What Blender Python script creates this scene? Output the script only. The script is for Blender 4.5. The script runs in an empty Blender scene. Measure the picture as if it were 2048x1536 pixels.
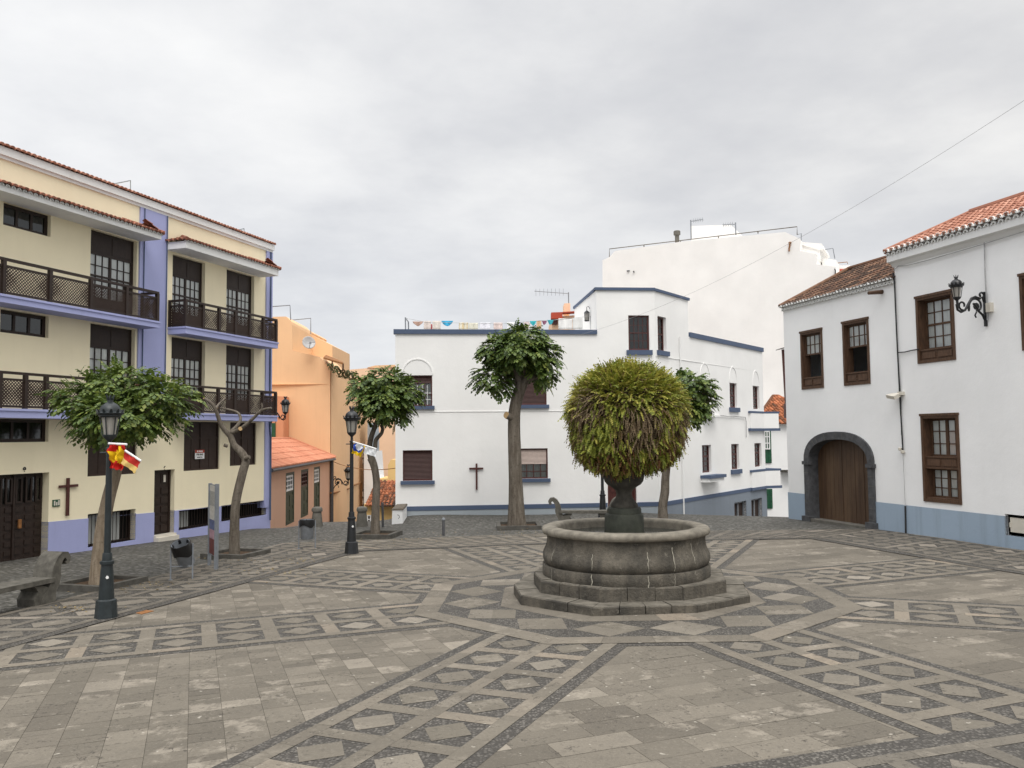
import bpy, math, random
import numpy as np
from math import sin, cos, pi, radians, sqrt, hypot, atan2
from mathutils import Vector, Matrix
random.seed(7)
SC = bpy.context.scene
COL = SC.collection
V = Vector

# ------------------------------------------------------------------ camera
CF, CP, CR_ = 1668.5, 0.0614944, -0.0098391
CH = 3.0
_F = V((0, cos(CP), sin(CP))); _U = V((0, -sin(CP), cos(CP))); _X = V((1, 0, 0))
CX = _X*cos(CR_) + _U*sin(CR_); CU = -_X*sin(CR_) + _U*cos(CR_)
cam = bpy.data.cameras.new('camera'); camo = bpy.data.objects.new('camera', cam); COL.objects.link(camo)
cam.sensor_width = 36; cam.lens = CF/2048*36; cam.clip_start = 0.1; cam.clip_end = 2000
m3 = Matrix((CX, CU, -_F)).transposed()
camo.matrix_world = Matrix.Translation((0, 0, CH)) @ m3.to_4x4()
SC.camera = camo

def ray(x, y): return _F + CX*((x-1024)/CF) - CU*((y-768)/CF)
def at_depth(x, y, d):
    r = ray(x, y); return V((0, 0, CH)) + r*(d/r.y)

# ------------------------------------------------------------------ ground height
GX, GY = 0.0099647, -0.01114
def sst(a, b, x):
    t = min(1, max(0, (x-a)/(b-a))); return t*t*(3-2*t)
def Gp(x, y): return GX*x + GY*(y-13)
def G(x, y):
    z = Gp(x, y)
    if x < -7.5 and y > 23.7: z -= .021*min(12, y-23.7)*sst(-7.5, -9.2, x)
    if y > 30: z += .13*math.exp(-((x+3.6)**2/7+(y-34.2)**2/5))*sst(-5.2, -3.8, x)
    d = max(0, y-32.6)
    if d > 0: z -= .17*d*d/(d+1.5)*sst(-4.6, -5.6, x)
    d = max(0, (x-5.6)*.514+(y-33.6)*.857)
    if d > 0 and x > 3: z -= .2*d*d/(d+1.6)*sst(4.5, 6.0, x)
    return max(z, -14)
def gpt(x, y):
    """ground point seen at a photo pixel"""
    r = ray(x, y); t = 5.0
    for i in range(60):
        p = V((0, 0, CH))+r*t
        t += (p.z-G(p.x, p.y))/max(.05, -r.z)*.6
        t = min(max(t, 3), 60)
    p = V((0, 0, CH))+r*t
    return V((p.x, p.y, G(p.x, p.y)))

# ------------------------------------------------------------------ materials
def NT(name):
    m = bpy.data.materials.new(name); m.use_nodes = True
    n = m.node_tree; n.nodes.clear(); return m, n
class N:
    def __init__(s, t): s.t = t
    def __call__(s, typ, **kw):
        n = s.t.nodes.new(typ)
        for k, v in kw.items():
            if k.startswith('i_'):
                key = k[2:]
                key = int(key) if key.isdigit() else key.replace('_', ' ')
                n.inputs[key].default_value = v
            else: setattr(n, k, v)
        return n
    def l(s, a, b): s.t.links.new(a, b)
    def noise(s, co, scale, detail=4, rough=.55):
        n = s('ShaderNodeTexNoise', i_Scale=scale, i_Detail=detail, i_Roughness=rough)
        s.l(co, n.inputs['Vector']); return n.outputs['Fac']
    def ramp(s, fac, stops, interp='LINEAR'):
        r = s('ShaderNodeValToRGB'); r.color_ramp.interpolation = interp
        e = r.color_ramp.elements
        while len(e) < len(stops): e.new(.5)
        for i, (p, c) in enumerate(stops):
            e[i].position = p; e[i].color = (c, c, c, 1) if not hasattr(c, '__len__') else (*c, 1)
        s.l(fac, r.inputs[0]); return r.outputs[0]
    def mix(s, fac, a, b, mode='MIX'):
        m = s('ShaderNodeMix', data_type='RGBA', blend_type=mode)
        for sock, v in ((0, fac), (6, a), (7, b)):
            if isinstance(v, (int, float)): m.inputs[sock].default_value = v
            elif isinstance(v, tuple): m.inputs[sock].default_value = (*v, 1)
            else: s.l(v, m.inputs[sock])
        return m.outputs[2]
    def math(s, op, a, b=0, c=None):
        m = s('ShaderNodeMath', operation=op)
        for i, v in enumerate((a, b, c)):
            if v is None: continue
            if isinstance(v, (int, float)): m.inputs[i].default_value = v
            else: s.l(v, m.inputs[i])
        return m.outputs[0]
def coords(n, sc=(1, 1, 1)):
    g = n('ShaderNodeNewGeometry')
    if sc == (1, 1, 1): return g.outputs['Position']
    mp = n('ShaderNodeMapping'); mp.inputs['Scale'].default_value = sc
    n.l(g.outputs['Position'], mp.inputs['Vector']); return mp.outputs[0]
def finish(n, col, rough=.8, spec=.3, bump=None, bstr=.3, bdist=.01, metal=0, coat=0, translucent=0):
    b = n('ShaderNodeBsdfPrincipled')
    if isinstance(col, tuple): b.inputs['Base Color'].default_value = (*col, 1)
    else: n.l(col, b.inputs['Base Color'])
    if isinstance(rough, (int, float)): b.inputs['Roughness'].default_value = rough
    else: n.l(rough, b.inputs['Roughness'])
    b.inputs['Specular IOR Level'].default_value = spec; b.inputs['Metallic'].default_value = metal
    b.inputs['Coat Weight'].default_value = coat
    if bump is not None:
        bp = n('ShaderNodeBump', i_Strength=bstr, i_Distance=bdist); n.l(bump, bp.inputs['Height']); n.l(bp.outputs[0], b.inputs['Normal'])
    out = n('ShaderNodeOutputMaterial'); sh = b.outputs[0]
    if translucent:
        t = n('ShaderNodeBsdfTranslucent')
        if isinstance(col, tuple): t.inputs[0].default_value = (*col, 1)
        else: n.l(col, t.inputs[0])
        mx = n('ShaderNodeMixShader'); mx.inputs[0].default_value = translucent
        n.l(sh, mx.inputs[1]); n.l(t.outputs[0], mx.inputs[2]); sh = mx.outputs[0]
    n.l(sh, out.inputs[0])
def sc3(c, f): return tuple(min(1, x*f) for x in c)

def stucco(name, c, grime=.22, rough=.9):
    m, t = NT(name); n = N(t); co = coords(n)
    big = n.noise(co, .45, 5); st = n.noise(coords(n, (2.2, 2.2, .16)), 1.0, 5, .65); fine = n.noise(co, 60, 3)
    mid = n.noise(co, 4, 6, .65)
    col = n.mix(n.ramp(big, [(.3, 0), (.7, 1)]), sc3(c, .94), sc3(c, 1.04))
    col = n.mix(n.math('MULTIPLY', n.ramp(st, [(.52, 0), (.78, 1)]), grime), col, sc3((c[0]*.62, c[1]*.6, c[2]*.56), 1))
    col = n.mix(n.math('MULTIPLY', n.ramp(mid, [(.6, 0), (.8, 1)]), grime*.7), col, sc3(c, .78))
    bmp = n.math('ADD', n.math('MULTIPLY', fine, .25), n.math('MULTIPLY', mid, 1.0))
    finish(n, col, rough, .25, bmp, .35, .02); return m
def plain(name, c, rough=.6, var=.15, scale=8, spec=.4, metal=0, coat=0, stretch=(1, 1, 1), bump=.15, translucent=0):
    m, t = NT(name); n = N(t); co = coords(n, stretch)
    f = n.noise(co, scale, 5, .6); f2 = n.noise(co, scale*6, 3)
    col = n.mix(n.ramp(f, [(.3, 0), (.7, 1)]), sc3(c, 1-var), sc3(c, 1+var))
    col = n.mix(n.math('MULTIPLY', n.ramp(f2, [(.55, 0), (.75, 1)]), var), col, sc3(c, .6))
    finish(n, col, rough, spec, f2, bump, .004, metal, coat, translucent); return m
def island(name, cols, rough=.8, blotch=.25, scale=6, bump=.3, translucent=0, spec=.3, bscale=30):
    """one tone per separate piece"""
    m, t = NT(name); n = N(t); co = coords(n); g = n('ShaderNodeNewGeometry')
    k = len(cols)
    col = n.ramp(g.outputs['Random Per Island'], [(p, c) for p, c in cols])
    f = n.noise(co, scale, 6, .65); f2 = n.noise(co, bscale, 4, .7)
    dark = n.mix(1.0, col, (.55, .53, .5), 'MULTIPLY'); lite = n.mix(1.0, col, (1.25, 1.24, 1.2), 'MULTIPLY')
    c2 = n.mix(n.math('MULTIPLY', n.ramp(f, [(.45, 0), (.72, 1)]), blotch*1.4), col, dark)
    c2 = n.mix(n.math('MULTIPLY', n.ramp(f, [(.28, 1), (.48, 0)]), blotch), c2, lite)
    if bump: c2 = n.mix(n.math('MULTIPLY', n.ramp(f2, [(.62, 0), (.72, 1)]), blotch*1.3), c2, dark)
    finish(n, c2, rough, spec, f2 if bump else None, bump, .006, 0, 0, translucent); return m
def cobble(name, scale, c0, c1, gap, rough=.75, blot=(.8, 1.15)):
    m, t = NT(name); n = N(t); co = coords(n)
    wp = n('ShaderNodeTexNoise', i_Scale=scale*.6, i_Detail=2); n.l(co, wp.inputs['Vector'])
    va = n('ShaderNodeVectorMath', operation='SCALE'); n.l(wp.outputs['Color'], va.inputs[0]); va.inputs['Scale'].default_value = .35/scale
    vb = n('ShaderNodeVectorMath', operation='ADD'); n.l(co, vb.inputs[0]); n.l(va.outputs[0], vb.inputs[1])
    v = n('ShaderNodeTexVoronoi', i_Scale=scale); n.l(vb.outputs[0], v.inputs['Vector'])
    sep = n('ShaderNodeSeparateColor'); n.l(v.outputs['Color'], sep.inputs[0])
    col = n.ramp(sep.outputs[0], [(0, c0), (.6, tuple((a+b)/2 for a, b in zip(c0, c1))), (1, c1)])
    big = n.noise(co, .7, 5, .65)
    col = n.mix(1.0, col, n.ramp(big, [(.3, blot[0]), (.7, blot[1])]), 'MULTIPLY')
    e = n.ramp(v.outputs['Distance'], [(.35, 0), (.62, 1)])
    col = n.mix(e, col, gap)
    h = n.math('SUBTRACT', 1, v.outputs['Distance'])
    finish(n, col, rough, .35, h, .8, .5/scale); return m
def boards(name, c, c2, w=6.0, axis='x', rough=.55, low=None):
    """painted / weathered timber with board lines along the facade"""
    m, t = NT(name); n = N(t)
    f = n.noise(coords(n, (14, 14, .7)), 1.0, 6, .65); b = n.noise(coords(n, (1.5, 1.5, .5)), 1.2, 5, .6)
    col = n.mix(n.ramp(f, [(.3, 0), (.72, 1)]), c, c2)
    col = n.mix(n.ramp(b, [(.4, 0), (.75, .6)]), col, low or sc3(c2, 1.5))
    finish(n, col, rough, .35, f, .35, .004); return m
def glassmat(name, tint=(.92, .94, .94)):
    m, t = NT(name); n = N(t)
    tr = n('ShaderNodeBsdfTransparent'); tr.inputs[0].default_value = (*tint, 1)
    gl = n('ShaderNodeBsdfGlossy'); gl.inputs['Roughness'].default_value = .04; gl.inputs[0].default_value = (.9, .93, .95, 1)
    fr = n('ShaderNodeFresnel', i_IOR=1.5)
    f = n.math('MULTIPLY_ADD', fr.outputs[0], .9, .03)
    mx = n('ShaderNodeMixShader'); n.l(f, mx.inputs[0]); n.l(tr.outputs[0], mx.inputs[1]); n.l(gl.outputs[0], mx.inputs[2])
    o = n('ShaderNodeOutputMaterial'); n.l(mx.outputs[0], o.inputs[0]); return m

MT = {}
MT['white'] = stucco('white_stucco', (.86, .855, .84), .045)
MT['white_back'] = stucco('warm_white_stucco', (.86, .84, .81), .05)
MT['white_right'] = stucco('old_white_stucco', (.87, .87, .865), .05)
MT['cream'] = stucco('cream_stucco', (.90, .81, .585), .10)
MT['lilac'] = stucco('lilac_paint', (.37, .395, .64), .2)
MT['orange'] = stucco('orange_stucco', (.80, .52, .30), .18)
MT['peach'] = stucco('peach_stucco', (.82, .58, .40), .15)
MT['pink'] = stucco('salmon_stucco', (.66, .41, .29), .2)
MT['yellow'] = stucco('ochre_stucco', (.78, .55, .24), .25)
MT['slate'] = stucco('slate_blue_paint', (.082, .112, .180), .3, .7)
MT['grey_plinth'] = stucco('grey_plinth_paint', (.36, .40, .43), .3)
MT['grey_wall'] = stucco('grey_basement_paint', (.21, .24, .28), .3)
MT['blue_plinth'] = stucco('pale_blue_plinth_paint', (.32, .40, .49), .6)
MT['terracotta'] = stucco('terracotta_paint', (.62, .29, .16), .15)
MT['redpaint'] = stucco('red_paint', (.42, .075, .045), .2)
MT['trim_white'] = stucco('white_trim', (.80, .80, .79), .25)
MT['wood'] = plain('dark_brown_wood', (.027, .0165, .0125), .55, .35, 6, .35, stretch=(6, 6, .8))
MT['lattice'] = plain('brown_lattice_wood', (.040, .025, .019), .6, .2, 6, .3)
MT['redwood'] = plain('reddish_brown_wood', (.075, .021, .017), .5, .3, 6, .4, stretch=(6, 6, .8))
MT['oldwood'] = plain('old_brown_timber', (.085, .045, .025), .65, .4, 5, .35, stretch=(5, 5, .9))
MT['shutter'] = plain('brown_roller_shutter', (.062, .026, .022), .55, .15, 8, .35)
MT['shutter_pale'] = plain('pale_roller_shutter', (.55, .45, .40), .6, .1, 8, .35)
MT['greenwood'] = plain('olive_green_wood', (.055, .065, .04), .6, .3, 6, .35)
MT['green'] = plain('dark_green_paint', (.012, .075, .035), .5, .2, 6, .4)
MT['garage'] = boards('weathered_garage_boards', (.048, .027, .016), (.098, .056, .031), low=(.165, .105, .058))
MT['glass'] = glassmat('window_glass')
MT['glass_dark'] = glassmat('dark_window_glass', (.35, .37, .37))
MT['curtain'] = plain('white_curtain', (.80, .80, .78), .9, .1, 5, .1, stretch=(9, 9, .3), bump=.3)
MT['grey_curtain'] = plain('grey_net_curtain', (.42, .43, .41), .9, .22, 5, .1, stretch=(8, 8, .4), bump=.3)
MT['dim_curtain'] = plain('dim_blind', (.10, .095, .085), .9, .35, 3, .1)
MT['void'] = plain('dark_room', (.012, .011, .010), .9, .2, 4, .05)
MT['iron'] = plain('black_painted_iron', (.012, .013, .015), .42, .3, 12, .5)
MT['iron_green'] = plain('dark_green_iron', (.013, .019, .021), .45, .3, 12, .5)
MT['milk'] = plain('milky_lamp_glass', (.44, .42, .38), .3, .08, 8, .5, translucent=.3)
MT['metal'] = plain('grey_painted_metal', (.20, .215, .235), .5, .15, 10, .5)
MT['metal_dark'] = plain('dark_grey_metal', (.07, .07, .075), .5, .2, 10, .5)
MT['bag'] = plain('black_bin_bag', (.008, .008, .009), .35, .3, 20, .5)
MT['basalt'] = plain('dark_basalt', (.075, .076, .08), .85, .35, 5, .3, bump=.6)
MT['bench_stone'] = plain('dark_bench_stone', (.105, .098, .083), .92, .4, 6, .25, bump=.8)
MT['stone_grey'] = plain('grey_cut_stone', (.13, .122, .105), .9, .3, 4, .25, bump=.6)
MT['kerb'] = plain('dark_kerb_stone', (.085, .08, .07), .9, .35, 5, .25, bump=.6)
MT['soil'] = plain('dry_brown_soil', (.075, .05, .033), .95, .4, 14, .1, bump=.8)
MT['cut'] = plain('pale_cut_wood', (.48, .33, .17), .8, .15, 20, .2)
MT['tile_red'] = island('red_clay_tiles', [(0, (.20, .078, .05)), (.5, (.29, .115, .075)), (1, (.40, .18, .12))], .85, .35, 5)
MT['tile_orange'] = island('orange_clay_tiles', [(0, (.31, .13, .085)), (.5, (.42, .19, .125)), (1, (.53, .29, .21))], .85, .4, 4)
MT['tile_pale'] = island('pale_orange_tiles', [(0, (.46, .175, .10)), (.5, (.54, .22, .13)), (1, (.60, .27, .165))], .85, .2, 4)
MT['tile_old'] = island('old_brown_tiles', [(0, (.035, .024, .018)), (.45, (.085, .047, .031)), (.8, (.15, .075, .045)), (1, (.25, .15, .095))], .9, .5, 4)
MT['tile_mid'] = island('weathered_red_tiles', [(0, (.10, .05, .03)), (.4, (.28, .10, .045)), (1, (.48, .17, .08))], .9, .5, 4)
MT['mortar'] = plain('white_eave_mortar', (.72, .72, .70), .9, .12, 6, .2)
MT['cable'] = plain('dark_cable', (.03, .03, .032), .6, .2, 5, .3)
MT['cable_pale'] = plain('pale_cable', (.40, .40, .40), .6, .2, 5, .3)
MT['dish'] = plain('grey_dish_metal', (.42, .42, .42), .45, .12, 6, .5)
MT['rust'] = plain('rusty_iron', (.26, .115, .04), .85, .35, 9, .3)
MT['box'] = plain('cream_metal_door', (.62, .58, .50), .5, .08, 5, .4)

GREENS = [(0, (.034, .058, .012)), (.35, (.06, .105, .02)), (.75, (.10, .155, .03)), (1, (.16, .21, .045))]
MT['leaf'] = island('tree_leaves', GREENS, .5, .15, 3, 0, .18, .4)
MT['leaf_lite'] = island('lighter_tree_leaves', [(0, (.055, .085, .015)), (.4, (.10, .15, .026)), (.8, (.155, .215, .04)), (1, (.24, .27, .06))], .5, .15, 3, 0, .25, .4)
MT['bud'] = island('brown_seed_pods', [(0, (.05, .02, .01)), (1, (.11, .045, .02))], .7, .1, 3, 0)
MT['fern_green'] = island('green_fern', [(0, (.12, .15, .02)), (.5, (.22, .25, .035)), (1, (.34, .35, .06))], .55, .1, 3, 0, .25)
MT['fern_yellow'] = island('yellow_fern', [(0, (.26, .25, .04)), (.5, (.38, .35, .065)), (1, (.50, .45, .10))], .55, .1, 3, 0, .25)
MT['fern_dry'] = island('dry_brown_fern', [(0, (.085, .05, .025)), (.5, (.15, .095, .045)), (1, (.24, .17, .09))], .8, .1, 3, 0, .15)
MT['fern_grey'] = island('withered_grey_fern', [(0, (.12, .085, .05)), (1, (.25, .185, .11))], .85, .1, 3, 0, .12)
MT['fern_rust'] = island('rusty_fern', [(0, (.06, .026, .012)), (.6, (.13, .055, .022)), (1, (.20, .10, .04))], .8, .1, 3, 0, .15)
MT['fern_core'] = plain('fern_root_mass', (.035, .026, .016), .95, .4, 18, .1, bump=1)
MT['litter'] = island('dry_fallen_leaves', [(0, (.12, .08, .04)), (.6, (.26, .19, .08)), (1, (.40, .32, .16))], .8, .1, 3, 0)
MT['shrub'] = island('terrace_shrub_leaves', [(0, (.03, .05, .016)), (.6, (.07, .09, .03)), (1, (.14, .08, .04))], .6, .15, 3, 0, .2)
def bark_mat(name, c, c2):
    m, t = NT(name); n = N(t); co = coords(n, (9, 9, 1.6))
    f = n.noise(co, 1.2, 6, .65); g = n.noise(coords(n), 14, 5, .65)
    col = n.mix(n.ramp(f, [(.35, 0), (.68, 1)]), c, c2)
    col = n.mix(n.ramp(g, [(.52, 0), (.72, .7)]), col, sc3(c, .55))
    finish(n, col, .9, .2, n.math('ADD', f, n.math('MULTIPLY', g, .5)), .7, .03); return m
MT['bark'] = bark_mat('grey_brown_bark', (.095, .078, .06), (.19, .165, .135))
MT['bark_pale'] = bark_mat('pale_beige_bark', (.17, .13, .09), (.31, .255, .19))
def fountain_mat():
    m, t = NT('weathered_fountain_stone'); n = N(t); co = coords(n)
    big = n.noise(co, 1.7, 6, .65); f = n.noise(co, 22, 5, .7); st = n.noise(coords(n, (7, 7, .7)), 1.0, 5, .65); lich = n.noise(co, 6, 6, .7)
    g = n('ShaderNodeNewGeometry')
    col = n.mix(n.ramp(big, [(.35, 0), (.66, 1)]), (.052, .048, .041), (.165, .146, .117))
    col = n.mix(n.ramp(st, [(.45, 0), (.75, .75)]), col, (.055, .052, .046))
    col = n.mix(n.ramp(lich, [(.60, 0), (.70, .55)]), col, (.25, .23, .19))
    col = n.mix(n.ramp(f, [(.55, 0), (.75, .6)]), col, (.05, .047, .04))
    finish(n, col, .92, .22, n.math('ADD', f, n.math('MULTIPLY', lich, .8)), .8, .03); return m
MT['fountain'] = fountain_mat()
MT['fountain_tread'] = plain('pale_stone_treads', (.135, .122, .10), .95, .38, 5, .2, bump=.9)  # top faces of the steps, paler than the risers
MT['fountain_rim'] = plain('pale_worn_stone', (.205, .185, .15), .9, .32, 6, .25, bump=.9)
MT['fountain_wet'] = plain('dark_mossy_stone', (.035, .038, .028), .7, .5, 4, .35, bump=.9)
MT['urn_stone'] = plain('dark_urn_stone', (.06, .055, .045), .85, .5, 5, .3, bump=.9)
MT['lime'] = plain('pale_lime_joint', (.30, .28, .23), .95, .35, 20, .2)
def water_mat():
    m, t = NT('pool_water'); n = N(t); co = coords(n)
    f = n.noise(co, 9, 4, .6)
    finish(n, (.03, .034, .032), .06, .6, f, .35, .03); return m
MT['water'] = water_mat()
# paving
def slab_mat(name, stops, bleach=.5):
    """worn volcanic slabs: a tone per stone, bleached patches, pits and dirt"""
    m, t = NT(name); n = N(t); co = coords(n); g = n('ShaderNodeNewGeometry')
    col = n.ramp(g.outputs['Random Per Island'], stops)
    big = n.noise(co, .55, 4, .6); mid = n.noise(co, 2.6, 7, .68); fine = n.noise(co, 34, 4, .7); pit = n.noise(co, 13, 5, .75)
    sh = n.math('FRACT', n.math('MULTIPLY', g.outputs['Random Per Island'], 37.3))
    col = n.mix(1.0, col, n.ramp(big, [(.3, .86), (.7, 1.10)]), 'MULTIPLY')
    b = n.math('ADD', mid, n.math('MULTIPLY', n.math('POWER', sh, 2.5), .17))
    col = n.mix(n.math('MULTIPLY', n.ramp(b, [(.62, 0), (.72, 1)]), bleach), col, (.335, .295, .24))
    col = n.mix(n.math('MULTIPLY', n.ramp(mid, [(.30, 1), (.46, 0)]), .35), col, (.10, .09, .075))
    col = n.mix(n.ramp(fine, [(.35, .22), (.5, 0)]), col, (.09, .08, .068))
    col = n.mix(n.ramp(fine, [(.56, 0), (.72, .30)]), col, (.30, .275, .235))
    area = n.ramp(n.noise(co, 1.3, 3, .5), [(.42, 0), (.62, 1)])
    col = n.mix(n.math('MULTIPLY', n.ramp(pit, [(.56, 0), (.63, .85)]), n.math('MULTIPLY_ADD', area, .8, .2)), col, (.055, .048, .040))
    vc = n('ShaderNodeTexVoronoi', feature='DISTANCE_TO_EDGE', i_Scale=3.2); wv = n('ShaderNodeVectorMath', operation='ADD'); n.l(co, wv.inputs[0])
    ws = n('ShaderNodeVectorMath', operation='SCALE'); wn_ = n('ShaderNodeTexNoise', i_Scale=5.0, i_Detail=4); n.l(co, wn_.inputs['Vector']); n.l(wn_.outputs['Color'], ws.inputs[0]); ws.inputs['Scale'].default_value = .35
    n.l(ws.outputs[0], wv.inputs[1]); n.l(wv.outputs[0], vc.inputs['Vector'])
    crack = n.math('MULTIPLY', n.ramp(vc.outputs['Distance'], [(.004, .9), (.016, 0)]), n.ramp(n.noise(co, 2.1, 4, .6), [(.52, 0), (.60, 1)]))
    col = n.mix(crack, col, (.06, .052, .043))
    spot = n.ramp(n.noise(co, 9, 2, .4), [(.73, 0), (.76, .8)]); col = n.mix(spot, col, (.36, .33, .28))
    finish(n, col, .85, .3, n.math('ADD', fine, n.math('MULTIPLY', pit, 1.5)), .5, .006); return m
MT['pav'] = slab_mat('grey_paving_slabs', [(0, (0.1125, 0.0982, 0.0781)), (.25, (0.1326, 0.1166, 0.0922)), (.6, (0.1487, 0.1302, 0.1035)), (.88, (0.1648, 0.1448, 0.1148)), (.97, (0.1959, 0.1720, 0.1373)), (1, (0.2361, 0.2080, 0.1674))])
MT['pav_old'] = slab_mat('dirty_border_strips', [(0, (0.1155, 0.1030, 0.0846)), (.7, (0.1407, 0.1244, 0.1007)), (.93, (0.1758, 0.1555, 0.1261)), (1, (0.2512, 0.2187, 0.1788))], .3)
MT['pav_pale'] = slab_mat('pale_paving_strips', [(0, (0.1356, 0.1186, 0.0941)), (.6, (0.1627, 0.1429, 0.1129)), (.92, (0.1859, 0.1604, 0.1261)), (1, (0.2411, 0.1993, 0.1505))], .25)
MT['pav_dia'] = slab_mat('stone_diamonds', [(0, (0.1356, 0.1196, 0.0941)), (.7, (0.1658, 0.1458, 0.1166)), (.93, (0.2009, 0.1779, 0.1430)), (1, (0.2914, 0.2576, 0.2116))], .3)
MT['joint'] = plain('paving_joint_dirt', (.07, .062, .05), .95, .3, 9, .2)
MT['pebble'] = cobble('dark_pebble_inlay', 30, (.042, .038, .034), (.155, .142, .123), (.05, .045, .038), blot=(.75, 1.25))
MT['street'] = cobble('grey_cobbles', 8.5, (.075, .073, .066), (.165, .158, .142), (.055, .052, .044), blot=(.72, 1.25))

# ------------------------------------------------------------------ mesh helpers
LOC = {}
class MB:
    def __init__(s): s.v = []; s.f = []; s.mi = []; s.cur = 0
    def add(s, pts, faces, mi=None):
        b = len(s.v); s.v += [tuple(p) for p in pts]
        for f in faces: s.f.append([b+i for i in f]); s.mi.append(s.cur if mi is None else mi)
    def poly(s, *pts, mi=None): s.add(pts, [list(range(len(pts)))], mi)
    def hexa(s, p, mi=None):     # 8 corners: bottom 0-3 ccw, top 4-7
        s.add(p, [(3, 2, 1, 0), (4, 5, 6, 7), (0, 1, 5, 4), (1, 2, 6, 5), (2, 3, 7, 6), (3, 0, 4, 7)], mi)
    def box(s, a, b, mi=None):
        x0, y0, z0 = a; x1, y1, z1 = b
        s.hexa([(x0, y0, z0), (x1, y0, z0), (x1, y1, z0), (x0, y1, z0), (x0, y0, z1), (x1, y0, z1), (x1, y1, z1), (x0, y1, z1)], mi)
    def prism(s, pts, off, mi=None):
        """polygon pts (3d) extruded by vector off"""
        n = len(pts); off = V(off); a = [V(p) for p in pts]; b = [p+off for p in a]
        s.add(a+b, [list(range(n))[::-1], list(range(n, 2*n))]+[(i, (i+1) % n, n+(i+1) % n, n+i) for i in range(n)], mi)
    def lathe(s, prof, c=(0, 0, 0), n=24, mi=None, rfun=None, cap=True):
        b = len(s.v); c = V(c)
        for j, (r, z) in enumerate(prof):
            for i in range(n):
                a = 2*pi*i/n; rr = r if rfun is None else rfun(r, z, a)
                s.v.append((c.x+rr*cos(a), c.y+rr*sin(a), c.z+z))
        for j in range(len(prof)-1):
            for i in range(n):
                k = (i+1) % n; s.f.append([b+j*n+i, b+j*n+k, b+(j+1)*n+k, b+(j+1)*n+i]); s.mi.append(s.cur if mi is None else mi)
        if cap:
            s.f.append([b+i for i in range(n)][::-1]); s.mi.append(s.cur if mi is None else mi)
            e = b+(len(prof)-1)*n; s.f.append([e+i for i in range(n)]); s.mi.append(s.cur if mi is None else mi)
    def tube(s, path, rad, n=8, mi=None, wob=0, cap=True):
        path = [V(p) for p in path]; b = len(s.v); m = len(path)
        if isinstance(rad, (int, float)): rad = [rad]*m
        ref = None
        for j in range(m):
            d = (path[min(j+1, m-1)]-path[max(j-1, 0)])
            d = d.normalized() if d.length > 1e-9 else V((0, 0, 1))
            if ref is None: ref = d.orthogonal().normalized()
            ref = (ref-d*ref.dot(d)); ref = ref.normalized() if ref.length > 1e-6 else d.orthogonal().normalized()
            q = d.cross(ref)
            for i in range(n):
                a = 2*pi*i/n; r = rad[j]*(1+wob*random.uniform(-1, 1))
                s.v.append(tuple(path[j]+ref*cos(a)*r+q*sin(a)*r))
        for j in range(m-1):
            for i in range(n):
                k = (i+1) % n; s.f.append([b+j*n+i, b+j*n+k, b+(j+1)*n+k, b+(j+1)*n+i]); s.mi.append(s.cur if mi is None else mi)
        if cap:
            s.f.append([b+i for i in range(n)][::-1]); e = b+(m-1)*n; s.f.append([e+i for i in range(n)])
            s.mi += [s.cur if mi is None else mi]*2
    def grid(s, fn, nu, nv, mi=None):
        b = len(s.v)
        for j in range(nv+1):
            for i in range(nu+1): s.v.append(tuple(fn(i/nu, j/nv)))
        for j in range(nv):
            for i in range(nu):
                a = b+j*(nu+1)+i; s.f.append([a, a+1, a+nu+2, a+nu+1]); s.mi.append(s.cur if mi is None else mi)
    def build(s, name, mats, parent=None, loc=None, smooth=None):
        if not s.v: return None
        if parent is not None: o0 = LOC[parent.name]
        elif loc is not None: o0 = V(loc)
        else:
            a = np.array(s.v); o0 = V(((a[:, 0].min()+a[:, 0].max())/2, (a[:, 1].min()+a[:, 1].max())/2, a[:, 2].min()))
        me = bpy.data.meshes.new(name)
        me.from_pydata([(x-o0.x, y-o0.y, z-o0.z) for x, y, z in s.v], [], s.f)
        if not isinstance(mats, (list, tuple)): mats = [mats]
        for m in mats: me.materials.append(MT[m] if isinstance(m, str) else m)
        if len(mats) > 1: me.polygons.foreach_set('material_index', s.mi)
        if smooth is not None:
            me.shade_smooth(); me.set_sharp_from_angle(angle=radians(smooth))
        me.update()
        o = bpy.data.objects.new(name, me); COL.objects.link(o)
        if parent is not None: o.parent = parent; LOC[o.name] = V(o0)
        else: o.location = o0; LOC[o.name] = V(o0)
        return o
def tag(o, label, cat, group=None):
    o['label'] = label; o['category'] = cat
    if group: o['group'] = group
    return o
def thing(name, label, cat, loc=(0, 0, 0), group=None):
    o = bpy.data.objects.new(name, None); COL.objects.link(o); o.location = loc; LOC[o.name] = V(loc)
    o.empty_display_size = .2
    return tag(o, label, cat, group)
def struct(o): o['kind'] = 'structure'; return o
CHILD = {}
def kids(o): return [c for c in bpy.data.objects if c.parent == o]
def dup(root, loc, rz=0, label=None, scale=None):
    r = root.copy(); COL.objects.link(r); r.location = loc; r.rotation_euler = (0, 0, rz)
    if scale: r.scale = (scale,)*3
    if label: r['label'] = label
    for ch in kids(root):
        c = ch.copy(); COL.objects.link(c); c.parent = r
        for g in kids(ch):
            d = g.copy(); COL.objects.link(d); d.parent = c
    return r

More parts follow.
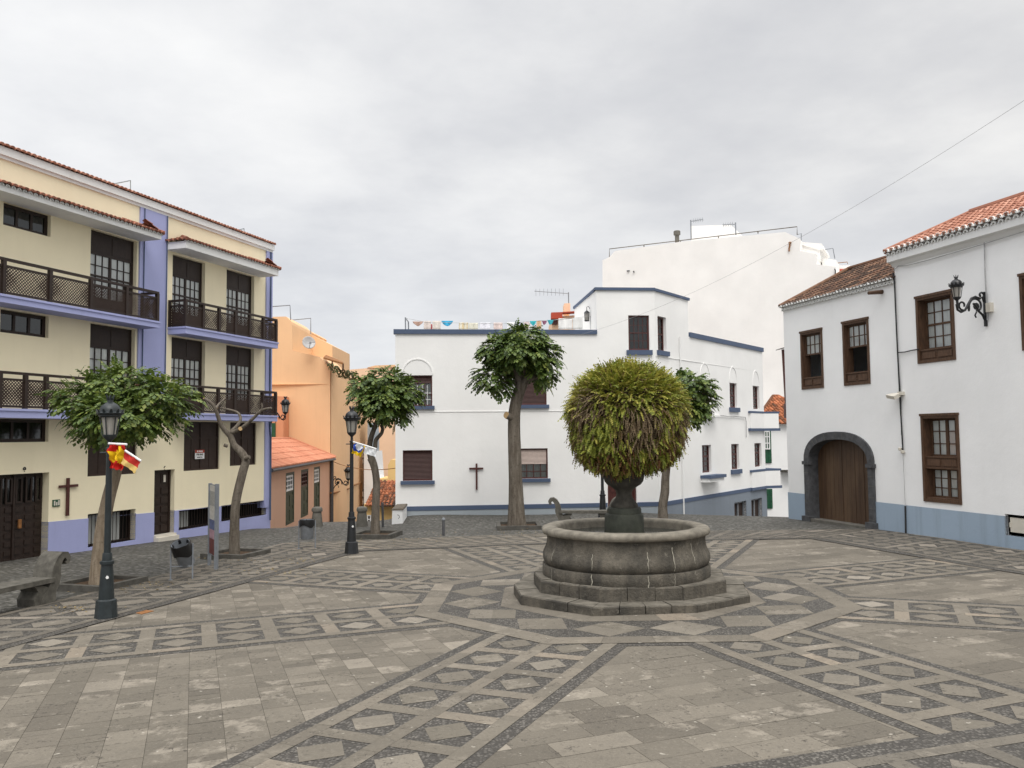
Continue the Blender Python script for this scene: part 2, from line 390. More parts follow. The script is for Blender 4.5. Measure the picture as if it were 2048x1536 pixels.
class Fr:
    """a facade: s along it, o outwards, z up"""
    def __init__(s, O, u):
        s.O = V((O[0], O[1], 0)); u = V((u[0], u[1], 0)).normalized(); s.u = u; s.i = V((-u.y, u.x, 0))
    def w(s, a, o, z): p = s.O+s.u*a-s.i*o; return V((p.x, p.y, z))
    def hit(s, x, y, o=0):
        r = ray(x, y); O = s.O-s.i*o
        t = s.i.dot(O)/s.i.dot(V((r.x, r.y, 0)))
        p = V((0, 0, CH))+r*t
        return (p-O).dot(s.u), p.z
    def rc(s, x0, y0, x1, y1, o=0):
        a, z1 = s.hit(x0, y0, o); b, z0 = s.hit(x1, y1, o); return (min(a, b), z0, max(a, b), z1)
    def at(s, x, o=0, y=870): return s.hit(x, y, o)[0]
    def box(s, mb, s0, s1, o0, o1, z0, z1, mi=None):
        w = s.w; mb.hexa([w(s0, o1, z0), w(s1, o1, z0), w(s1, o0, z0), w(s0, o0, z0), w(s0, o1, z1), w(s1, o1, z1), w(s1, o0, z1), w(s0, o0, z1)], mi)
    def wall(s, mb, s0, s1, zb, zt, ops=(), o=0, depth=.25, mi=None, rmi=None):
        """wall sheet with rectangular openings and their reveals; zb, zt may be functions of s"""
        fb = zb if callable(zb) else (lambda q: zb); ft = zt if callable(zt) else (lambda q: zt)
        ss = sorted({s0, s1, *[min(max(q, s0), s1) for r in ops for q in (r[0], r[2])]})
        zs = sorted({min(fb(s0), fb(s1)), max(ft(s0), ft(s1)), *[q for r in ops for q in (r[1], r[3])]})
        for a, b in zip(ss, ss[1:]):
            if b-a < 1e-5: continue
            for c, d in zip(zs, zs[1:]):
                if any(r[0] <= (a+b)/2 <= r[2] and r[1] <= (c+d)/2 <= r[3] for r in ops): continue
                cl = lambda q, z: min(max(z, fb(q)), ft(q))
                p = [(a, cl(a, c)), (b, cl(b, c)), (b, cl(b, d)), (a, cl(a, d))]
                if max(p[3][1]-p[0][1], p[2][1]-p[1][1]) < 1e-4: continue
                mb.poly(*[s.w(q, o, z) for q, z in p], mi=mi)
        for r in ops:
            a, c, b, d = r[:4]; dp = r[4] if len(r) > 4 else depth; w = s.w
            a = max(a, s0); b = min(b, s1)
            if dp <= 0: continue
            d2 = min(d, ft((a+b)/2)); c0 = c; c = max(c, fb((a+b)/2))
            if d2 <= c or b <= a: continue
            for q in ([w(a, o, c), w(a, o-dp, c), w(a, o-dp, d2), w(a, o, d2)], [w(b, o, c), w(b, o, d2), w(b, o-dp, d2), w(b, o-dp, c)],
                      [w(a, o, d2), w(a, o-dp, d2), w(b, o-dp, d2), w(b, o, d2)] if d2 == d else None, [w(a, o, c), w(b, o, c), w(b, o-dp, c), w(a, o-dp, c)] if c == c0 else None):
                if q is None: continue
                mb.poly(*q, mi=mi if rmi is None else rmi)

def rect_frame(fr, mb, r, t, o0, o1, mi=None, bot=None):
    a, c, b, d = r[:4]; tb = t if bot is None else bot
    fr.box(mb, a, a+t, o0, o1, c, d, mi); fr.box(mb, b-t, b, o0, o1, c, d, mi)
    fr.box(mb, a+t, b-t, o0, o1, d-t, d, mi); fr.box(mb, a+t, b-t, o0, o1, c, c+tb, mi)
def panels(fr, mb, r, nx, ny, o, t=.05, proud=.02):
    """raised panels on a solid board"""
    a, c, b, d = r; w = (b-a)/nx; h = (d-c)/ny
    for i in range(nx):
        for j in range(ny): fr.box(mb, a+i*w+t, a+(i+1)*w-t, o, o+proud, c+j*h+t, c+(j+1)*h-t)

def window(parent, fr, r, rec=.12, cols=3, rows=4, ft=.06, mt=.03, wood='wood', glass='glass', behind='curtain', top=0, bottom=0,
           leaves=1, mid=0, sill=None, label=None, wmt=None, name='window', curtain_gap=.04):
    """a recessed timber window: frame and bars; pane, curtain and sill are its children"""
    a, c, b, d = r[:4]; mb = MB(); o1 = -rec; o0 = -rec-.07
    rect_frame(fr, mb, r, ft, o0, o1)
    zt = d-ft; zb = c+ft
    if top: fr.box(mb, a+ft, b-ft, o0+.01, o1-.012, d-ft-top, d-ft); panels(fr, mb, (a+ft, d-ft-top, b-ft, d-ft), leaves, 1, o1-.012, .05, .012); zt -= top
    if bottom: fr.box(mb, a+ft, b-ft, o0+.01, o1-.012, c+ft, c+ft+bottom); panels(fr, mb, (a+ft, c+ft, b-ft, c+ft+bottom), max(2, leaves), 1, o1-.012, .05, .012); zb += bottom
    lw = (b-a-2*ft)/leaves
    for q in range(leaves):
        la = a+ft+q*lw; lb = la+lw
        if leaves > 1 or top or bottom: rect_frame(fr, mb, (la, zb, lb, zt), ft*.7, o0+.012, o1-.008); ia, ib, ic, idd = la+ft*.7, lb-ft*.7, zb+ft*.7, zt-ft*.7
        else: ia, ib, ic, idd = la, lb, zb, zt
        for i in range(1, cols):
            x = ia+(ib-ia)*i/cols; fr.box(mb, x-mt/2, x+mt/2, o0+.02, o1-.02, ic, idd)
        for j in range(1, rows):
            z = ic+(idd-ic)*j/rows; k = mt*(2 if (mid and j == mid) else 1)
            fr.box(mb, ia, ib, o0+.024, o1-(.005 if (mid and j == mid) else .024), z-k/2, z+k/2)
    wn = mb.build(name, wood, parent)
    if label: wn['label'] = label
    g = MB(); g.poly(*[fr.w(*p) for p in ((a+ft*.5, o0+.035, zb), (b-ft*.5, o0+.035, zb), (b-ft*.5, o0+.035, zt), (a+ft*.5, o0+.035, zt))])
    g.build('pane', glass, wn)
    if behind:
        k = MB(); n = max(8, int((b-a)/.05)); o = o0+.012
        k.grid(lambda u, v: fr.w(a-.02+(b-a+.04)*u, o+.006*sin(u*n*1.7)+.004*sin(u*n*.61+v), c-.02+(d-c+.04)*v), n*2, 2)
        k.build('curtain', behind, wn, smooth=60)
    if sill:
        k = MB(); e, th, pr = sill[:3]; fr.box(k, a-e, b+e, -.02, pr, c-th, c-.002); k.build('sill', sill[3], wn)
    return wn
def shutter(parent, fr, r, rec=.06, mat='shutter', frame='redwood', drop=1.0, label=None, sill=None, name='window'):
    """roller shutter window: frame, slatted blind hanging to a share of the height, glass under it"""
    a, c, b, d = r; mb = MB(); rect_frame(fr, mb, r, .05, -rec-.07, -rec)
    zs = d-(d-c)*drop
    if drop < 1:
        for i in range(1, 4):
            x = a+(b-a)*i/4; fr.box(mb, x-.015, x+.015, -rec-.06, -rec-.03, c, zs)
        fr.box(mb, a, b, -rec-.06, -rec-.02, (c+zs)/2-.015, (c+zs)/2+.015)
    wn = mb.build(name, frame, parent)
    if label: wn['label'] = label
    g = MB(); n = max(4, int((d-.05-zs)/.05)); h = (d-.05-zs)/n
    for i in range(n):
        z = zs+i*h
        g.add([fr.w(a+.05, -rec-.045, z), fr.w(b-.05, -rec-.045, z), fr.w(b-.05, -rec-.028, z+h*.45), fr.w(a+.05, -rec-.028, z+h*.45), fr.w(b-.05, -rec-.045, z+h*.93), fr.w(a+.05, -rec-.045, z+h*.93)], [(0, 1, 2, 3), (3, 2, 4, 5)])
    g.poly(fr.w(a+.05, -rec-.05, zs), fr.w(b-.05, -rec-.05, zs), fr.w(b-.05, -rec-.05, d-.05), fr.w(a+.05, -rec-.05, d-.05))
    g.build('roller_shutter', mat, wn)
    if drop < 1:
        g = MB(); g.poly(*[fr.w(*p) for p in ((a, -rec-.05, c), (b, -rec-.05, c), (b, -rec-.05, zs), (a, -rec-.05, zs))]); g.build('pane', 'glass', wn)
        k = MB(); k.grid(lambda u, v: fr.w(a+(b-a)*u, -rec-.14+.012*sin(u*60), c+(zs-c)*v), 40, 2); k.build('curtain', 'grey_curtain', wn, smooth=60)
    if sill:
        k = MB(); e, th, pr = sill[:3]; fr.box(k, a-e, b+e, -.02, pr, c-th, c-.002); k.build('sill', sill[3], wn)
    return wn

def tile_roof(mb, P, u, v, L, W, tw=.2, course=.36, clip=None, mi=None, r=None, base=True, bmi=None):
    """rows of half round tiles over channels; P eave corner, u along the eave, v up the slope"""
    P = V(P); u = V(u).normalized(); v = V(v).normalized(); nrm = u.cross(v).normalized()
    if nrm.z < 0: nrm = -nrm
    n = max(1, int(round(L/tw))); tw = L/n; r = r or tw*.36
    for i in range(n):
        x = (i+.5)*tw; v0, v1 = (0, W) if clip is None else clip(x)
        if v1-v0 < .08: continue
        k = max(1, int(round((v1-v0)/course))); ch = (v1-v0)/k
        for j in range(k):
            a = v0+j*ch; b = a+ch*1.06; lift = .015; jx = random.uniform(-.012, .012)
            pts = []
            for (q, rr, hh) in ((a-.02 if j == 0 else a, r*1.12, lift), (b, r*.92, 0)):
                for t in range(6):
                    an = pi*t/5; pts.append(P+u*(x+jx+rr*cos(an))+v*q+nrm*(hh+rr*.85*sin(an)))
            mb.add(pts, [(t, t+1, t+7, t+6) for t in range(5)]+[(0, 5, 4, 3, 2, 1)], mi)
            # channel tile
            c0 = [P+u*(x+tw*.5+w_)+v*q+nrm*hz for q in (a, b) for w_, hz in ((-tw*.24, .02), (0, -.012), (tw*.24, .02))]
            mb.add(c0, [(0, 1, 4, 3), (1, 2, 5, 4)], mi)
def scallops(mb, P, u, out, L, tw=.2, rr=.08, dep=.22, rows=1, mi=None, drop=.12):
    """white half round mortared tile ends under an eave"""
    P = V(P); u = V(u).normalized(); out = V(out).normalized(); n = max(1, int(round(L/tw))); tw = L/n
    for k in range(rows):
        for i in range(n):
            c = P+u*((i+.5+(k % 2)*.5)*tw)-V((0, 0, drop*k))-out*(.10*k)
            f = []; b = []
            for t in range(9):
                an = pi*t/8; f.append(c+u*(rr*cos(an))+V((0, 0, rr*1.15*sin(an))))
            for t in range(9):
                an = pi*t/8; f.append(c+u*(rr*.55*cos(an))+V((0, 0, rr*.62*sin(an))))
            m_ = len(f); b = [p-out*dep for p in f]
            fc = []
            for t in range(8):
                fc += [(t, t+1, 9+t+1, 9+t), (t, m_+t, m_+t+1, t+1), (9+t, 9+t+1, m_+9+t+1, m_+9+t)]
            mb.add(f+b, fc, mi)

# ================================================================== GROUND AND PLAZA
def build_ground():
    def ax(lo, hi, f0, f1, st):
        a = [lo]; x = lo
        while x < hi:
            x += st if f0 <= x < f1 else (max(st, min(20, (f0-x)*.5)) if x < f0 else max(st, (x-f1)*.4)); a.append(min(x, hi))
        return a
    xs = ax(-150, 150, -15, 18, .5); ys = ax(-40, 220, 4, 46, .5)
    mb = MB(); nx = len(xs)
    for y in ys:
        for x in xs: mb.v.append((x, y, G(x, y)-.015))
    for j in range(len(ys)-1):
        for i in range(nx-1): mb.f.append([j*nx+i, j*nx+i+1, (j+1)*nx+i+1, (j+1)*nx+i]); mb.mi.append(0)
    struct(mb.build('ground', 'street', loc=(0, 0, 0), smooth=60))
build_ground()

PC = V((2.1175, 15.85, 0)); PTH = radians(-1.62)
def inside(poly, x, y):
    r = False; n = len(poly)
    for i in range(n):
        x0, y0 = poly[i]; x1, y1 = poly[(i+1) % n]
        if (y0 > y) != (y1 > y) and x < (x1-x0)*(y-y0)/(y1-y0)+x0: r = not r
    return r
P_IN = [(-9.15, 7.6), (-7.6, 12.85), (-5.95, 18.3), (-4.45, 23.45), (2.5, 24.55), (8.75, 24.25), (10.35, 18.2), (12.9, 10.55), (4.2, 7.94), (-2.2, 6.0), (-8.2, 4.2)]
P_OUT = [(-11.6, 8.0), (-9.75, 12.9), (-8.35, 18.5), (-7.0, 25.6), (2.3, 27.0), (11.45, 26.2), (12.75, 19.5), (15.2, 9.4), (5.0, 5.4), (-2.0, 3.2), (-8.5, 2.0)]
def build_plaza():
    rnd = random.Random(3)
    z = lambda x, y, dz: (x, y, Gp(x, y)+dz)
    # bedding under the slabs
    mb = MB(); mb.poly(*[z(x, y, -.006) for x, y in P_OUT]); struct(mb.build('pavement_bedding', 'joint', loc=(0, 0, 0)))
    # slabs: courses in two directions depending on the sector
    mb = MB(); a0 = radians(22.5)+PTH
    E1 = V((cos(a0), sin(a0), 0)); E2 = V((-sin(a0), cos(a0), 0))
    def sector(p):
        a = math.degrees(atan2(p.y-PC.y, p.x-PC.x)-PTH) % 360
        return int(((a+22.5) % 360)//45)
    gap = .004
    def stone(p, q0, q1, w0, w1, A, B):
        pts = [PC+A*q0+B*w0, PC+A*q1+B*w0, PC+A*q1+B*w1, PC+A*q0+B*w1]
        c = sum(pts, V())/4
        return pts, c
    for kind in (0, 1):
        A, B, wd = (E1, E2, .37) if kind == 0 else (E2, E1, .385)
        r0 = -17.0
        while r0 < 17:
            w = wd*rnd.choice((.9, 1, 1, 1.1)); q = -17-rnd.random()
            while q < 17:
                ln = rnd.uniform(.5, .95) if kind == 0 else rnd.choice((.17, .22, .27, .33, .40, .5))
                pts, c = stone(None, q+gap/2, q+ln-gap/2, r0+gap/2, r0+w-gap/2, A, B)
                s = sector(c)
                k = 1 if s in (2, 3, 4, 5) else 0
                if k == kind and inside(P_IN, c.x, c.y) and (c-PC).length > 2.2:
                    mb.poly(*[z(p.x, p.y, rnd.uniform(-.001, .001)) for p in pts], mi=0)
                q += ln
            r0 += w
    struct(mb.build('pavement', 'pav', loc=(0, 0, 0)))
    # inlaid bands
    mb = MB(); mats = ['pebble', 'pav_pale', 'pav_dia', 'pav_old']
    def P(k, al, la, dz, off=-112.5):
        a = radians(off+45*k)+PTH
        p = PC+V((cos(a), sin(a), 0))*al+V((-sin(a), cos(a), 0))*la
        return z(p.x, p.y, dz)
    def rectb(k, a0, a1, l0, l1, dz, mi, off=-112.5):
        mb.poly(P(k, a0, l0, dz, off), P(k, a1, l0, dz, off), P(k, a1, l1, dz, off), P(k, a0, l1, dz, off), mi=mi)
    def strip(k, a0, a1, l0, l1, dz, mi, step, off=-112.5):
        a = a0
        while a < a1-1e-3:
            b = min(a1, a+step*rnd.uniform(.75, 1.25)); rectb(k, a+.002, b-.002, l0, l1, dz, mi, off); a = b
    LEN = [9.6, 9.6, 9.9, 9.6, 9.75, 9.75, 9.6, 11.5]
    def clip_len(k, la):
        a = 4.0
        while a < 16:
            p = P(k, a, la, 0)
            if not inside(P_IN, p[0], p[1]): break
            a += .04
        return a
    for k in range(8):
        for l0, l1, mi, dz, st in ((-.95, .95, 0, .003, .5), (-1.12, -.95, 0, .003, .5), (.95, 1.12, 0, .003, .5), (-.95, -.76, 1, .0075, .62), (.76, .95, 1, .0075, .62), (-.10, .10, 1, .0075, .66)):
            strip(k, 3.7, clip_len(k, (l0+l1)/2)+.2, l0, l1, dz, mi, st)
        n = 0
        while True:
            a = 3.88+.9*n; n += 1
            if a > clip_len(k, 0): break
            for l0, l1 in ((-.76, -.10), (.10, .76)):
                strip(k, a+.67, a+.90, l0+.002, l1-.002, .0070, 1, .23) if False else rectb(k, a+.675, a+.895, l0+.002, l1-.002, .0070, 1)
                cm = a+.335; lm = (l0+l1)/2; hx, hl = .30, .27
                p = [(cm-hx, lm+.02), (cm, lm-hl), (cm+hx, lm-.02), (cm, lm+hl)]
                mb.poly(*[P(k, u+rnd.uniform(-.012, .012), v+rnd.uniform(-.012, .012), .0072) for u, v in p], mi=2)
    # octagon round the fountain
    O = -90
    for k in range(8):
        t = math.tan(radians(22.5))
        def ring(r0, r1, dz, mi, parts=1, shrink=0):
            for i in range(parts):
                f0 = -1+2*i/parts; f1 = -1+2*(i+1)/parts; e = .002
                mb.poly(P(k, r0, r0*t*f0+e, dz, O), P(k, r1, r1*t*f0+e, dz, O), P(k, r1, r1*t*f1-e, dz, O), P(k, r0, r0*t*f1-e, dz, O), mi=mi)
        ring(1.2, 3.4, .0105, 0)
        ring(3.79, 3.95, .0042, 0)
        ring(3.395, 3.795, .0125, 1, 4)
        ring(1.5, 2.33, .0125, 1, 3)
        for sgn in (-1, 1):
            c = sgn*.585
            p = [(2.355, c*.93), (2.87, c+.56), (3.385, c*1.06), (2.87, c-.56)]
            # each diamond is two stones
            d = [P(k, a, l, .0127, O) for a, l in p]
            mid1 = tuple((d[0][i]+d[3][i])/2 for i in range(3)); mid2 = tuple((d[1][i]+d[2][i])/2 for i in range(3))
            mb.poly(d[0], d[1], mid2, mid1, mi=2); mb.poly(mid1, mid2, d[2], d[3], mi=2)
    # border round the plaza
    segs = [(0, 1), (1, 2), (2, 3), (3, 4), (4, 5), (5, 6), (6, 7), (7, 8), (8, 9), (9, 10)]
    rows = {0: 2, 1: 2, 2: 3, 3: 3, 4: 3, 5: 3, 6: 3, 7: 2, 8: 2, 9: 2}
    for si, (i, j) in enumerate(segs):
        a, b, c, d = [V((*p, 0)) for p in (P_IN[i], P_IN[j], P_OUT[j], P_OUT[i])]
        def Q(u, w, dz):
            p = (a*(1-u)+b*u)*(1-w)+(d*(1-u)+c*u)*w; return z(p.x, p.y, dz)
        mb.poly(Q(0, -.10, .0145), Q(1, -.10, .0145), Q(1, 1, .0145), Q(0, 1, .0145), mi=0)
        bm = 1 if si in (3,) else 3
        L = ((b-a).length+(c-d).length)/2; W = ((d-a).length+(c-b).length)/2
        n = max(1, round(L/.95)); R = rows[si]; sw = .17/W; sl = .10/L
        for r in range(R+1):
            w0 = r/R*(1-sw) ; m = max(1, round(L/.7))
            for q in range(m):
                e = .002/L; mb.poly(Q(q/m+e, w0, .0185), Q((q+1)/m-e, w0, .0185), Q((q+1)/m-e, w0+sw, .0185), Q(q/m+e, w0+sw, .0185), mi=bm)
        for q in range(n):
            for r in range(R):
                w0 = r/R*(1-sw)+sw; w1 = (r+1)/R*(1-sw)
                mb.poly(Q(q/n-sl, w0, .018), Q(q/n+sl, w0, .018), Q(q/n+sl, w1, .018), Q(q/n-sl, w1, .018), mi=bm)
                um = (q+.5)/n; wm = (w0+w1)/2; hu = .36/L; hw = (w1-w0)*.40
                mb.poly(Q(um-hu, wm, .0182), Q(um, wm-hw, .0182), Q(um+hu, wm, .0182), Q(um, wm+hw, .0182), mi=2 if bm == 1 else 3)
    struct(mb.build('pavement_inlay', mats, loc=(0, 0, 0)))
build_plaza()

def tubes(root, name, mat, items, n=6):
    for path, r in items:
        m = MB(); m.tube(path, r, n); m.build(name, mat, root)

# ================================================================== CREAM AND LILAC HOUSE (left)
FL = Fr((-13.18, 23.66), (.3135, .9496))
Z1 = lambda x, y: (x*.29297, 250+y*.29297)
Z2 = lambda x, y: (x*.29297, 680+y*.29297)
def rc2(fr, f, x0, y0, x1, y1, o=0):
    return fr.rc(*f(x0, y0), *f(x1, y1), o)
def block_shell(mb, fr, s0, s1, depth, zb, zt, roof=True, mi=None):
    """end walls, back wall and flat roof behind a facade"""
    w = fr.w
    mb.poly(w(s0, 0, zb), w(s0, 0, zt), w(s0, -depth, zt), w(s0, -depth, zb), mi=mi)
    mb.poly(w(s1, 0, zb), w(s1, -depth, zb), w(s1, -depth, zt), w(s1, 0, zt), mi=mi)
    mb.poly(w(s0, -depth, zb), w(s0, -depth, zt), w(s1, -depth, zt), w(s1, -depth, zb), mi=mi)
    if roof: mb.poly(w(s0, 0, zt-.02), w(s1, 0, zt-.02), w(s1, -depth, zt-.02), w(s0, -depth, zt-.02), mi=mi)
def balcony(parent, fr, s0, s1, o, z0, z1, zr, posts, left_closed, right_closed, lat=.17):
    sl = MB(); fr.box(sl, s0, s1, -.05, o, z0, z1); fr.box(sl, s0-.02, s1+.02, .0, o+.03, z1-.05, z1+.01)
    b = sl.build('balcony', 'lilac', parent)
    rl = MB(); po = o-.06
    fr.box(rl, s0+.01, s1-.01, po-.045, po+.045, zr-.07, zr)          # hand rail
    fr.box(rl, s0+.03, s1-.03, po-.02, po+.02, zr-lat-.07, zr-lat-.01)
    fr.box(rl, s0+.03, s1-.03, po-.025, po+.025, z1+.04, z1+.10)
    for p in posts: fr.box(rl, p-.05, p+.05, po-.05, po+.05, z1+.01, zr-.06)
    for e, cl in ((s0+.05, left_closed), (s1-.05, right_closed)):
        if not cl: continue
        fr.box(rl, e-.045, e+.045, 0, po-.05, zr-.07, zr); fr.box(rl, e-.02, e+.02, 0, po-.05, zr-lat-.07, zr-lat-.01); fr.box(rl, e-.025, e+.025, 0, po-.05, z1+.04, z1+.10)
        fr.box(rl, e-.045, e+.045, 0.0, .07, z1+.01, zr-.06)
    rl.build('railing', 'wood', b)
    lt = MB(); sp = .066; wd = .050
    def fill(P, L, H):
        # two layers of crossed laths
        for sg, dz in ((1, 0), (-1, .006)):
            t = -H
            while t < L:
                a0 = max(t, 0); a1 = min(t+H, L)
                if a1-a0 > .01:
                    h0, h1 = (a0-t, a1-t) if sg > 0 else (H-(a0-t), H-(a1-t))
                    k = wd*.7
                    cl = lambda h: min(max(h, 0), H)
                    lt.poly(P(a0, cl(h0-k), dz), P(a1, cl(h1-k), dz), P(a1, cl(h1+k), dz), P(a0, cl(h0+k), dz))
                t += sp*1.414
    H = zr-lat-.05-(z1+.09)
    pp = sorted(posts)
    for a, c in zip(pp, pp[1:]): fill(lambda x, h, dz: fr.w(a+.05+x, po-.004+dz, z1+.09+h), c-a-.1, H)
    for e, cl in ((s0+.05, left_closed), (s1-.05, right_closed)):
        if cl: fill(lambda x, h, dz: fr.w(e+dz, .05+x, z1+.09+h), po-.1, H)
    lt.build('lattice', 'lattice', b)
    return b
def eave_roof(parent, fr, s0, s1, o, zf0, zf1, rise, hip0, hip1, mat='tile_red'):
    """little tiled roof over a balcony: white box, scalloped edge, tiles"""
    mb = MB(); fr.box(mb, s0, s1, -.03, o, zf0, zf1); c = mb.build('canopy', 'trim_white', parent)
    mb = MB(); P = fr.w(s0-.06, o+.08, zf1+.03); run = o+.08; W = hypot(run, rise); v = (fr.i*run+V((0, 0, rise)))
    k = W/run
    def clip(x):
        m = W
        if hip0: m = min(m, (x+.05)*1.05*k)
        if hip1: m = min(m, (s1-s0+.12-x+.05)*1.05*k)
        return 0, m
    L = s1-s0+.12
    tile_roof(mb, P, fr.u, v, L, W, .17, .3, clip, r=.068)
    for e, sg, hp in ((s0-.06, 1, hip0), (s1+.06, -1, hip1)):
        if not hp: continue
        a, b, t = fr.w(e, o+.08, zf1+.03), fr.w(e, 0, zf1+.03), fr.w(e+sg*run*.95, 0, zf1+.03+rise)
        tile_roof(mb, a if sg < 0 else b, (b-a) if sg < 0 else (a-b), fr.u*sg*run*.95+V((0, 0, rise)), run, hypot(run*.95, rise), .17, .3,
                  (lambda x: (0, max(.05, (run-x)/run*hypot(run*.95, rise)))) if sg > 0 else (lambda x: (0, max(.05, (run-x)/run*hypot(run*.95, rise)))))
        mb.tube([fr.w(e, o+.08, zf1+.06), fr.w(e+sg*run*.95, 0, zf1+.09+rise)], .07, 8)
    mb.build('tiles', mat, c)
    mb = MB(); scallops(mb, fr.w(s0-.05, o+.05, zf1-.02), fr.u, -fr.i, s1-s0+.1, .17, .062, .12); mb.build('eave_edge', 'mortar', c)
    return c

def left_house():
    f = FL; s1 = 10.72; s0 = -7.0; zb = -2.0
    root = thing('apartment_house', 'cream and lilac apartment house with dark wooden balconies and small tiled canopies', 'house', tuple(f.w(3, 0, -.3)))
    # levels from the photograph
    OB = .74
    _, zs2t = f.hit(*Z1(1268, 1375), OB); _, zs2b = f.hit(*Z1(1268, 1422), OB); _, zr2 = f.hit(*Z1(1268, 1186), OB)
    _, zs1t = f.hit(*Z2(1895, 518), OB); _, zs1b = f.hit(*Z2(1895, 556), OB); _, zr1 = f.hit(*Z2(1895, 353), OB)
    _, zs2t_l = f.hit(*Z1(1085, 1343), OB); _, zs2b_l = f.hit(*Z1(1085, 1386), OB); _, zr2_l = f.hit(*Z1(1085, 1138), OB)
    _, zs1t_l = f.hit(*Z2(5, 468), OB); _, zs1b_l = f.hit(*Z2(5, 529), OB); _, zr1_l = f.hit(*Z2(5, 208), OB)
    zct = f.hit(545, 489, .12)[1]; zcb = f.hit(543, 499, .12)[1]
    X = lambda px: f.at(px*.29297)
    def op(f_, x0, y0, x1, zbot=None, y1=None, dp=.24):
        a, z1 = f.hit(*f_(x0, y0)); b, z0 = f.hit(*f_(x1, y1 if y1 else y0))
        return (a, z0 if y1 else zbot, b, z1, dp)
    wa = [op(Z1, 25, 523, 345, y1=765, dp=.18), op(Z1, 10, 1255, 330, y1=1455, dp=.18), op(Z2, -10, 536, 330, y1=695, dp=.18)]
    sa = min(w[0] for w in wa[:2]); wa = [(sa, w[1], w[2], w[3], w[4]) for w in wa]
    wb = [op(Z1, 622, 705, 938, zs2t_l), op(Z1, 618, 1350, 924, zs1t_l)]
    wc = [op(Z1, 1180, 880, 1402, zs2t), op(Z1, 1172, 1443, 1402, zs1t)]
    wd = [op(Z1, 1548, 980, 1737, zs2t), op(Z1, 1545, 1500, 1735, zs1t)]
    w3c = op(Z2, 1258, 556, 1497, y1=880, dp=.14); w3b = op(Z2, 605, 560, 930, y1=912, dp=.14); w3d = op(Z2, 1572, 560, 1748, y1=850, dp=.14)
    w3b = (w3b[0], w3b[1], w3b[2], w3c[3], .14); w3d = (w3d[0], w3d[1], w3d[2], w3c[3], .14)
    gar = op(Z2, -75, 905, 323, y1=1478, dp=.3); gar = (gar[0], -1.5, gar[2], f.hit(*Z2(300, 905))[1], .3)
    door = op(Z2, 1055, 890, 1186, y1=1330, dp=.32); door = (door[0], f.hit(*Z2(1055, 1350))[1], door[2], door[3], .32)
    b1 = op(Z2, 600, 1190, 922, y1=1362, dp=.3); b2 = op(Z2, 1218, 1166, 1452, y1=1262, dp=.3); b3 = op(Z2, 1508, 1132, 1815, y1=1192, dp=.3)
    # front wall
    mb = MB(); ops = wa+wb+wc+wd+[w3b, w3c, w3d, gar, door, b1, b2, b3]
    f.wall(mb, s0, s1, zb, zcb+.02, ops); block_shell(mb, f, s0, s1, 11, zb, zcb+.3)
    mb.build('wall', 'cream', root)
    # plinth (its top falls with the street)
    pa = f.hit(*Z2(320, 1243)); pb = f.hit(*Z2(1812, 1108)); sl = (pb[1]-pa[1])/(pb[0]-pa[0]); pt = lambda s: pa[1]+sl*(s-pa[0])
    mb = MB(); f.wall(mb, gar[2], s1+.03, zb, pt, [door, b1, b2, b3], o=.025, depth=.3)
    mb.poly(f.w(gar[2], .025, zb), f.w(gar[2], -.3, zb), f.w(gar[2], -.3, pt(gar[2])), f.w(gar[2], .025, pt(gar[2])))
    mb.poly(f.w(s1+.03, .025, zb), f.w(s1+.03, -2, zb), f.w(s1+.03, -2, pt(s1)), f.w(s1+.03, .025, pt(s1)))
    st = [(s, pt(s)) for s in (gar[2], door[0])]
    for a, b in ((gar[2], door[0]), (door[2], s1+.03)): mb.poly(f.w(a, .025, pt(a)), f.w(b, .025, pt(b)), f.w(b, 0, pt(b)), f.w(a, 0, pt(a)))
    mb.build('plinth', 'lilac', root)
    # lilac pilasters
    p0, p1 = f.at(281.5, .04, 400), f.at(336.5, .04, 420); q0 = f.at(533.5, .04, 500)
    for a, b, dp, zz in ((p0, p1, .0, zs1b), (q0, s1+.035, 1.2, pt(s1)-.2)):
        mb = MB(); f.box(mb, a, b, -dp, .05, zz, zcb+.01); mb.build('pilaster', 'lilac', root)
    # cornice and edge tiles
    mb = MB(); f.box(mb, s0, s1+.04, -.1, .12, zcb, zct); f.box(mb, s0, s1+.02, -.05, .055, zcb-.09, zcb); mb.build('cornice', 'trim_white', root)
    mb = MB(); tile_roof(mb, f.w(s0, .17, zct+.01), f.u, f.i*.5+V((0, 0, .16)), s1-s0+.05, .5, .17, .3, r=.07); mb.build('roof_edge_tiles', 'tile_orange', root)
    # windows
    for w in wa:
        wn = window(root, f, w, rec=.12, cols=1, rows=1, leaves=3, ft=.055, behind='dim_curtain', glass='glass_dark')
    for w in wb+wc+wd:
        big = (w[2]-w[0])
        window(root, f, w, rec=.14, cols=3, rows=4, leaves=2, ft=.06, mt=.028, top=.62 if w[3]-w[1] > 2.3 else .4, bottom=.5, mid=2)
    for w in (w3b, w3c, w3d):
        a, c, b, d = w[:4]; m = MB(); rect_frame(f, m, w, .06, -.12, -.05); f.box(m, a+.06, b-.06, -.12, -.09, c+.05, d-.05)
        f.box(m, a+.06, b-.06, -.1, -.06, d-.62, d-.56)
        for i in range(1, 4): x = a+(b-a)*i/4; f.box(m, x-.012, x+.012, -.1, -.078, c+.06, d-.6)
        f.box(m, (a+b)/2-.03, (a+b)/2+.03, -.1, -.055, c+.06, d-.05)
        m.build('shuttered_window', 'lattice', root)
    # garage gate
    a, c, b, d = gar[:4]; m = MB(); f.box(m, a, b, -.34, -.24, c, d); W = (b-a)/6
    zg = f.hit(*Z2(200, 1125))[1]
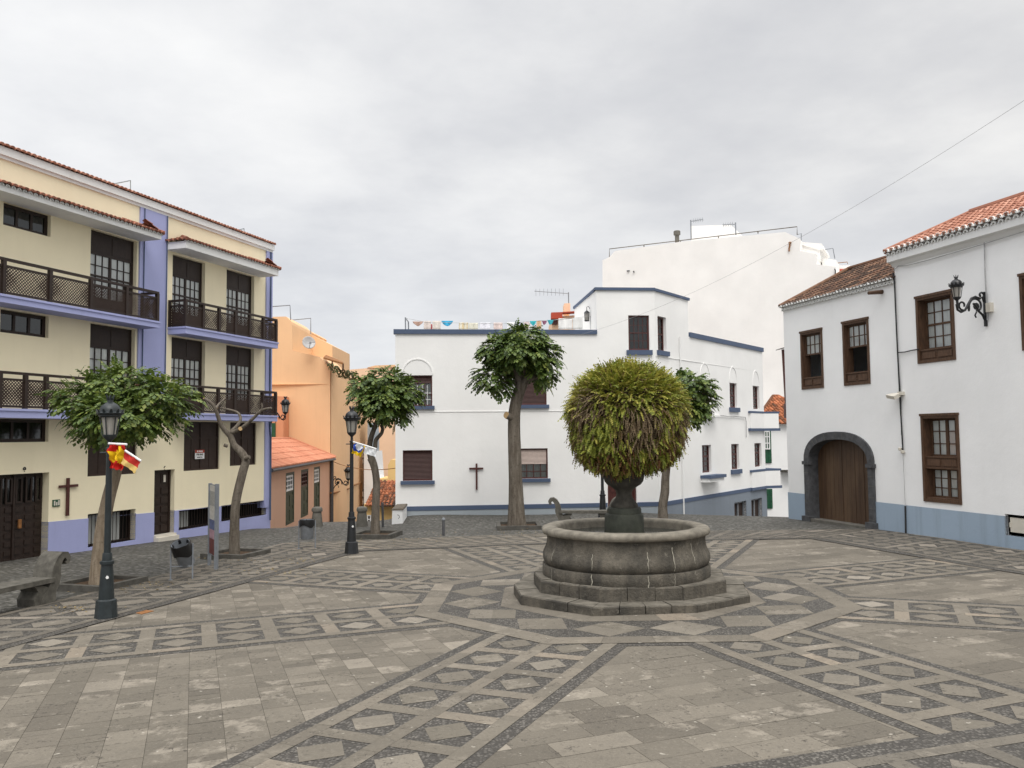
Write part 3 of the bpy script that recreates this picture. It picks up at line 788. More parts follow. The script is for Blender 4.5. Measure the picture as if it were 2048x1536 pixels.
    for i in range(6):
        for j in range(7):
            h = (zg+.0-(-.4))/7; z0 = -.4+j*h; f.box(m, a+i*W+.06, a+(i+1)*W-.06, -.24, -.215, z0+.05, z0+h-.05)
        rect_frame(f, m, (a+i*W+.05, zg+.05, a+(i+1)*W-.05, d-.1), .05, -.24, -.2)
    f.box(m, (a+b)/2-.03, (a+b)/2+.03, -.24, -.19, c, d)
    gd = m.build('garage_gate', 'wood', root)
    m = MB(); m.poly(f.w(a+.1, -.232, zg+.06), f.w(b-.1, -.232, zg+.06), f.w(b-.1, -.232, d-.12), f.w(a+.1, -.232, d-.12)); m.build('pane', 'glass_dark', gd)
    m = MB(); h = f.hit(*Z2(130, 1255), -.2); f.box(m, h[0]-.04, h[0]+.04, -.2, -.15, h[1]-.12, h[1]+.12); m.build('handle', 'rust', gd)
    m = MB(); f.box(m, a, b, -.3, .10, -2, f.hit(*Z2(300, 1490))[1]+.02); m.build('threshold', 'stone_grey', root)
    # front door with step
    a, c, b, d = door[:4]; m = MB(); f.box(m, a, b, -.3, -.2, c, d); rect_frame(f, m, (a, c, b, d), .07, -.2, -.16)
    panels(f, m, (a+.07, c+.1, b-.07, d-.55), 2, 5, -.2, .05, .03); panels(f, m, (a+.07, d-.5, b-.07, d-.07), 2, 1, -.2, .05, .02)
    dr = m.build('front_door', 'wood', root)
    m = MB(); h = f.hit(*Z2(1125, 945), -.15); f.box(m, h[0]-.05, h[0]+.05, -.165, -.155, h[1]-.12, h[1]+.12); m.build('notice', 'box', dr)
    m = MB(); f.box(m, a-.02, b+.02, -.3, .22, c-.5, c+.0); f.box(m, a-.02, b+.02, -.3, .10, c, c+.07); m.build('doorstep', 'box', root)
    # basement windows
    for w in (b1, b2, b3):
        a, c, b, d = w[:4]; m = MB(); rect_frame(f, m, w, .05, -.26, -.2)
        n = max(3, int((b-a)/.14))
        for i in range(n+1): x = a+.05+(b-a-.1)*i/n; f.box(m, x-.008, x+.008, -.19, -.175, c, d)
        wn = m.build('basement_window', 'wood', root)
        m = MB(); m.poly(f.w(a, -.29, c), f.w(b, -.29, c), f.w(b, -.29, d), f.w(a, -.29, d)); m.build('pane', 'void', wn)  # near-black backing sheet: darkness of the unlit room put into its colour
        if w is not b3:
            m = MB(); k = .42 if w is b2 else .75
            n = int((b-a)*k/.05); m.grid(lambda u, v: f.w(a+.08+(b-a)*k*u, -.27+.02*sin(u*n*1.6), c+.05+(d-c-.12)*v), n*2, 2); m.build('blind', 'grey_curtain', wn, smooth=60)
    # balconies
    Xo = lambda z: f.at(z*.29297, OB-.06, 640)
    e0, e1 = f.at(371.5, OB, 640), f.at(556, OB, 680)
    balcony(root, f, e0, e1, OB, zs2b, zs2t, zr2, [e0+.05]+[Xo(q) for q in (1385, 1495, 1605, 1703, 1797)]+[e1-.05], True, True)
    balcony(root, f, e0, e1, OB, zs1b, zs1t, zr1, [e0+.05]+[Xo(q) for q in (1385, 1495, 1605, 1703, 1797)]+[e1-.05], True, True)
    g1 = f.at(319.5, OB, 620); pl = [-7.1, -5.8, -4.4, -3.0]
    pz = [Xo(q) for q in (15, 335, 615, 860)]
    balcony(root, f, s0, g1, OB, zs2b_l, zs2t_l, zr2_l, pl[:3]+pz+[g1-.05], False, True)
    balcony(root, f, s0, g1, OB, zs1b_l, zs1t_l, zr1_l, pl[:3]+[Xo(10), Xo(185), Xo(325), pz[2], pz[3], g1-.05], False, True)
    # canopies
    OC = .84
    z_t = f.hit(*Z1(1272, 790), OC)[1]; z_b = f.hit(*Z1(1272, 838), OC)[1]
    eave_roof(root, f, f.at(372.5, OC, 480), f.at(557, OC, 545), OC, z_b, z_t, .30, True, True)
    z_t = f.hit(*Z1(1102, 750), OC)[1]; z_b = f.hit(*Z1(1100, 782), OC)[1]
    eave_roof(root, f, s0, f.at(323, OC, 470), OC, z_b, z_t, .30, False, True)
    # pipes and cables on the front
    for px, o in ((288.5, .08), (334, .08)):
        s = f.at(px, .07, 500); tubes(root, 'conduit', 'slate', [([f.w(s, .075, zcb-.1), f.w(s, .075, zs1b+.1)], .018)])
    s = f.at(541.5, .07, 560); tubes(root, 'downpipe', 'slate', [([f.w(s, .075, zcb-.1), f.w(s, .075, zs1b-.1), f.w(s+.05, .1, zs1b-.6), f.w(s+.05, .1, -.3)], .035)], 8)
    return root, dict(zcb=zcb, zct=zct)
HOUSE_L, LV = left_house()

# things fixed on the left front
def wall_cross(fr, px, label, mat='redwood'):
    (x0, x1, yt, yb), (h0, h1, yh0, yh1) = px
    a, zt = fr.hit((x0+x1)/2, yt, .06); zb = fr.hit((x0+x1)/2, yb, .06)[1]; w = abs(fr.at(x1, .06, yt)-fr.at(x0, .06, yt))/2
    c0, c1 = fr.at(h0, .06, yh0), fr.at(h1, .06, yh0); zh1 = fr.hit((h0+h1)/2, yh0, .06)[1]; zh0 = fr.hit((h0+h1)/2, yh1, .06)[1]
    m = MB(); fr.box(m, a-w, a+w, .025, .075, zb, zt); fr.box(m, c0, a-w, .028, .072, zh0, zh1); fr.box(m, a+w, c1, .028, .072, zh0, zh1)
    return tag(m.build('cross', mat), label, 'cross')
wall_cross(FL, ((134.6, 139.4, 956, 1031.5), (119, 156.2, 969.5, 974.5)), 'dark red wooden cross hung on the cream wall beside the garage gate')
def text_mesh(txt, fr, s, o, z, h, mat, name, parent, bold=.0):
    cu = bpy.data.curves.new(name, 'FONT'); cu.body = txt; cu.size = h; cu.align_x = 'CENTER'; cu.align_y = 'CENTER'; cu.offset = bold
    ob = bpy.data.objects.new(name, cu); COL.objects.link(ob)
    me = bpy.data.meshes.new_from_object(ob.evaluated_get(bpy.context.evaluated_depsgraph_get()))
    bpy.data.objects.remove(ob); bpy.data.curves.remove(cu)
    mb = MB(); mb.add([fr.w(s+v.co.x, o, z+v.co.y) for v in me.vertices], [list(p.vertices) for p in me.polygons]); bpy.data.meshes.remove(me)
    return mb.build(name, mat, parent)
def left_fixtures():
    f = FL
    # for sale sheet
    a, c, b, d = rc2(f, Z2, 1331, 751, 1394, 810, -.05)
    m = MB(); f.box(m, a, b, -.052, -.045, c, d)
    r = thing('sale_sign', 'red and white FOR SALE sheet stuck on the brown shutters', 'sign', tuple(f.w((a+b)/2, -.05, c)))
    m.build('sheet', 'white', r); m = MB(); f.box(m, a, b, -.0445, -.0435, d-(d-c)*.34, d); m.build('heading', 'redpaint', r)
    h = d-c; x = (a+b)/2
    text_mesh('SE VENDE', f, x, -.042, d-h*.17, h*.22, 'white', 'lettering', r, .004)
    text_mesh('FOR SALE', f, x, -.042, d-h*.52, h*.25, 'wood', 'lettering', r, .005)
    text_mesh('629 675 714', f, x, -.042, d-h*.83, h*.17, 'wood', 'lettering', r, .004)
    # tile plaque
    a, c, b, d = rc2(f, Z2, 357, 1092, 404, 1134)
    r = thing('wall_plaque', 'small dark green tile plaque on the cream wall left of the cross', 'plaque', tuple(f.w((a+b)/2, 0, c)))
    m = MB(); f.box(m, a, b, .002, .03, c, d); m.build('plate', 'green', r)
    m = MB(); w = (b-a)
    for i, (u, k) in enumerate(((.12, .7), (.42, .5), (.72, .75))): f.box(m, a+w*u, a+w*(u+.2), .03, .034, c+(d-c)*.15, c+(d-c)*(.15+k))
    m.build('figures', 'box', r)
    for (x, y, t, lab) in ((165, 890, '8', 'small black house number over the garage gate'), (1122, 878, '6', 'small black house number over the narrow front door')):
        s, z = f.hit(*Z2(x, y)); o = text_mesh(t, f, s, .012, z, .22, 'iron', 'house_number', None, .01); tag(o, lab, 'number')
left_fixtures()

# ================================================================== RIGHT WHITE HOUSES
FR = Fr((11.62, 24.96), (.2734, -.9619))
ZA = lambda x, y: (1560+x*.19526, 500+y*.19526)
ZG = lambda x, y: (1560+x*.16929, 840+y*.16929)
ZC = lambda x, y: (1780+x*.19534, 560+y*.19534)
ZD = lambda x, y: (1780+x*.2084, 800+y*.2084)
ZR = lambda x, y: (1780+x*.15627, 380+y*.15627)
PL0 = FR.hit(1584, 985); PL1 = FR.hit(2012, 1032)
def plr(s): return PL0[1]+(PL1[1]-PL0[1])*(s-PL0[0])/(PL1[0]-PL0[0])
def canary_window(root, f, r, kind, label=None):
    a, c, b, d = r[:4]; t = .085; H = d-c
    m = MB(); rect_frame(f, m, (a, c, b, d), t, -.02, .03); f.box(m, a-.02, b+.02, 0, .055, d-.02, d+.05)
    # timber lining of the deep opening
    for q in ((a+t, a+t+.02), (b-t-.02, b-t)): f.box(m, q[0], q[1], -.30, -.02, c+t, d-t)
    f.box(m, a+t, b-t, -.3, -.02, d-t-.02, d-t)
    ia, ib, ic, idd = a+t+.02, b-t-.02, c+t, d-t-.02
    sections = []
    if kind in ('open', 'sash'):
        ph = H*.14; f.box(m, ia, ib, -.1, -.03, ic, ic+ph); panels(f, m, (ia, ic, ib, ic+ph), 2, 1, -.03, .05, .02); f.box(m, ia-.02, ib+.02, -.12, .0, ic+ph, ic+ph+.045)
        z0 = ic+ph+.045
        sections = [(z0, idd)]
    else:
        z1 = c+H*.40; z2 = c+H*.51
        f.box(m, ia, ib, -.1, -.03, z1, z2); panels(f, m, (ia, z1, ib, z2), 2, 1, -.03, .045, .02); f.box(m, ia-.01, ib+.01, -.28, -.005, z2, z2+.04); f.box(m, ia-.01, ib+.01, -.12, -.005, z1-.04, z1)
        f.box(m, ia, ib, -.28, .0, ic, ic+.04)
        sections = [(ic+.04, z1-.04), (z2+.04, idd)]
    g = MB(); cu = MB()
    for z0, z1 in sections:
        o = -.11 if kind == 'open' else -.24
        if kind == 'open':
            zm = z0+(z1-z0)*.52
            rect_frame(f, m, (ia, zm, ib, z1), .05, o-.04, o)
            for i in range(1, 4): x = ia+(ib-ia)*i/4; f.box(m, x-.014, x+.014, o-.035, o-.01, zm, z1)
            f.box(m, ia, ib, o-.036, o-.012, (zm+z1)/2-.014, (zm+z1)/2+.014)
            g.poly(f.w(ia, o-.02, zm), f.w(ib, o-.02, zm), f.w(ib, o-.02, z1), f.w(ia, o-.02, z1))
            cu.grid(lambda u, v: f.w(ia+(ib-ia)*u, o-.045+.008*sin(u*50), zm+(z1-zm)*v), 40, 1)
        elif kind == 'sash':
            rect_frame(f, m, (ia, z0, ib, z1), .045, o-.04, o)
            for i in range(1, 4): x = ia+(ib-ia)*i/4; f.box(m, x-.014, x+.014, o-.035, o-.01, z0, z1)
            for j in range(1, 4): z = z0+(z1-z0)*j/4; k = .03 if j == 2 else .014; f.box(m, ia, ib, o-.037, o-(.002 if j == 2 else .011), z-k, z+k)
            g.poly(f.w(ia, o-.02, z0), f.w(ib, o-.02, z0), f.w(ib, o-.02, z1), f.w(ia, o-.02, z1))
            cu.grid(lambda u, v: f.w(ia+(ib-ia)*u, o-.045+.008*sin(u*50), z0+(z1-z0)*v), 40, 1)
        else:
            mid = (ia+ib)/2; n = 3 if z1-z0 > .8 else 2
            for q0, q1 in ((ia, mid), (mid, ib)):
                rect_frame(f, m, (q0, z0, q1, z1), .05, o-.04, o)
                f.box(m, (q0+q1)/2-.013, (q0+q1)/2+.013, o-.035, o-.01, z0, z1)
                for j in range(1, n): z = z0+(z1-z0)*j/n; f.box(m, q0, q1, o-.036, o-.011, z-.013, z+.013)
            g.poly(f.w(ia, o-.02, z0), f.w(ib, o-.02, z0), f.w(ib, o-.02, z1), f.w(ia, o-.02, z1))
            cu.grid(lambda u, v: f.w(ia+(ib-ia)*u, o-.045+.008*sin(u*50), z0+(z1-z0)*v), 40, 1)
    wn = m.build('window', 'oldwood', root)
    if label: wn['label'] = label
    g.build('pane', 'glass', wn); cu.build('curtain', 'curtain', wn, smooth=60)
    return wn
def right_houses():
    f = FR; sL = -5.82
    # ---------------- garage house
    root = thing('old_house', 'low white house with arched garage door and mossy brown tiled roof', 'house', tuple(f.w(-3, 0, -.05)))
    zt = f.hit(1784, 561)[1]; zt2 = f.hit(1569, 619)[1]; zt = (zt+zt2)/2
    WA = rc2(f, ZA, 210, 852, 452, 1410); WB = rc2(f, ZA, 640, 752, 930, 1368)
    so0 = f.at(*[ZG(305, 0)[0]], 0, 960); so1 = f.at(ZG(1132, 0)[0], 0, 980); sc = (so0+so1)/2
    zsp = (f.hit(*ZG(300, 480))[1]+f.hit(*ZG(1120, 525))[1])/2; ztop = f.hit(*ZG(690, 137))[1]; th = .27
    si0, si1 = so0+th, so1-th
    GD = .38
    def arch(z_sp, a, b, n=20, ex=2.35):
        out = []
        for i in range(n+1):
            t = pi*i/n; c_, s_ = cos(t), sin(t)
            out.append((sc-a*math.copysign(abs(c_)**(2/ex), c_), z_sp+b*abs(s_)**(2/ex)))
        return out
    oa = arch(zsp, (so1-so0)/2, ztop-zsp); ia = arch(zsp, (si1-si0)/2, ztop-zsp-th*.95)
    mb = MB()
    f.wall(mb, sL, 0, -1.5, zt, [WA+(.34,), WB+(.34,), (so0, -1.6, so1, ztop, 0)])
    for (s_a, z_a), (s_b, z_b) in zip(oa, oa[1:]):
        if abs(s_b-s_a) > 1e-4: mb.poly(f.w(s_a, 0, z_a), f.w(s_b, 0, z_b), f.w(s_b, 0, ztop+.001), f.w(s_a, 0, ztop+.001))
    block_shell(mb, f, sL, 0, 8, -1.5, zt)
    mb.build('wall', 'white_right', root)
    for a, b in ((sL-.02, so0), (so1, .0)):
        mb = MB(); f.wall(mb, a, b, -1.5, plr, [], o=.02)
        if a < sL: mb.poly(f.w(sL-.02, .02, -1.5), f.w(sL-.02, -3, -1.5), f.w(sL-.02, -3, plr(sL)), f.w(sL-.02, .02, plr(sL)))
        mb.build('plinth', 'blue_plinth', root)
    # stone arch
    mb = MB()
    def jamb(q): return q
    full_o = [(so0, -1)]+oa+[(so1, -1)]; full_i = [(si0, -1)]+ia+[(si1, -1)]
    for i in range(len(full_o)-1):
        (a, az), (b, bz) = full_o[i], full_o[i+1]; (c, cz), (d, dz) = full_i[i], full_i[i+1]
        w = f.w
        mb.poly(w(a, .07, az), w(b, .07, bz), w(d, .07, dz), w(c, .07, cz))
        mb.poly(w(a, .07, az), w(a, -.02, az), w(b, -.02, bz), w(b, .07, bz))
        mb.poly(w(c, .07, cz), w(d, .07, dz), w(d, -GD, dz), w(c, -GD, cz))
    for s in (so0, si1): f.box(mb, s-.05, s+th+.05, -.05, .11, zsp-.12, zsp); 
    for s, q in ((so0, 1180), (si1, 1275)):
        z = f.hit(1560+s*0+ (300 if s == so0 else 1130)*.16929, 840+q*.16929)[1]; f.box(mb, s-.08, s+th+.08, -.1, .16, -1, z+.16)
    mb.cur = 1
    for k in range(1, 12):
        i = k*20//12; (a, az), (c, cz) = oa[i], ia[i]; d = V((c-a, 0, cz-az)); 
        e = .008
        mb.poly(f.w(a-e, .073, az), f.w(a+e, .073, az+e), f.w(c+e, .073, cz+e), f.w(c-e, .073, cz))
    for z in (.25, .6, .95, 1.3, 1.6):
        if z < zsp-.15:
            for s in (so0, si1): mb.poly(f.w(s, .073, z), f.w(s+th, .073, z), f.w(s+th, .073, z+.012), f.w(s, .073, z+.012))
    mb.build('stone_arch', ['basalt', 'stone_grey'], root)
    # plank gate
    mb = MB(); n = 14; W = (si1-si0)/n; rnd = random.Random(5)
    def top(s):
        for (a, az), (b, bz) in zip(ia, ia[1:]):
            if a-1e-6 <= s <= b+1e-6: return az+(bz-az)*((s-a)/(b-a) if b > a else 0)
        return zsp
    for i in range(n):
        a = si0+i*W+.006; b = a+W-.012; o = -GD+.05+rnd.uniform(0, .012)
        k = 4; pts = [f.w(a, o, -.9), f.w(b, o, -.9)]+[f.w(b+(a-b)*q/k, o, top(b+(a-b)*q/k)+.03) for q in range(k+1)]
        mb.prism(pts, f.i*.05)
    g = mb.build('garage_door', 'garage', root)
    mb = MB(); zb0 = f.hit(*ZG(400, 1165))[1]; zb1 = f.hit(*ZG(1100, 1270))[1]
    w = f.w; 
    mb.hexa([w(si0-.1, .10, zb0-.6), w(si1+.1, .10, zb1-.6), w(si1+.1, -.4, zb1-.6), w(si0-.1, -.4, zb0-.6), w(si0-.1, .10, zb0), w(si1+.1, .10, zb1), w(si1+.1, -.4, zb1), w(si0-.1, -.4, zb0)])
    mb.build('threshold', 'stone_grey', root)
    canary_window(root, f, WA, 'open'); canary_window(root, f, WB, 'open')
    # eaves and roof
    def solve(px, py, o0, z0, slope):
        d = .5
        for _ in range(60):
            z = f.hit(px, py, o0-d)[1]; d += (z-(z0+slope*d))/slope*.25; d = max(.3, d)
        return d
    mb = MB(); scallops(mb, f.w(sL-.03, .17, zt+.04), f.u, -f.i, -sL+.03, .165, .078, .2); scallops(mb, f.w(sL, .09, zt-.09), f.u, -f.i, -sL, .165, .075, .12)
    f.box(mb, sL, 0, -.1, .07, zt-.01, zt+.03)
    mb.build('eave_edge', 'mortar', root)
    sl = .50; z0 = zt+.06; d = solve(1735, 529, .13, z0, sl)
    sh = f.at(1697, .13-d, 541)-(sL-.03); L = -sL+.03; W = hypot(d, sl*d); k = W/max(.5, sh)
    mb = MB(); tile_roof(mb, f.w(sL-.03, .13, z0), f.u, f.i*d+V((0, 0, sl*d)), L, W, .165, .33, lambda x: (0, min(W, (x+.03)*k)), r=.066)
    # far hip side and ridge rolls
    A, B, T = f.w(sL-.03, .13, z0), f.w(sL-.03, .13-2*d, z0), f.w(sL-.03+sh, .13-d, z0+sl*d)
    mb.poly(A, B, T); mb.tube([A+V((0, 0, .04)), T+V((0, 0, .05))], .075, 8); mb.tube([T+V((0, 0, .05)), f.w(.05, .13-d, z0+sl*d+.05)], .085, 8)
    mb.poly(T, f.w(0, .13-d, z0+sl*d), f.w(0, .13-2*d, z0), B)
    mb.build('roof', 'tile_old', root)
    mb = MB(); a, z = f.hit(1765, 585); mb.tube([f.w(a, -.1, z+.03), f.w(a-.02, .5, z-.03)], [.07, .055], 6); mb.build('wooden_spout', 'oldwood', root)
    # ---------------- big house
    root = thing('town_house', 'tall white house at the right edge with pale blue plinth, scalloped cornice and orange tiles', 'house', tuple(f.w(3, 0, 0)))
    s1 = 11.0; zt = (f.hit(2048, 460)[1]+f.hit(1850, 520)[1])/2; zc = zt
    C = rc2(f, ZC, 272, 190, 688, 815); D = rc2(f, ZD, 305, 150, 703, 1006)
    E0 = f.at(2043, 0, 600); E = (E0, C[1]+.03, E0+C[2]-C[0], C[3])
    B0, B1, B2, B3 = f.rc(2011.7, 1027.6, 2075, 1078); BX = (B0, B1, B2, B3)
    o_ = .03
    mb = MB(); f.wall(mb, 0, s1, -1, zc, [C+(.34,), D+(.34,), E+(.34,), BX+(.1,)], o=o_); block_shell(mb, f, 0, s1, 9, -1, zc); mb.poly(f.w(0, o_, -1), f.w(0, o_, zc), f.w(0, 0, zc), f.w(0, 0, -1)); mb.build('wall', 'white_right', root)
    mb = MB(); f.wall(mb, 0.02, s1, -1, plr, [BX+(.1,)], o=o_+.02); mb.build('plinth', 'blue_plinth', root)
    fo = Fr((f.O-f.i*o_).xy, f.u)
    canary_window(root, fo, C, 'sash', 'upper sash window with panelled apron'); canary_window(root, fo, D, 'double', 'tall two part casement window at street level'); canary_window(root, fo, E, 'sash')
    mb = MB(); a, c, b, d = BX; fo.box(mb, a+.12, b-.05, -.08, -.03, c+.09, d-.08); fo.box(mb, a+.11, a+.14, -.03, -.01, (c+d)/2-.06, (c+d)/2+.06); mb.build('meter_door', 'box', root)
    # cornice with cove
    mb = MB(); OC = .25; zE = (f.hit(2048, 444, OC)[1]+f.hit(1780, 526, OC)[1])/2; zS = (f.hit(2048, 429, OC+.02)[1]+f.hit(1790, 508, OC+.02)[1])/2
    prof = [(o_, zc-.02), (.06, zc+.01), (.09, zc+.05), (.12, zc+.09), (OC-.02, zE), (OC, zE), (OC, zS), (-.1, zS), (-.1, zc-.02)]
    mb.prism([f.w(-.06, o, z) for o, z in prof], f.u*(s1+.06)); mb.build('cornice', 'trim_white', root)
    mb = MB(); scallops(mb, f.w(-.08, OC+.10, zS+.085), f.u, -f.i, s1+.08, .225, .104, .2); scallops(mb, f.w(-.08, OC+.04, zS-.01), f.u, -f.i, s1+.08, .225, .085, .12); mb.build('eave_edge', 'mortar', root)
    OT = OC+.06; sl = .46; z0 = zS+.10; d = solve(2000, 409, OT, z0, sl); sh = f.at(1942, OT-d, 430)+.08; L = s1+.08; W = hypot(d, sl*d); k = W/max(.5, sh)
    mb = MB(); tile_roof(mb, f.w(-.08, OT, z0), f.u, f.i*d+V((0, 0, sl*d)), L, W, .225, .36, lambda x: (0, min(W, (x+.04)*k)), r=.088)
    A, B, T = f.w(-.08, OT, z0), f.w(-.08, OT-2*d, z0), f.w(-.08+sh, OT-d, z0+sl*d)
    mb.poly(A, B, T); mb.tube([T+V((0, 0, .05)), f.w(s1, OT-d, z0+sl*d+.05)], .11, 8); mb.tube([A+V((0, 0, .03)), T+V((0, 0, .04))], .085, 8)
    mb.poly(T, f.w(s1, OT-d, z0+sl*d), f.w(s1, OT-2*d, z0), B)
    mb.build('roof', 'tile_orange', root)
    # cables, conduits and fittings
    P = lambda x, y, o=.075: f.w(*((lambda h: (h[0], o, h[1]))(f.hit(x, y, o))))
    tubes(root, 'cable', 'cable', [([P(1786, 545), P(1789, 565), P(1793, 660), P(1797, 740), P(1800, 800), P(1806, 905)], .022), ([P(1787.5, 548), P(1795, 700), P(1801.5, 800), P(1803, 870)], .014),
                                  ([P(1797, 705), P(1810, 704), P(1822, 701), P(1838, 698)], .016), ([P(1810.5, 1012), P(1811.5, 1066)], .025)])
    tubes(root, 'pale_cable', 'cable_pale', [([P(1806, 908), P(1810.5, 1012)], .008), ([P(1968.5, 485), P(1970, 545), P(1975, 640)], .016), ([P(1787, 541), P(1797, 532), P(1812, 531, .1), P(1850, 522, .1), P(1960, 490, .1), P(2048, 463, .1)], .012)])
    mb = MB(); a, z = f.hit(1799, 789, .1)
    f.box(mb, a-.02, a+.14, .03, .16, z-.02, z+.08); mb.hexa([f.w(a-.28, .32, z-.10), f.w(a+.06, .32, z-.16), f.w(a+.06, .1, z-.06), f.w(a-.28, .1, z-.02), f.w(a-.28, .36, z+.0), f.w(a+.06, .36, z-.06), f.w(a+.06, .12, z+.05), f.w(a-.28, .12, z+.06)])
    mb.build('floodlight', 'box', root)
    for x, y in ((1800, 898), (1805, 904)):
        mb = MB(); p = P(x, y, .09); mb.lathe([(.02, -.05), (.055, -.03), (.06, .03), (.02, .05)], p, 8); mb.build('socket', 'box', root)
    mb = MB(); a, z = f.hit(1978, 615, .1); f.box(mb, a-.06, a+.08, .03, .15, z-.12, z+.12); mb.build('junction_box', 'box', root)
    return root
right_houses()

# ================================================================== CENTRE HOUSE (white with slate blue trim)
FC = Fr((3.67, 34.59), (.9948, .1015))
_c = FC.w(FC.at(1315, 0, 1000), 0, 0)
FD = Fr((_c.x, _c.y), (.6008, .7994))
Z5 = lambda x, y: (760+x*.36446, 560+y*.36446)
ZT = lambda x, y: (1180+x*.10742, 560+y*.10742)
ZS = lambda x, y: (1380+x*.2213, 720+y*.2213)
Z8 = lambda x, y: (1080+x*.16602, 940+y*.16602)
def relief_arch(parent, fr, r, mat='white', h=None, name='blind_arch'):
    a, c, b, d = r[:4]; m = MB(); rr = (b-a)/2; cx = (a+b)/2; h = h or rr
    pts = [(cx-rr*cos(pi*i/16), d+.02+h*sin(pi*i/16)) for i in range(17)]
    for (x0, z0), (x1, z1) in zip(pts, pts[1:]):
        k = 1+.045/rr; e = lambda x, z: (cx+(x-cx)*k, d+(z-d)*k)
        A, B = e(x0, z0), e(x1, z1); w = fr.w
        m.hexa([w(x0, .022, z0), w(x1, .022, z1), w(x1, -.01, z1), w(x0, -.01, z0), w(A[0], .022, A[1]), w(B[0], .022, B[1]), w(B[0], -.01, B[1]), w(A[0], -.01, A[1])])
    return m.build(name, mat, parent)
def centre_house():
    f, g = FC, FD
    root = thing('corner_house', 'white corner house with slate blue trim and raised corner tower', 'house', tuple(f.w(-3, 0, -.2)))
    sL = (f.at(791, 0, 1000)+f.at(790.5, 0, 690))/2; sC = f.at(1315, 0, 900)
    zcap = f.hit(900, 659)[1]; zp = f.hit(900, 668)[1]; t0 = f.at(1193, 0, 620); zt = f.hit(1250, 575, .05)[1]; ztl = f.hit(1250, 581)[1]
    gt1 = g.at(1376, 0, 620); gE = (g.at(1527, 0, 720)+g.at(1528, 0, 900))/2
    zg = g.hit(1450, 688)[1]
    W1 = rc2(f, Z5, 125, 935, 288, 1100); W2 = rc2(f, Z5, 125, 523, 287, 690); W3 = rc2(f, Z5, 753, 523, 915, 684); W4 = rc2(f, Z5, 766, 925, 922, 1088)
    TW = rc2(f, ZT, 710, 657, 1112, 1306); DR = (f.at(1213.6), f.hit(1214, 1017)[1], f.at(1271), 2.15)
    zs_ = W1[1]; 
    mb = MB(); f.wall(mb, sL, sC, -1.5, zp, [W1, W2, W3, W4, TW, DR+(.3,)], depth=.16)
    f.wall(mb, t0, sC, zp, ztl, [TW], depth=.16)
    GR = g.rc(*ZT(1255, 665), *ZT(1428, 1335))
    UA = g.rc(*ZS(92, 178), *ZS(184, 430)); UB = g.rc(*ZS(357, 205), *ZS(428, 432)); UC = g.rc(*ZS(567, 232), *ZS(630, 445))
    LD = g.rc(*ZS(107, 770), *ZS(196, 1014)); LE = g.rc(*ZS(372, 760), *ZS(447, 985)); LF = g.rc(*ZS(582, 752), *ZS(650, 962))
    K1 = g.rc(*ZS(395, 1290), *ZS(510, 1500)); K2 = g.rc(*ZS(548, 1262), *ZS(652, 1500))
    g.wall(mb, 0, gE, -4, zg, [UA, UB, UC, LD, LE, LF, GR, K1, K2], depth=.2)
    g.wall(mb, 0, gt1, zg, ztl, [GR], depth=.2)
    # tower side and back, house sides and roofs
    e0 = f.w(t0, 0, zp); D = 5.2
    tb0 = f.w(t0, -D, 0); tb1 = g.w(gt1, 0, 0)+ (f.i*2.5)
    def vert(a, b, z0, z1): mb.poly((a.x, a.y, z0), (b.x, b.y, z0), (b.x, b.y, z1), (a.x, a.y, z1))
    vert(f.w(t0, 0, 0), tb0, zp-.3, ztl); vert(tb0, tb1, zp-.3, ztl); vert(tb1, g.w(gt1, 0, 0), zg-.3, ztl)
    top = [f.w(t0, 0, ztl-.05), f.w(sC, 0, ztl-.05), g.w(gt1, 0, ztl-.05), (tb1.x, tb1.y, ztl-.05), (tb0.x, tb0.y, ztl-.05)]; mb.poly(*top)
    bl = f.w(sL, -9, 0); br = g.w(gE, -.0, 0); bb = br+V((-7, 3, 0))
    vert(f.w(sL, 0, 0), bl, -4, zp); vert(bl, bb, -4, zp-.6); vert(bb, br, -4, zg)
    mb.poly(f.w(sL, 0, zp-.9), f.w(sC, 0, zp-.9), (br.x, br.y, zp-.9), (bb.x, bb.y, zp-.9), (bl.x, bl.y, zp-.9))
    mb.build('wall', 'white', root)
    # slate blue copings
    def cope(fr, a, b, z0, z1, o=.07, bk=-.25): m = MB(); fr.box(m, a, b, bk, o, z0, z1); m.build('coping', 'slate', root)
    cope(f, sL-.07, t0-.001, zp, zcap); cope(f, t0-.07, sC+.02, ztl, zt); cope(g, .04, gt1+.07, ztl, zt-.004)
    m = MB(); z0, z1 = ztl, zt-.006
    m.hexa([f.w(t0-.07, .069, z0), f.w(t0+.2, .069, z0), f.w(t0+.2, -D, z0), f.w(t0-.07, -D, z0), f.w(t0-.07, .069, z1), f.w(t0+.2, .069, z1), f.w(t0+.2, -D, z1), f.w(t0-.07, -D, z1)]); m.build('coping', 'slate', root)
    cope(g, gt1+.08, gE+.05, zg-.02, zg+.2)
    # base band and grey plinth
    zb1 = f.hit(1000, 1009.5)[1]; zb0 = f.hit(1000, 1018)[1]
    m = MB(); f.box(m, sL-.02, DR[0]-.02, -.05, .045, zb0, zb1); f.box(m, DR[2]+.02, sC+.02, -.05, .045, zb0, zb1)
    m.build('base_band', 'slate', root)
    m = MB(); f.box(m, sL-.02, DR[0], -.05, .025, -1.5, zb0-.002); f.box(m, DR[2], sC+.01, -.05, .025, -1.5, zb0-.002); m.build('plinth', 'grey_plinth', root)
    b1 = g.hit(*ZS(20, 1240)); b2 = g.hit(*ZS(560, 1152)); bz = lambda s: b1[1]+(b2[1]-b1[1])*(s-b1[0])/(b2[0]-b1[0]); th = g.hit(*ZS(300, 1193))[1]-g.hit(*ZS(300, 1225))[1]
    m = MB(); w = g.w
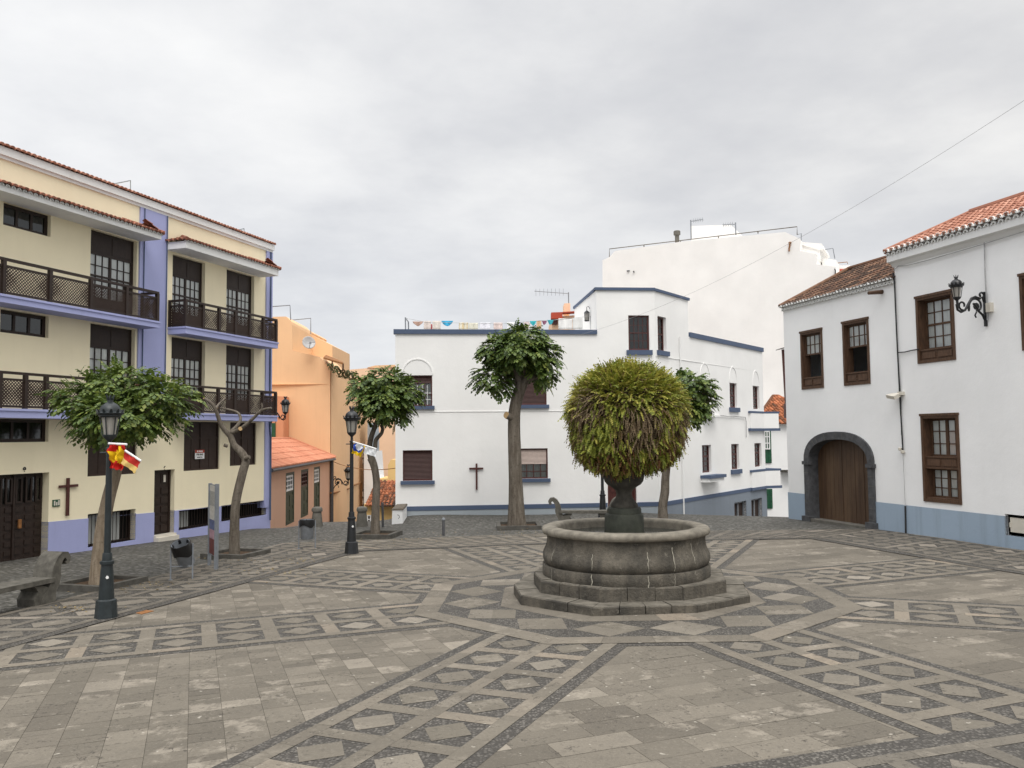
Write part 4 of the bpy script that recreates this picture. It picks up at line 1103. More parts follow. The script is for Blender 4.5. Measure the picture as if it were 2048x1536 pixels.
    m.hexa([w(0, .05, bz(0)-th), w(gE, .05, bz(gE)-th), w(gE, -.05, bz(gE)-th), w(0, -.05, bz(0)-th), w(0, .05, bz(0)), w(gE, .05, bz(gE)), w(gE, -.05, bz(gE)), w(0, -.05, bz(0))]); m.build('base_band', 'slate', root)
    m = MB(); g.wall(m, 0.0, gE, -4, lambda s: bz(s)-th, [K1, K2], o=.03, depth=.2); m.build('basement_wall', 'grey_wall', root)
    # string course
    zc = f.hit(500+560, 821.5)[1]
    m = MB(); f.box(m, sL, t0+1.0, -.02, .018, zc-.03, zc+.0); m.build('string_course', 'white', root)
    SI = lambda e=.12, th=.2: (e, th, .10, 'slate')
    sh = f.hit(840, 961.7)[1]-f.hit(840, 969)[1]
    shutter(root, f, W1, .05, 'shutter', 'redwood', 1.0, sill=SI(.09, sh)); shutter(root, f, W4, .05, 'shutter_pale', 'redwood', .53, 'window with pale blind half way down', SI(.09, sh))
    shutter(root, f, W3, .05, 'shutter', 'redwood', .97, sill=SI(.09, sh))
    # upper left window: blind box and barred glass
    wn = shutter(root, f, W2, .06, 'shutter', 'redwood', .27, 'barred window with raised blind', SI(.09, sh))
    m = MB(); a, c, b, d = W2
    for i in range(1, 6): x = a+(b-a)*i/6; m.tube([f.w(x, -.06, c+.03), f.w(x, -.06, d-.4)], .011, 5)
    for j in (.3, .62): z = c+(d-.4-c)*j; f.box(m, a+.05, b-.05, -.068, -.05, z-.01, z+.01)
    m.build('window_bars', 'trim_white', wn)
    for r in (W2, W3): relief_arch(root, f, r, h=(W2[3]-W2[1])*.50)
    # tower windows
    window(root, f, TW, rec=.08, cols=4, rows=4, ft=.07, mt=.022, wood='redwood', glass='glass_dark', behind='dim_curtain', mid=2, sill=(.10, .2, .10, 'slate'))
    window(root, g, GR, rec=.14, cols=2, rows=4, ft=.07, mt=.03, wood='redwood', glass='glass_dark', behind='dim_curtain', mid=2, sill=(.12, .2, .10, 'slate'))
    for r, hs in ((UB, 1), (UC, 0), (UA, 1)):
        window(root, g, r, rec=.12, cols=2, rows=6, ft=.08, mt=.05, wood='redwood', behind='dim_curtain', mid=3, sill=(.14, .22, .10, 'slate') if hs else None)
        relief_arch(root, g, r, h=.75)
    for r, hs in ((LD, 0), (LE, 1), (LF, 0)):
        window(root, g, r, rec=.12, cols=2, rows=5, ft=.08, mt=.05, wood='redwood', behind='dim_curtain', mid=3, sill=(.14, .22, .10, 'slate') if hs else None)
    for r in (K1, K2):
        a, c, b, d = r; m = MB(); rect_frame(g, m, r, .08, -.16, -.1); g.box(m, (a+b)/2-.05, (a+b)/2+.05, -.16, -.1, c, d); wn = m.build('basement_window', 'metal', root)
        m = MB(); m.poly(g.w(a, -.17, c), g.w(b, -.17, c), g.w(b, -.17, d), g.w(a, -.17, d)); m.build('pane', 'lattice', wn)
    # flower ledge under a window
    a, z1 = g.hit(*ZS(93, 1036)); b, z0 = g.hit(*ZS(240, 1055)); z2 = g.hit(*ZS(100, 1105))[1]
    m = MB(); g.box(m, a, b, -.02, .5, z0, z0+.14); m.build('window_ledge', 'slate', root)
    m = MB(); g.box(m, a+.05, b-.1, -.02, .42, z2, z0-.002); m.build('ledge_box', 'white', root)
    a, z1 = g.hit(*ZS(105, 493)); b = g.at(1380+215*.2213); m = MB(); g.box(m, a, b, -.02, .35, z1-.1, z1); g.box(m, a, b, -.02, .3, z1-.02, z1+.62); m.build('window_ledge', 'white', root)
    # corner balconies
    def corner_balcony(px0, pxm, px1, yt, yt2, yb2, yb):
        O_ = .12
        s0 = g.at(px0, O_, yt); s1 = g.at(pxm, O_, yt); z = [g.hit((px0+pxm)/2, y, O_)[1] for y in (yt, yt2, yb2, yb)]
        P0 = g.w(s0, O_, 0); P1 = g.w(s1, O_, 0); d = V((.93, .37, 0)); r = ray(px1, yt); t = (P1.x*d.y-P1.y*d.x)/(r.x*d.y-r.y*d.x); P2 = V((r.x*t, r.y*t, 0)); P3 = P2+V((-.5, .9, 0))*1.6; P4 = g.w(s0, -.6, 0)
        def sl(z0, z1, k, nm, mat, par):
            m = MB(); c = (P0+P1+P2+P3+P4)/5; q = [c+(p-c)*k for p in (P0, P1, P2, P3, P4)]; m.prism([(p.x, p.y, z0) for p in q], (0, 0, z1-z0)); return m.build(nm, mat, par)
        b = sl(z[2], z[1], 1, 'balcony', 'white', root); sl(z[1], z[0], 1.05, 'coping', 'slate', b); sl(z[3], z[2], 1.07, 'slab', 'slate', b)
    corner_balcony(ZS(550, 0)[0], ZS(668, 0)[0], ZS(799, 0)[0], *[ZS(0, y)[1] for y in (463, 481, 617, 641)])
    corner_balcony(ZS(565, 0)[0], ZS(684, 0)[0], ZS(815, 0)[0], *[ZS(0, y)[1] for y in (990, 1009, 1147, 1172)])
    # street door behind the fountain, with step
    a, c, b, d = DR; m = MB(); rect_frame(f, m, DR, .09, -.24, -.12); f.box(m, a+.09, b-.09, -.24, -.2, c, d-.09); panels(f, m, (a+.09, c+.05, b-.09, d-.1), 2, 4, -.2, .08, .03); m.build('street_door', 'redwood', root)
    m = MB(); f.box(m, a-.05, b+.05, -.2, .3, -.6, c); m.build('doorstep', 'box', root)
    m = MB(); s = g.at(1366, .06, 950); m.tube([g.w(s, .06, zg-.1), g.w(s, .06, -1.5)], .035, 6); m.build('downpipe', 'trim_white', root)
    # drawn out cable along the right side
    m = MB(); P = lambda x, y: g.w(g.at(*ZS(x, y), .06) if False else g.hit(*ZS(x, y), .06)[0], .06, g.hit(*ZS(x, y), .06)[1])
    m.tube([P(215, 500), P(300, 502), P(345, 512), P(400, 508), P(500, 518), P(508, 560), P(510, 700)], .02, 5); m.build('cable', 'cable_pale', root)
    wall_cross(f, ((951.3, 954.8, 927, 979.5), (938.5, 966.5, 935.3, 938.9)), 'dark red wooden cross hung on the white house front')
    # small wall lamp on the tower side
    ls = Fr(f.w(t0, -1.2, 0).xy, f.i); p = f.w(t0-.14, -1.4, f.hit(1183, 622)[1])
    r = thing('wall_lamp', 'small iron lantern on the side of the white tower above the washing', 'lamp', tuple(p))
    m = MB(); h = .2
    for dx, dy in ((-.08, -.08), (.08, -.08), (.08, .08), (-.08, .08)): m.tube([p+V((dx, dy, -h)), p+V((dx*1.2, dy*1.2, .12))], .012, 4)
    m.lathe([(.13, .12), (.10, .17), (.02, .24)], p, 8); m.lathe([(.10, -.24), (.11, -.2)], p, 8)
    m.build('frame', 'iron', r); m = MB(); m.lathe([(.065, -.18), (.075, .1)], p, 8); m.build('glass', 'milk', r)
    m = MB(); m.tube([p+V((0, 0, .24)), p+V((0, 0, .38)), p+V((.07, 0, .42)), p+V((.14, 0, .30))], .014, 6); m.build('bracket', 'iron', r)
    return dict(sL=sL, zp=zp, zcap=zcap, t0=t0)
CH_ = centre_house()

# washing on the roof terrace
def washing():
    f = FC; ZW = lambda x, y: (800+x*.20508, 560+y*.20508); D = -1.3
    G_ = 'washing hung on the roof terrace'
    P = lambda x, y, o=D: f.w(*((lambda h: (h[0], o, h[1]))(f.hit(*ZW(x, y), o))))
    m = MB()
    m.tube([P(55, 500), P(52, 368), P(82, 410, D-.5), P(84, 500, D-.5)], .03, 6); o = m.build('line_post', 'metal'); tag(o, 'bent metal washing line post at the left end of the roof', 'post')
    m = MB(); m.tube([P(1862, 500), P(1858, 350)], .02, 6); o = m.build('line_post', 'metal'); tag(o, 'thin washing line post beside the white tower', 'post')
    m = MB(); m.tube([P(52, 372), P(240, 408), P(600, 420), P(1000, 425), P(1300, 400), P(1500, 390), P(1858, 352)], .008, 5); o = m.build('washing_line', 'cable_pale'); tag(o, 'washing line stretched over the flat roof', 'line')
    items = [((122, 228), 405, 450, (.45, .30, .24), 'small pink and grey garment at the left end of the washing line', 1), ((232, 300), 400, 480, (.66, .58, .53), 'pale pink towel next to the red striped cloth', 0),
             ((303, 313), 430, 480, (.38, .05, .05), 'narrow dark red cloth on the washing line', 0), ((317, 396), 400, 480, (.66, .60, .54), 'cream towel left of the blue shirt', 0),
             ((402, 520), 398, 452, (.06, .38, .62), 'bright blue shirt on the washing line', 1), ((575, 662), 415, 480, (.66, .54, .34), 'cream and ochre striped sheet on the washing line', 2), ((668, 760), 418, 480, (.64, .62, .52), 'off white sheet right of the striped one', 0),
             ((780, 878), 416, 480, (.76, .75, .80), 'white sheet folded over the line', 0), ((912, 1000), 416, 480, (.70, .58, .54), 'pale pink sheet folded over the line', 0), ((1045, 1122), 412, 480, (.78, .78, .78), 'white towel left of the lilac one', 0),
             ((1126, 1190), 415, 480, (.66, .66, .76), 'pale lilac towel on the washing line', 0), ((1210, 1260), 410, 480, (.74, .62, .60), 'light rose towel behind the treetop', 0), ((1266, 1330), 400, 448, (.05, .40, .44), 'turquoise top behind the treetop', 1),
             ((1332, 1378), 398, 480, (.62, .42, .26), 'tan towel between turquoise and mauve tops', 0), ((1382, 1432), 398, 438, (.30, .13, .20), 'mauve top on the washing line', 1), ((1436, 1498), 390, 438, (.06, .36, .42), 'teal top next to the mauve one', 1),
             ((1545, 1680), 375, 480, (.78, .77, .75), 'large white sheet near the tower', 0), ((1684, 1780), 368, 480, (.74, .74, .72), 'large white sheet closest to the tower', 0)]
    for i, ((x0, x1), y0, y1, c, lab, kind) in enumerate(items):
        mt = plain('washing_cloth', c, .9, .08, 5, .1, bump=.1)
        if kind == 2:
            mt, t = NT('striped_cloth'); n = N(t); w = n('ShaderNodeTexWave', i_Scale=1.6); n.l(coords(n), w.inputs[0]); finish(n, n.mix(n.ramp(w.outputs['Fac'], [(.45, 0), (.55, 1)]), (.74, .70, .58), c), .9, .1)
        m = MB(); oo = D-.02*(i % 3)
        def fn(u, v):
            x = x0+(x1-x0)*u; y = y0+(y1-y0)*v
            if kind == 1: y = y0+(y1-y0)*v*(1-.55*abs(2*u-1)**1.5); x = x0+(x1-x0)*(u+(.5-u)*.25*v)
            p = P(x, y, oo); return p-f.i*(.04*sin(u*9+i)*v)
        m.grid(fn, 10, 5); o = m.build('washing', mt, smooth=60); so = o.modifiers.new('t', 'SOLIDIFY'); so.thickness = .012
        tag(o, lab, 'laundry', G_)
washing()

# ================================================================== BACKGROUND HOUSES
def prism_wall(mb, fr, pts, thick, o=0):
    """outline given as photo pixels on the plane of fr, extruded backwards"""
    q = [fr.hit(x, y, o) for x, y in pts]; mb.prism([fr.w(s, o, z) for s, z in q], fr.i*thick)
def back_white():
    f = Fr((at_depth(1205, 700, 60).x, 60), (.883, -.469))
    root = thing('apartment_block', 'tall plain white block with stepped parapet rising behind the other houses', 'building', tuple(f.w(8, 0, -3)))
    mb = MB(); prof = [(1205, 1060), (1205, 520), (1213, 517), (1219, 514), (1230, 502), (1365, 483), (1570, 464), (1599, 477), (1600, 502), (1633, 508), (1633, 529), (1671, 533), (1671, 551), (1760, 556), (1760, 1060)]
    prism_wall(mb, f, prof, 14); mb.build('wall', 'white_back', root)
    Z6 = lambda x, y: (1160+x*.27344, 420+y*.27344)
    def rail(pts, o, r, lab=None):
        m = MB(); P = [f.w(*((lambda h: (h[0], o, h[1]))(f.hit(*Z6(x, y), o)))) for x, y in pts]; m.tube(P, r, 6); return m
    m = rail([(215, 345), (215, 285), (1588, 122), (1588, 182)], -.3, .03)
    for x, y0, y1 in ((468, 257, 278), (735, 224, 240), (1013, 190, 206), (1302, 155, 172)): P = [f.w(*((lambda h: (h[0], -.3, h[1]))(f.hit(*Z6(x, y), -.3)))) for y in (y0, y1)]; m.tube(P, .035, 6)
    m.build('roof_rail', 'bark', root)
    m = rail([(1590, 180), (1618, 172), (1618, 225)], -1, .03); m.build('roof_rail', 'metal', root)
    m = rail([(1785, 290), (1850, 280), (1864, 356)], -2.5, .03); m.build('roof_rail', 'metal', root)
    m = MB(); prism_wall(m, f, [(1383, 500), (1383, 452), (1461, 449.5), (1461, 490)], 4, -3); m.build('penthouse', 'white_back', root)
    m = MB(); prism_wall(m, f, [(1602, 520), (1602, 485), (1640, 487), (1640, 520)], 3, -1.2); prism_wall(m, f, [(1600, 489), (1602, 484), (1643, 487), (1647, 497), (1640, 500)], 3.2, -1.1); m.build('stair_block', 'white_back', root)
    m = MB(); prism_wall(m, f, [(1644, 545), (1644, 516), (1672, 520), (1672, 545)], 3, -2); m.build('parapet', 'white_back', root)
    m = MB(); prism_wall(m, f, [(1675, 570), (1675, 531), (1700, 531), (1700, 570)], 3, -4); m.build('stair_block', 'white_back', root)
    m = MB(); prism_wall(m, f, [(1676.5, 552), (1676.5, 538), (1690, 538), (1690, 552)], .1, -3.9); m.build('roof_door', 'redpaint', root)
    m = rail([(1880, 388), (1955, 380), (1958, 395)], -4.5, .025); m.build('roof_rail', 'rust', root)
    c = f.w(f.hit(1354, 470, -2.5)[0], -2.5, f.hit(1354, 478, -2.5)[1])
    m = MB(); m.lathe([(.16, -.3), (.16, .25), (.25, .3), (.25, .55), (.2, .6)], c, 12); m.build('chimney', 'stone_grey', root)
    # antennas and a wall stain bracket
    for px, py0, py1, lab, dr in ((1381.5, 478, 440, 'tall thin television mast beside the roof vent on the white block', 1), (1471, 470, 445, 'short aerial at the right end of the white penthouse', -1)):
        s, z1 = f.hit(px, py1, -2.2); z0 = f.hit(px, py0, -2.2)[1]
        r = thing('antenna', lab, 'antenna', tuple(f.w(s, -2.2, z0)))
        m = MB(); m.tube([f.w(s, -2.2, z0), f.w(s, -2.2, z1)], .045, 6); m.build('mast', 'metal', r)
        m = MB(); m.tube([f.w(s, -2.2, z1-.12), f.w(s+dr*.9, -2.2, z1-.05)], .025, 5)
        for i in range(5): x = s+dr*(.2+.16*i); m.tube([f.w(x, -2.45, z1-.09), f.w(x, -1.95, z1-.09)], .015, 4); m.tube([f.w(x, -2.2, z1-.25), f.w(x, -2.2, z1+.08)], .012, 4)
        m.build('aerial', 'metal', r)
    m = MB(); P = lambda x, y: f.w(f.hit(*Z6(x, y), .08)[0], .08, f.hit(*Z6(x, y), .08)[1])
    m.tube([P(1530, 235), P(1535, 262), P(1529, 280), P(1530, 303)], .05, 6); m.tube([P(1533, 238), P(1546, 240)], .06, 6); m.build('bracket', 'rust', root)
    m = MB(); m.tube([P(343, 446), P(362, 445)], .05, 5); m.tube([P(392, 446), P(394, 458)], .05, 5); m.build('hook', 'metal_dark', root)
    m = MB(); m.tube([P(1862, 430), P(1868, 440), P(1868, 470), P(1873, 492)], .04, 5); m.build('cable', 'cable', root)
back_white()

def rooftop_house():
    f = Fr((at_depth(1103, 640, 62).x, 62), (1, 0)); ZW = lambda x, y: (800+x*.20508, 560+y*.20508)
    root = thing('rooftop_house', 'peach and red rooftop storey with tan chimney behind the washing', 'house', tuple(f.w(1, 0, 5)))
    m = MB(); prism_wall(m, f, [(1104, 760), (1104, 634), (1180, 628), (1180, 760)], 6, -.5); m.build('wall', 'peach', root)
    m = MB(); prism_wall(m, f, [ZW(1475, 376), ZW(1475, 316), ZW(1585, 312), ZW(1585, 376)], .8, .2); prism_wall(m, f, [ZW(1586, 322), ZW(1586, 311), ZW(1810, 296), ZW(1810, 308)], .8, 0); m.build('parapet', 'redpaint', root)
    m = MB(); prism_wall(m, f, [ZW(1480, 432), ZW(1480, 378), ZW(1538, 378), ZW(1538, 432)], .3, -.1); m.build('loggia', 'redwood', root)
    m = MB(); prism_wall(m, f, [ZW(1602, 320), ZW(1602, 228), ZW(1660, 226), ZW(1662, 320)], 1.6, -1); m.build('chimney', 'peach', root)
    s, z1 = f.hit(*ZW(1643, 120), -1.5); z0 = f.hit(*ZW(1643, 226), -1.5)[1]
    r = thing('antenna', 'television aerial on the tan chimney behind the washing', 'antenna', tuple(f.w(s, -1.5, z0)))
    m = MB(); m.tube([f.w(s, -1.5, z0), f.w(s, -1.5, z1)], .04, 6); m.build('mast', 'metal', r)
    m = MB(); m.tube([f.w(s-2.9*.9, -1.5, z1+.12), f.w(s, -1.5, z1-.1)], .025, 5)
    for i in range(8): x = s-2.5+.3*i; m.tube([f.w(x, -1.5, z1-.25), f.w(x, -1.5, z1+.3)], .015, 4)
    m.build('aerial', 'metal', r)
rooftop_house()

def red_roof_house():
    D = 49.5; f = Fr((at_depth(1541, 850, D).x, D), (.96, .28))
    root = thing('small_house', 'small white house with weathered red roof and green shutters in the gap on the right', 'house', tuple(f.w(1, 0, -2)))
    m = MB(); prism_wall(m, f, [(1527, 1090), (1527, 846), (1640, 858), (1640, 1090)], 6); m.build('wall', 'white_right', root)
    s0 = f.at(1519); z0 = f.hit(1560, 848)[1]; ap = f.hit(1546, 792, -2.6)
    mb = MB(); L = 5.2; d = 2.9; zr = ap[1]-z0; W = hypot(d, zr); sx = ap[0]
    tile_roof(mb, f.w(s0-.6, .3, z0), f.u, f.i*d+V((0, 0, zr)), L, W, .24, .4, lambda x: (0, max(0, min(W, W*x/max(.3, (sx-s0+.6)), W if x < sx-s0+1.0 else W*(1-(x-(sx-s0+1.0))/3.2)))), r=.09)
    T = f.w(sx, .3-d, ap[1]); mb.tube([f.w(s0-.6, .3, z0), T], .1, 8); mb.tube([T, f.w(sx+.4, .3-d, ap[1])], .1, 8); mb.tube([f.w(sx+.4, .3-d, ap[1]), f.w(s0-.6+L, .3, z0)], .1, 8)
    mb.build('roof', 'tile_mid', root)
    m = MB(); scallops(m, f.w(s0-.5, .25, z0-.08), f.u, -f.i, 5, .24, .1, .3); m.build('eave_edge', 'mortar', root)
    for r in ((1526, 861, 1542.5, 926), (1530, 978, 1544.5, 1017)):
        a, c, b, d_ = f.rc(*r); m = MB(); f.box(m, a, b, -.01, .06, c, d_); panels(f, m, (a, c, b, d_), 2, 3, .06, .05, .03); wn = m.build('shutter', 'green', root)
        if r[1] < 900:
            m = MB(); zz = c+(d_-c)*.42; rect_frame(f, m, (a, zz, b-.12, d_-.02), .06, .09, .13)
            for j in (1, 2): z = zz+(d_-zz)*j/3; f.box(m, a, b-.12, .09, .125, z-.03, z+.03)
            f.box(m, (a+b-.12)/2-.03, (a+b-.12)/2+.03, .09, .125, zz, d_); m.build('frame', 'trim_white', wn)
    a, c, b, d_ = f.rc(1560, 940.5, 1584, 943.5); m = MB(); f.box(m, a, b, 0, .7, c, d_+.02); m.build('awning', 'kerb', root)
red_roof_house()

def flue():
    p = at_depth(1570, 760, 34.5); z0 = at_depth(1571, 812, 34.5).z; z1 = at_depth(1570, 699, 34.5).z
    r = thing('flue_pipe', 'dark red brown flue pipe with flat cap at the gable of the old house', 'pipe', (p.x, p.y, z0))
    m = MB(); m.tube([(p.x+.05, p.y, z0), (p.x-.02, p.y, z1)], .085, 10); m.box((p.x-.05, p.y-.12, z0-.5), (p.x+.42, p.y+.12, z0+.1)); m.build('pipe', 'redwood', r)
    m = MB(); m.hexa([(p.x-.28, p.y-.25, z1-.02), (p.x+.22, p.y-.25, z1+.1), (p.x+.22, p.y+.25, z1+.1), (p.x-.28, p.y+.25, z1-.02), (p.x-.25, p.y-.25, z1+.02), (p.x+.25, p.y-.25, z1+.16), (p.x+.25, p.y+.25, z1+.16), (p.x-.25, p.y+.25, z1+.02)]); m.build('cap', 'kerb', r)
    m = MB(); zc = at_depth(1570, 769, 34.5).z; m.box((p.x, p.y-.05, zc-.04), (p.x+.7, p.y+.05, zc+.03)); m.build('bracket', 'redwood', r)
flue()

# ---- left street: pink house, orange house, peach block, yellow house
def left_street():
    u = (-.056, .998); O = FL.w(10.95, -.35, 0); f = Fr((O.x, O.y), u)
    root = thing('pink_house', 'low salmon pink house with orange tiled roof and tall green windows', 'house', tuple(f.w(2, 0, -1)))
    sE = f.at(659.5, 0, 930); ze = (f.hit(550, 938)[1]+f.hit(655, 921)[1])/2
    Z4 = lambda x, y: (500+x*.36446, 560+y*.36446)
    Ws = [rc2(f, Z4, 197, 1058, 242, 1328), rc2(f, Z4, 280, 1043, 319, 1290), rc2(f, Z4, 351, 1030, 383, 1252)]
    zt = sum(w[3] for w in Ws)/3; zb = sum(w[1] for w in Ws)/3
    Ws = [(w[0], zb, w[2], zt) for w in Ws]
    m = MB(); f.wall(m, -.2, sE, -4, ze, Ws, depth=.12); block_shell(m, f, -.2, sE, 7, -4, ze); m.build('wall', 'pink', root)
    for i, (a, c, b, d) in enumerate(Ws):
        mm = MB(); rect_frame(f, mm, (a, c, b, d), .12, -.08, -.0); f.box(mm, a+.1, b-.1, -.1, -.06, c, c+(d-c)*.60); panels(f, mm, (a+.1, c+.05, b-.1, c+(d-c)*.58), 2, 2, -.06, .08, .03)
        f.box(mm, a+.1, b-.1, -.09, -.03, c+(d-c)*.60, c+(d-c)*.64); wn = mm.build('window', 'greenwood', root)
        mm = MB(); z0 = c+(d-c)*.64
        mm.poly(f.w(a, -.09, z0), f.w(b, -.09, z0), f.w(b, -.09, d), f.w(a, -.09, d)); mm.build('pane', 'glass_dark', wn)
        mm = MB(); rect_frame(f, mm, (a+.14, z0, b-.14, d-.14), .09, -.08, -.03)
        for j in (1, 2): z = z0+(d-.14-z0)*j/3; f.box(mm, a+.14, b-.14, -.08, -.035, z-.025, z+.025)
        for j in (1, 2): x = a+.14+(b-a-.28)*j/3; f.box(mm, x-.03, x+.03, -.08, -.04, z0, d-.14)
        mm.build('sash', 'trim_white' if i != 1 else 'redwood', wn)
        mm = MB(); mm.poly(f.w(a, -.2, z0), f.w(b, -.2, z0), f.w(b, -.2, d), f.w(a, -.2, d)); mm.build('blind', 'grey_curtain' if i != 1 else 'redpaint', wn)
    # roof: rises from the eave to a ridge at the back; hip at the far end
    d = 1.5
    for _ in range(80):
        z = f.hit(581, 879, .3-d)[1]; d = max(.5, d+(z-(ze+.1+.42*d))*.3)
    sr = f.at(581, .3-d, 879); rise = .42*d; W = hypot(d, rise); L = sE+.5
    m = MB(); tile_roof(m, f.w(-.25, .3, ze+.1), f.u, f.i*d+V((0, 0, rise)), L, W, .3, .55, lambda x: (0, W if x < sr+.25 else max(0, W*(1-(x-sr-.25)/max(.5, L-sr-.25)))), r=.1)
    T = f.w(sr, .3-d, ze+.1+rise); m.tube([T+V((0, 0, .05)), f.w(sE+.25, .3, ze+.15)], .1, 8); m.tube([T+V((0, 0, .05)), f.w(-.25, .3-d, ze+.15+rise)], .1, 8)
    m.poly(T, f.w(sE+.25, .3, ze+.1), f.w(sE+.25, .3-2*d, ze+.1)); m.poly(T, f.w(sE+.25, .3-2*d, ze+.1), f.w(-.25, .3-2*d, ze+.1), f.w(-.25, .3-d, ze+.1+rise))
    m.build('roof', 'tile_pale', root)
    m = MB(); f.box(m, -.2, sE+.15, -.05, .26, ze-.02, ze+.06); m.build('eave', 'stone_grey', root)
    m = MB(); m.tube([f.w(.05, .1, ze), f.w(.05, .1, -2)], .09, 8); m.tube([f.w(sE+.02, .12, ze), f.w(sE+.02, .12, -3)], .11, 8); m.tube([f.w(-.2, .3, ze+.03), f.w(sE+.1, .3, ze+.03)], .07, 8); m.build('gutter', 'metal_dark', root)
    # orange house
    cs = f.w(sE+.35, 0, 0); g = Fr((cs.x, cs.y), (1, 0)); h = Fr((cs.x, cs.y), u)
    root = thing('orange_house', 'tall orange house with satellite dish wall, stepped parapet and terrace', 'house', tuple(h.w(3, 0, -3)))
    m = MB(); prism_wall(m, g, [(470, 1060), (470, 640), (547, 633.5), (572, 633), (582.5, 643), (584, 649.5), (585, 701), (640, 713.5), (658, 733), (660.5, 740), (660.5, 1080)], 5); 
    m.build('gable_wall', 'orange', root)
    m = MB(); prism_wall(m, g, [(583, 760), (584, 649.5), (598, 656), (610, 659), (613, 664), (664.5, 691), (664.5, 760)], 6, -5.0); m.build('upper_storey', 'orange', root)
    m = MB(); prism_wall(m, g, [(606, 661), (610, 656.5), (614, 660.5), (612, 664.5)], 6, -4.9); m.build('parapet_cap', 'orange', root)
    s1 = h.at(735, 0, 900); zt0 = h.hit(664.5, 740)[1]
    Zb = lambda x, y: (640+x*.15625, 720+y*.15625); Zc = lambda x, y: (560+x*.13672, 960+y*.13672)
    ops = [rc2(h, Zb, 165, 440, 222, 1015), rc2(h, Zb, 255, 545, 292, 785), rc2(h, Zb, 549, 590, 577, 810), rc2(h, Zb, 165, 1090, 222, 1470), rc2(h, Zb, 252, 1170, 290, 1410), rc2(h, Zb, 545, 1180, 574, 1340),
           rc2(h, Zc, 768, 230, 834, 690), rc2(h, Zc, 872, 290, 914, 560), rc2(h, Zc, 1207, 145, 1242, 375)]
    ops = [o+((.05,) if i in (0, 3) else (.04,)) for i, o in enumerate(ops)]
    m = MB(); h.wall(m, .0, s1, -8, zt0, ops); m.poly(h.w(s1, 0, -8), h.w(s1, -6, -8), h.w(s1, -6, zt0), h.w(s1, 0, zt0)); m.poly(h.w(0, -.0, zt0-.9), h.w(s1, -.0, zt0-.9), h.w(s1, -7, zt0-.9), h.w(0, -7, zt0-.9))
    h.box(m, .0, s1, -.2, -.0, zt0-.95, zt0) if False else None
    m.build('street_wall', 'orange', root)
    for i, o in enumerate(ops):
        a, c, b, d_ = o[:4]; w = .03 if i in (0, 3) else .02
        mm = MB(); rect_frame(h, mm, o, .12, -w-.06, -w)
        if i in (0, 3): h.box(mm, a, b, -w-.05, -w-.01, c, c+(d_-c)*.38)
        elif i == 6: h.box(mm, a, b, -w-.05, -w-.01, c, d_)
        else: h.box(mm, a, b, -w-.05, -w, (c+d_)/2-.06, (c+d_)/2+.06)
        wn = mm.build('window' if i != 6 else 'door', 'redwood', root)
        mm = MB(); mm.poly(h.w(a, -w-.04, c), h.w(b, -w-.04, c), h.w(b, -w-.04, d_), h.w(a, -w-.04, d_)); mm.build('pane', 'glass', wn)
        mm = MB(); mm.poly(h.w(a, -w-.07, c), h.w(b, -w-.07, c), h.w(b, -w-.07, d_), h.w(a, -w-.07, d_)); mm.build('curtain', 'grey_curtain' if i in (0, 3, 4, 7) else 'dim_curtain', wn)
    P = lambda x, y, Z=Zc, o=.1: h.w(h.hit(*Z(x, y), o)[0], o, h.hit(*Z(x, y), o)[1])
    m = MB(); m.tube([P(740, 190), P(800, 190), P(870, 165), P(1030, 120)], .05, 6); m.tube([P(1090, 75), P(1185, 40), P(1187, 400)], .05, 6); m.build('conduit', 'rust', root)
    # dish
    c = at_depth(617, 686, g.O.y-.6); r = thing('satellite_dish', 'large round grey satellite dish on the orange gable wall', 'dish', tuple(c))
    ax = V((.45, -.86, .25)).normalized(); a1 = V((0, 0, 1)).cross(ax).normalized(); a2 = ax.cross(a1)
    m = MB(); R_ = .40*1.0
    m.grid(lambda q, t: c+a1*(R_*t*cos(2*pi*q))+a2*(R_*t*sin(2*pi*q)*1.0)+ax*(.10*t*t), 28, 6); o = m.build('reflector', 'dish', r, smooth=60); o.modifiers.new('t', 'SOLIDIFY').thickness = .02
    m = MB(); m.tube([c-a2*R_*.95+ax*.08, c+ax*.42-a2*.15], .018, 6); m.box(tuple(c+ax*.42-a2*.15-V((.05, .05, .05))), tuple(c+ax*.42-a2*.15+V((.05, .05, .05)))); m.build('receiver_arm', 'metal', r)
    m = MB(); m.tube([c, c+V((0, .6, -.05))], .04, 8); m.build('wall_mount', 'metal', r)
    # pergola, planters
    q = lambda x, y, dd=52.0: at_depth(520+x*.13022, 600+y*.13022, dd)
    r = thing('pergola', 'brown sloping pergola on the orange house terrace', 'pergola', tuple(q(1150, 1060)))
    m = MB(); A, B = q(1015, 865), q(1278, 975); A2, B2 = q(975, 905, 49.5), q(1275, 992, 49.5)
    m.hexa([A2, B2, B, A, A2+V((0, 0, .1)), B2+V((0, 0, .1)), B+V((0, 0, .1)), A+V((0, 0, .1))]); m.build('canopy', 'rust', r)
    for x, y0, y1, dd in ((1275, 985, 1090, 49.6), (1278, 975, 1080, 52), (1110, 940, 1080, 49.6)):
        m = MB(); m.tube([q(x, y0, dd), q(x, y1, dd)], .05, 6); m.build('post', 'oldwood', r)
    rnd = random.Random(11)
